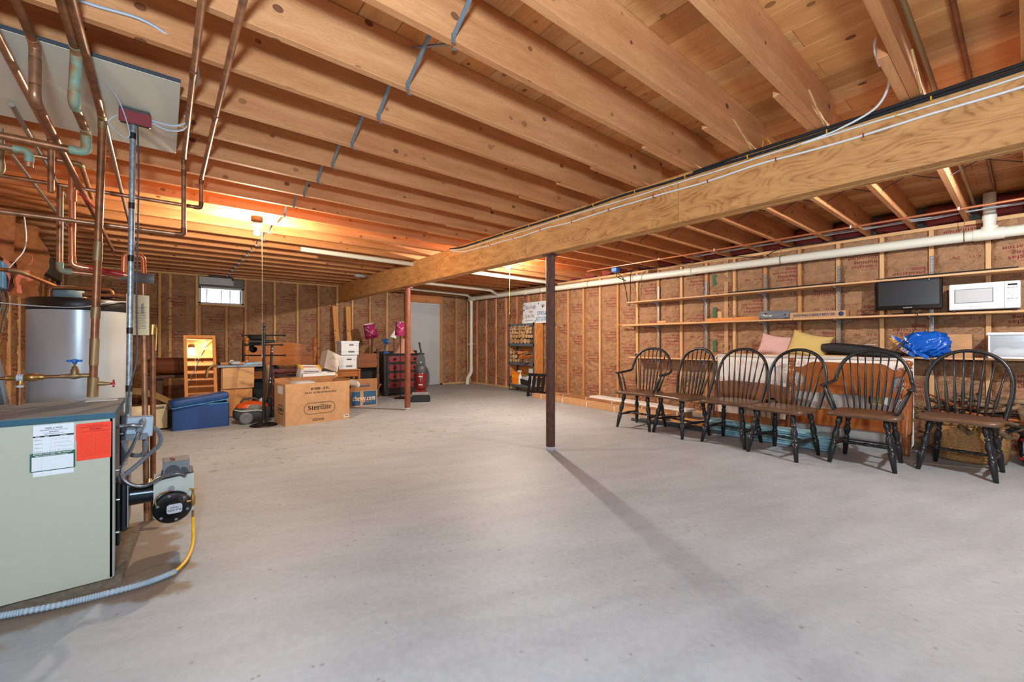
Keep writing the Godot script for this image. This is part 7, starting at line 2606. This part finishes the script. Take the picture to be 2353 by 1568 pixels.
# ---------- chairs ----------
func make_chair(arms: bool, label: String) -> Node3D:
	var t := thing("windsor_armchair" if arms else "windsor_chair", label, "chair", Vector3.ZERO, 0.0, "black windsor chairs in a row")
	var st := S()
	var bl: Material = M.chair_black
	# seat, back towards +x
	var out := PackedVector2Array()
	var sw := 0.245 if arms else 0.24
	for p in [[-0.235, -0.72], [-0.225, -0.95], [-0.16, -1.02], [0.0, -1.0], [0.12, -0.93], [0.19, -0.72], [0.215, -0.35], [0.222, 0.0], [0.215, 0.35], [0.19, 0.72], [0.12, 0.93], [0.0, 1.0], [-0.16, 1.02], [-0.225, 0.95], [-0.235, 0.72], [-0.228, 0.35], [-0.222, 0.0], [-0.228, -0.35]]:
		out.append(Vector2(p[0], p[1] * sw))
	# upper skin with a saddle, lower skin flat, rounded edge
	var n := out.size()
	var rings := []
	for lv in [[1.0, 0.418], [1.03, 0.432], [1.0, 0.452], [0.86, 0.455], [0.55, 0.445], [0.2, 0.442]]:
		var ring := []
		for i in n: ring.append(V(out[i].x * lv[0], lv[1], out[i].y * lv[0]))
		rings.append(ring)
	for j in rings.size() - 1:
		for i in n:
			var k := (i + 1) % n
			quad(st, rings[j][k], rings[j][i], rings[j + 1][i], rings[j + 1][k], 0, Vector2(rings[j][k].z, rings[j][k].x), Vector2(rings[j][i].z, rings[j][i].x), Vector2(rings[j + 1][i].z, rings[j + 1][i].x), Vector2(rings[j + 1][k].z, rings[j + 1][k].x))
	for i in n:
		var k := (i + 1) % n
		tri(st, V(0, 0.442, 0), rings[-1][k], rings[-1][i], 0, Vector2.ZERO, Vector2(rings[-1][k].z, rings[-1][k].x), Vector2(rings[-1][i].z, rings[-1][i].x))
		tri(st, V(0, 0.418, 0), rings[0][i], rings[0][k], FLAT)
	put("seat", st, M.chair_seat, t)
	var feet := {}
	for sx in [-1, 1]:
		for sz in [-1, 1]:
			st = S()
			var a := V(sx * 0.222, 0.0, sz * (0.22 if sx < 0 else 0.2))
			var b := V(sx * 0.15, 0.425, sz * 0.155)
			feet[[sx, sz]] = [a, b]
			turned(st, a, b, [[0.0, 0.0155], [0.28, 0.0235], [0.36, 0.026], [0.38, 0.016], [0.4, 0.024], [0.425, 0.024], [0.44, 0.0155], [0.5, 0.021], [0.58, 0.0275], [0.64, 0.024], [0.7, 0.0155], [0.715, 0.022], [0.735, 0.022], [0.75, 0.015], [0.8, 0.02], [0.86, 0.026], [0.92, 0.023], [1.0, 0.014]], 12)
			put("leg", st, bl, t)
	var mids := []
	for sz in [-1, 1]:
		var a: Vector3 = (feet[[-1, sz]][0] as Vector3).lerp(feet[[-1, sz]][1], 0.38)
		var b: Vector3 = (feet[[1, sz]][0] as Vector3).lerp(feet[[1, sz]][1], 0.38)
		st = S()
		turned(st, a, b, [[0.0, 0.009], [0.2, 0.012], [0.4, 0.017], [0.5, 0.02], [0.6, 0.017], [0.8, 0.012], [1.0, 0.009]], 10)
		put("stretcher", st, bl, t)
		mids.append(a.lerp(b, 0.5))
	st = S()
	turned(st, mids[0], mids[1], [[0.0, 0.008], [0.15, 0.012], [0.28, 0.014], [0.34, 0.009], [0.37, 0.014], [0.41, 0.009], [0.46, 0.014], [0.5, 0.015], [0.54, 0.014], [0.59, 0.009], [0.63, 0.014], [0.66, 0.009], [0.72, 0.014], [0.85, 0.012], [1.0, 0.008]], 10)
	put("stretcher", st, bl, t)
	var lean := func(y: float) -> float: return 0.17 + (y - 0.45) * 0.24
	# hoop
	var half := [[0.0, 0.995], [0.065, 0.988], [0.13, 0.962], [0.185, 0.92], [0.225, 0.86], [0.248, 0.79], [0.257, 0.71], [0.252, 0.62], [0.238, 0.53], [0.222, 0.44]]
	if arms: half = [[0.0, 0.99], [0.075, 0.982], [0.145, 0.955], [0.202, 0.905], [0.24, 0.84], [0.262, 0.77], [0.272, 0.71]]
	var hp := []
	for k in range(half.size() - 1, -1, -1): hp.append(V(lean.call(half[k][1]), half[k][1], -half[k][0]))
	for k in range(1, half.size()): hp.append(V(lean.call(half[k][1]), half[k][1], half[k][0]))
	if arms:
		hp = [V(-0.075, 0.672, -0.3), V(0.02, 0.676, -0.302), V(0.12, 0.683, -0.296), V(0.19, 0.695, -0.284)] + hp + [V(0.19, 0.695, 0.284), V(0.12, 0.683, 0.296), V(0.02, 0.676, 0.302), V(-0.075, 0.672, 0.3)]
	st = S()
	tube(st, curve(hp, 4), 0.0155, 10)
	put("back_hoop", st, bl, t)
	if arms:
		for s in [-1, 1]:
			st = S()
			lump(st, V(0.13, 0.022, 0.055), 0.6, 0.8, 16, 8, T(V(-0.06, 0.674, s * 0.301)))
			put("armrest", st, bl, t)
			st = S()
			turned(st, V(-0.12, 0.435, s * 0.205), V(-0.075, 0.67, s * 0.297), [[0.0, 0.010], [0.2, 0.013], [0.45, 0.019], [0.7, 0.014], [0.8, 0.018], [0.9, 0.011], [1.0, 0.009]], 10)
			put("arm_post", st, bl, t)
			st = S()
			turned(st, V(-0.02, 0.44, s * 0.21), V(0.02, 0.675, s * 0.301), [[0.0, 0.007], [0.4, 0.012], [0.7, 0.008], [1.0, 0.006]], 8)
			put("arm_spindle", st, bl, t)
	var ns := 9 if arms else 8
	for i in ns:
		var f := (i + 0.5) / ns * 2.0 - 1.0
		var zt: float = f * (0.262 if arms else 0.252)
		var y := 0.7
		for k in half.size() - 1:
			if absf(zt) >= half[k][0] and absf(zt) <= half[k + 1][0]:
				y = lerpf(half[k][1], half[k + 1][1], (absf(zt) - half[k][0]) / (half[k + 1][0] - half[k][0]))
				break
		var zb := f * 0.172
		var a := V(0.185 - 0.05 * f * f, 0.44, zb)
		st = S()
		turned(st, a, V(lean.call(y), y, zt), [[0.0, 0.006], [0.15, 0.008], [0.32, 0.012], [0.45, 0.0105], [0.6, 0.0068], [1.0, 0.0055]], 8)
		put("spindle", st, bl, t)
	return t

func build_chairs() -> void:
	M.chair_black = mat(rgb(30, 32, 36), 0.34)
	M.chair_seat = wood(91, rgb(108, 80, 60), rgb(70, 48, 36), 1, 0.32, 0.6)
	var c1 := make_chair(true, "black windsor armchair with brown seat at the far end of the row")
	c1.position = V(4.68, 0, -3.11)
	c1.rotation.y = deg_to_rad(4.7)
	var c2 := make_chair(false, "second windsor chair from the far end, turned slightly to the right")
	c2.position = V(4.68, 0, -2.58)
	c2.rotation.y = deg_to_rad(-14.5)
	copy_of(c2, "third windsor chair from the far end, before the slatted footboard", V(4.71, 0, -2.02), deg_to_rad(-0.8))
	copy_of(c2, "fourth windsor chair, in front of the oak headboard's left post", V(4.61, 0, -1.5), deg_to_rad(-8.9))
	copy_of(c1, "windsor armchair standing before the middle of the oak headboard", V(4.83, 0, -0.92), deg_to_rad(0.8))
	copy_of(c2, "nearest windsor chair, in front of the wicker basket", V(5.13, 0, -0.36), deg_to_rad(-5.2))

# ---------- right edge ----------
func build_right_corner() -> void:
	var st: SurfaceTool
	var wn := noise(870, 1.0, 2)
	var wk := paint(256, 256, func(u: float, v: float) -> Color:
		var j := int(v * 24.0)
		var ph := fposmod(u * 40.0 + (0.5 if j % 2 == 0 else 0.0), 1.0)
		var l := 0.55 + 0.45 * sin(ph * PI)
		var q := 0.6 + 0.4 * sin(fposmod(v * 24.0, 1.0) * PI)
		var c := 0.9 + 0.2 * wn.get_noise_2d(u * 30, v * 30)
		return Color(0.80 * c, 0.60 * c, 0.36 * c) * (0.75 + 0.25 * l * q))
	var wh := paint(256, 256, func(u: float, v: float) -> Color:
		var j := int(v * 24.0)
		var ph := fposmod(u * 40.0 + (0.5 if j % 2 == 0 else 0.0), 1.0)
		var h := sin(ph * PI) * sin(fposmod(v * 24.0, 1.0) * PI)
		return Color(h, h, h))
	var wick := mat(Color.WHITE, 0.7, 0.0, tex(wk))
	wick.uv1_scale = V(1.6, 3.0, 1)
	relief(wick, tex(wh), 0.4)
	var t := thing("wicker_basket", "round woven wicker basket full of kindling behind the nearest chair", "basket", V(5.72, 0, -0.36))
	t.scale = V(0.88, 1.0, 0.88)
	st = S()
	lathe(st, [[0.0, 0.005], [0.26, 0.005], [0.275, 0.02], [0.29, 0.12], [0.3, 0.22], [0.305, 0.33]], 40)
	lathe(st, [[0.305, 0.33], [0.285, 0.33], [0.27, 0.06], [0.0, 0.06]], 40)
	put("woven_body", st, wick, t)
	st = S()
	var ring := []
	for k in 41: ring.append(V(0.297 * cos(TAU * k / 40), 0.335 + 0.004 * sin(k * 2.4), 0.297 * sin(TAU * k / 40)))
	tube(st, ring, 0.016, 8, false)
	put("braided_rim", st, wick, t)
	# kindling sticks
	var rg := RandomNumberGenerator.new()
	rg.seed = 55
	for k in 70:
		var a := rg.randf() * TAU
		var l := rg.randf_range(0.25, 0.5)
		var c := V(rg.randf_range(-0.17, 0.19), 0.34 + rg.randf() * 0.22 * (1.0 - 0.3 * (k % 3)), rg.randf_range(-0.17, 0.36))
		var d := V(cos(a) * 0.4, rg.randf_range(-0.2, 0.25), sin(a)).normalized() * l / 2
		var o := thing("kindling_stick", "dry grey brown kindling stick piled in the wicker basket", "stick", V(5.72, 0, -0.36) + c, 0.0, "kindling in the wicker basket")
		st = S()
		var r := rg.randf_range(0.008, 0.024)
		tube(st, [-d, -d * 0.3 + V(0, rg.randf_range(-0.02, 0.02), 0), d * 0.4, d], [r, r * 1.05, r * 0.9, r * 0.6], 7)
		put("stick", st, M.bark if k % 4 != 0 else tinted(M.joist2, rgb(220, 180, 140)), o)
	for k in 7:
		var o := thing("kindling_twig", "thin twig sticking up at the left of the wicker basket", "twig", V(5.6, 0.3, -0.52), 0.0, "twigs in the wicker basket")
		st = S()
		tube(st, [V(0, 0, 0), V(0.0, 0.12, -0.03 * k), V(0.02, 0.2 + 0.02 * k, -0.05 * k + 0.05)], [0.004, 0.003, 0.001], 5)
		put("twig", st, M.bark, o)
	# sports bag with checkered panel
	var ck := Image.create_empty(64, 64, false, Image.FORMAT_RGB8)
	for y in 64:
		for x in 64: ck.set_pixel(x, y, rgb(232, 232, 232) if ((x / 8) + (y / 8)) % 2 == 0 else rgb(14, 14, 16))
	var chk := mat(Color.WHITE, 0.6, 0.0, tex(ck))
	chk.uv1_scale = V(5, 3, 1)
	t = thing("sports_bag", "black bag with black and white checkered panel and red trim", "bag", V(5.82, 0, 0.11))
	t.scale = V(0.88, 0.9, 0.88)
	var bn := noise(881, 1.0, 3)
	st = S()
	lump(st, V(0.36, 0.34, 0.4), 0.7, 0.7, 26, 14, T(V(0, 0.17, 0)), func(q: Vector3, p: Vector3) -> Vector3: return q + p * 0.02 * bn.get_noise_3d(q.x * 8, q.y * 8, q.z * 8))
	put("body", st, M.black_matt, t)
	st = S()
	sheet(st, 10, 6, func(u: float, v: float) -> Vector3:
		var a := PI * 0.72 + u * PI * 0.62
		return V(0.198 * cos(a), lerpf(0.09, 0.24, v), -0.215 * sin(a)), 0, 1.0, 1.0)
	put("checkered_panel", st, chk, t)
	for y in [0.075, 0.255]:
		st = S()
		var rr := []
		for k in 12: rr.append(V(0.2 * cos(PI * 0.7 + k * 0.18), y, -0.215 * sin(PI * 0.7 + k * 0.18)))
		tube(st, rr, 0.014, 6)
		put("red_trim", st, M.red, t)
	st = S()
	tube(st, curve([V(-0.1, 0.3, -0.15), V(-0.2, 0.36, -0.22), V(-0.28, 0.3, -0.3), V(-0.3, 0.18, -0.34)]), 0.024, 8)
	put("strap", st, M.black_matt, t)
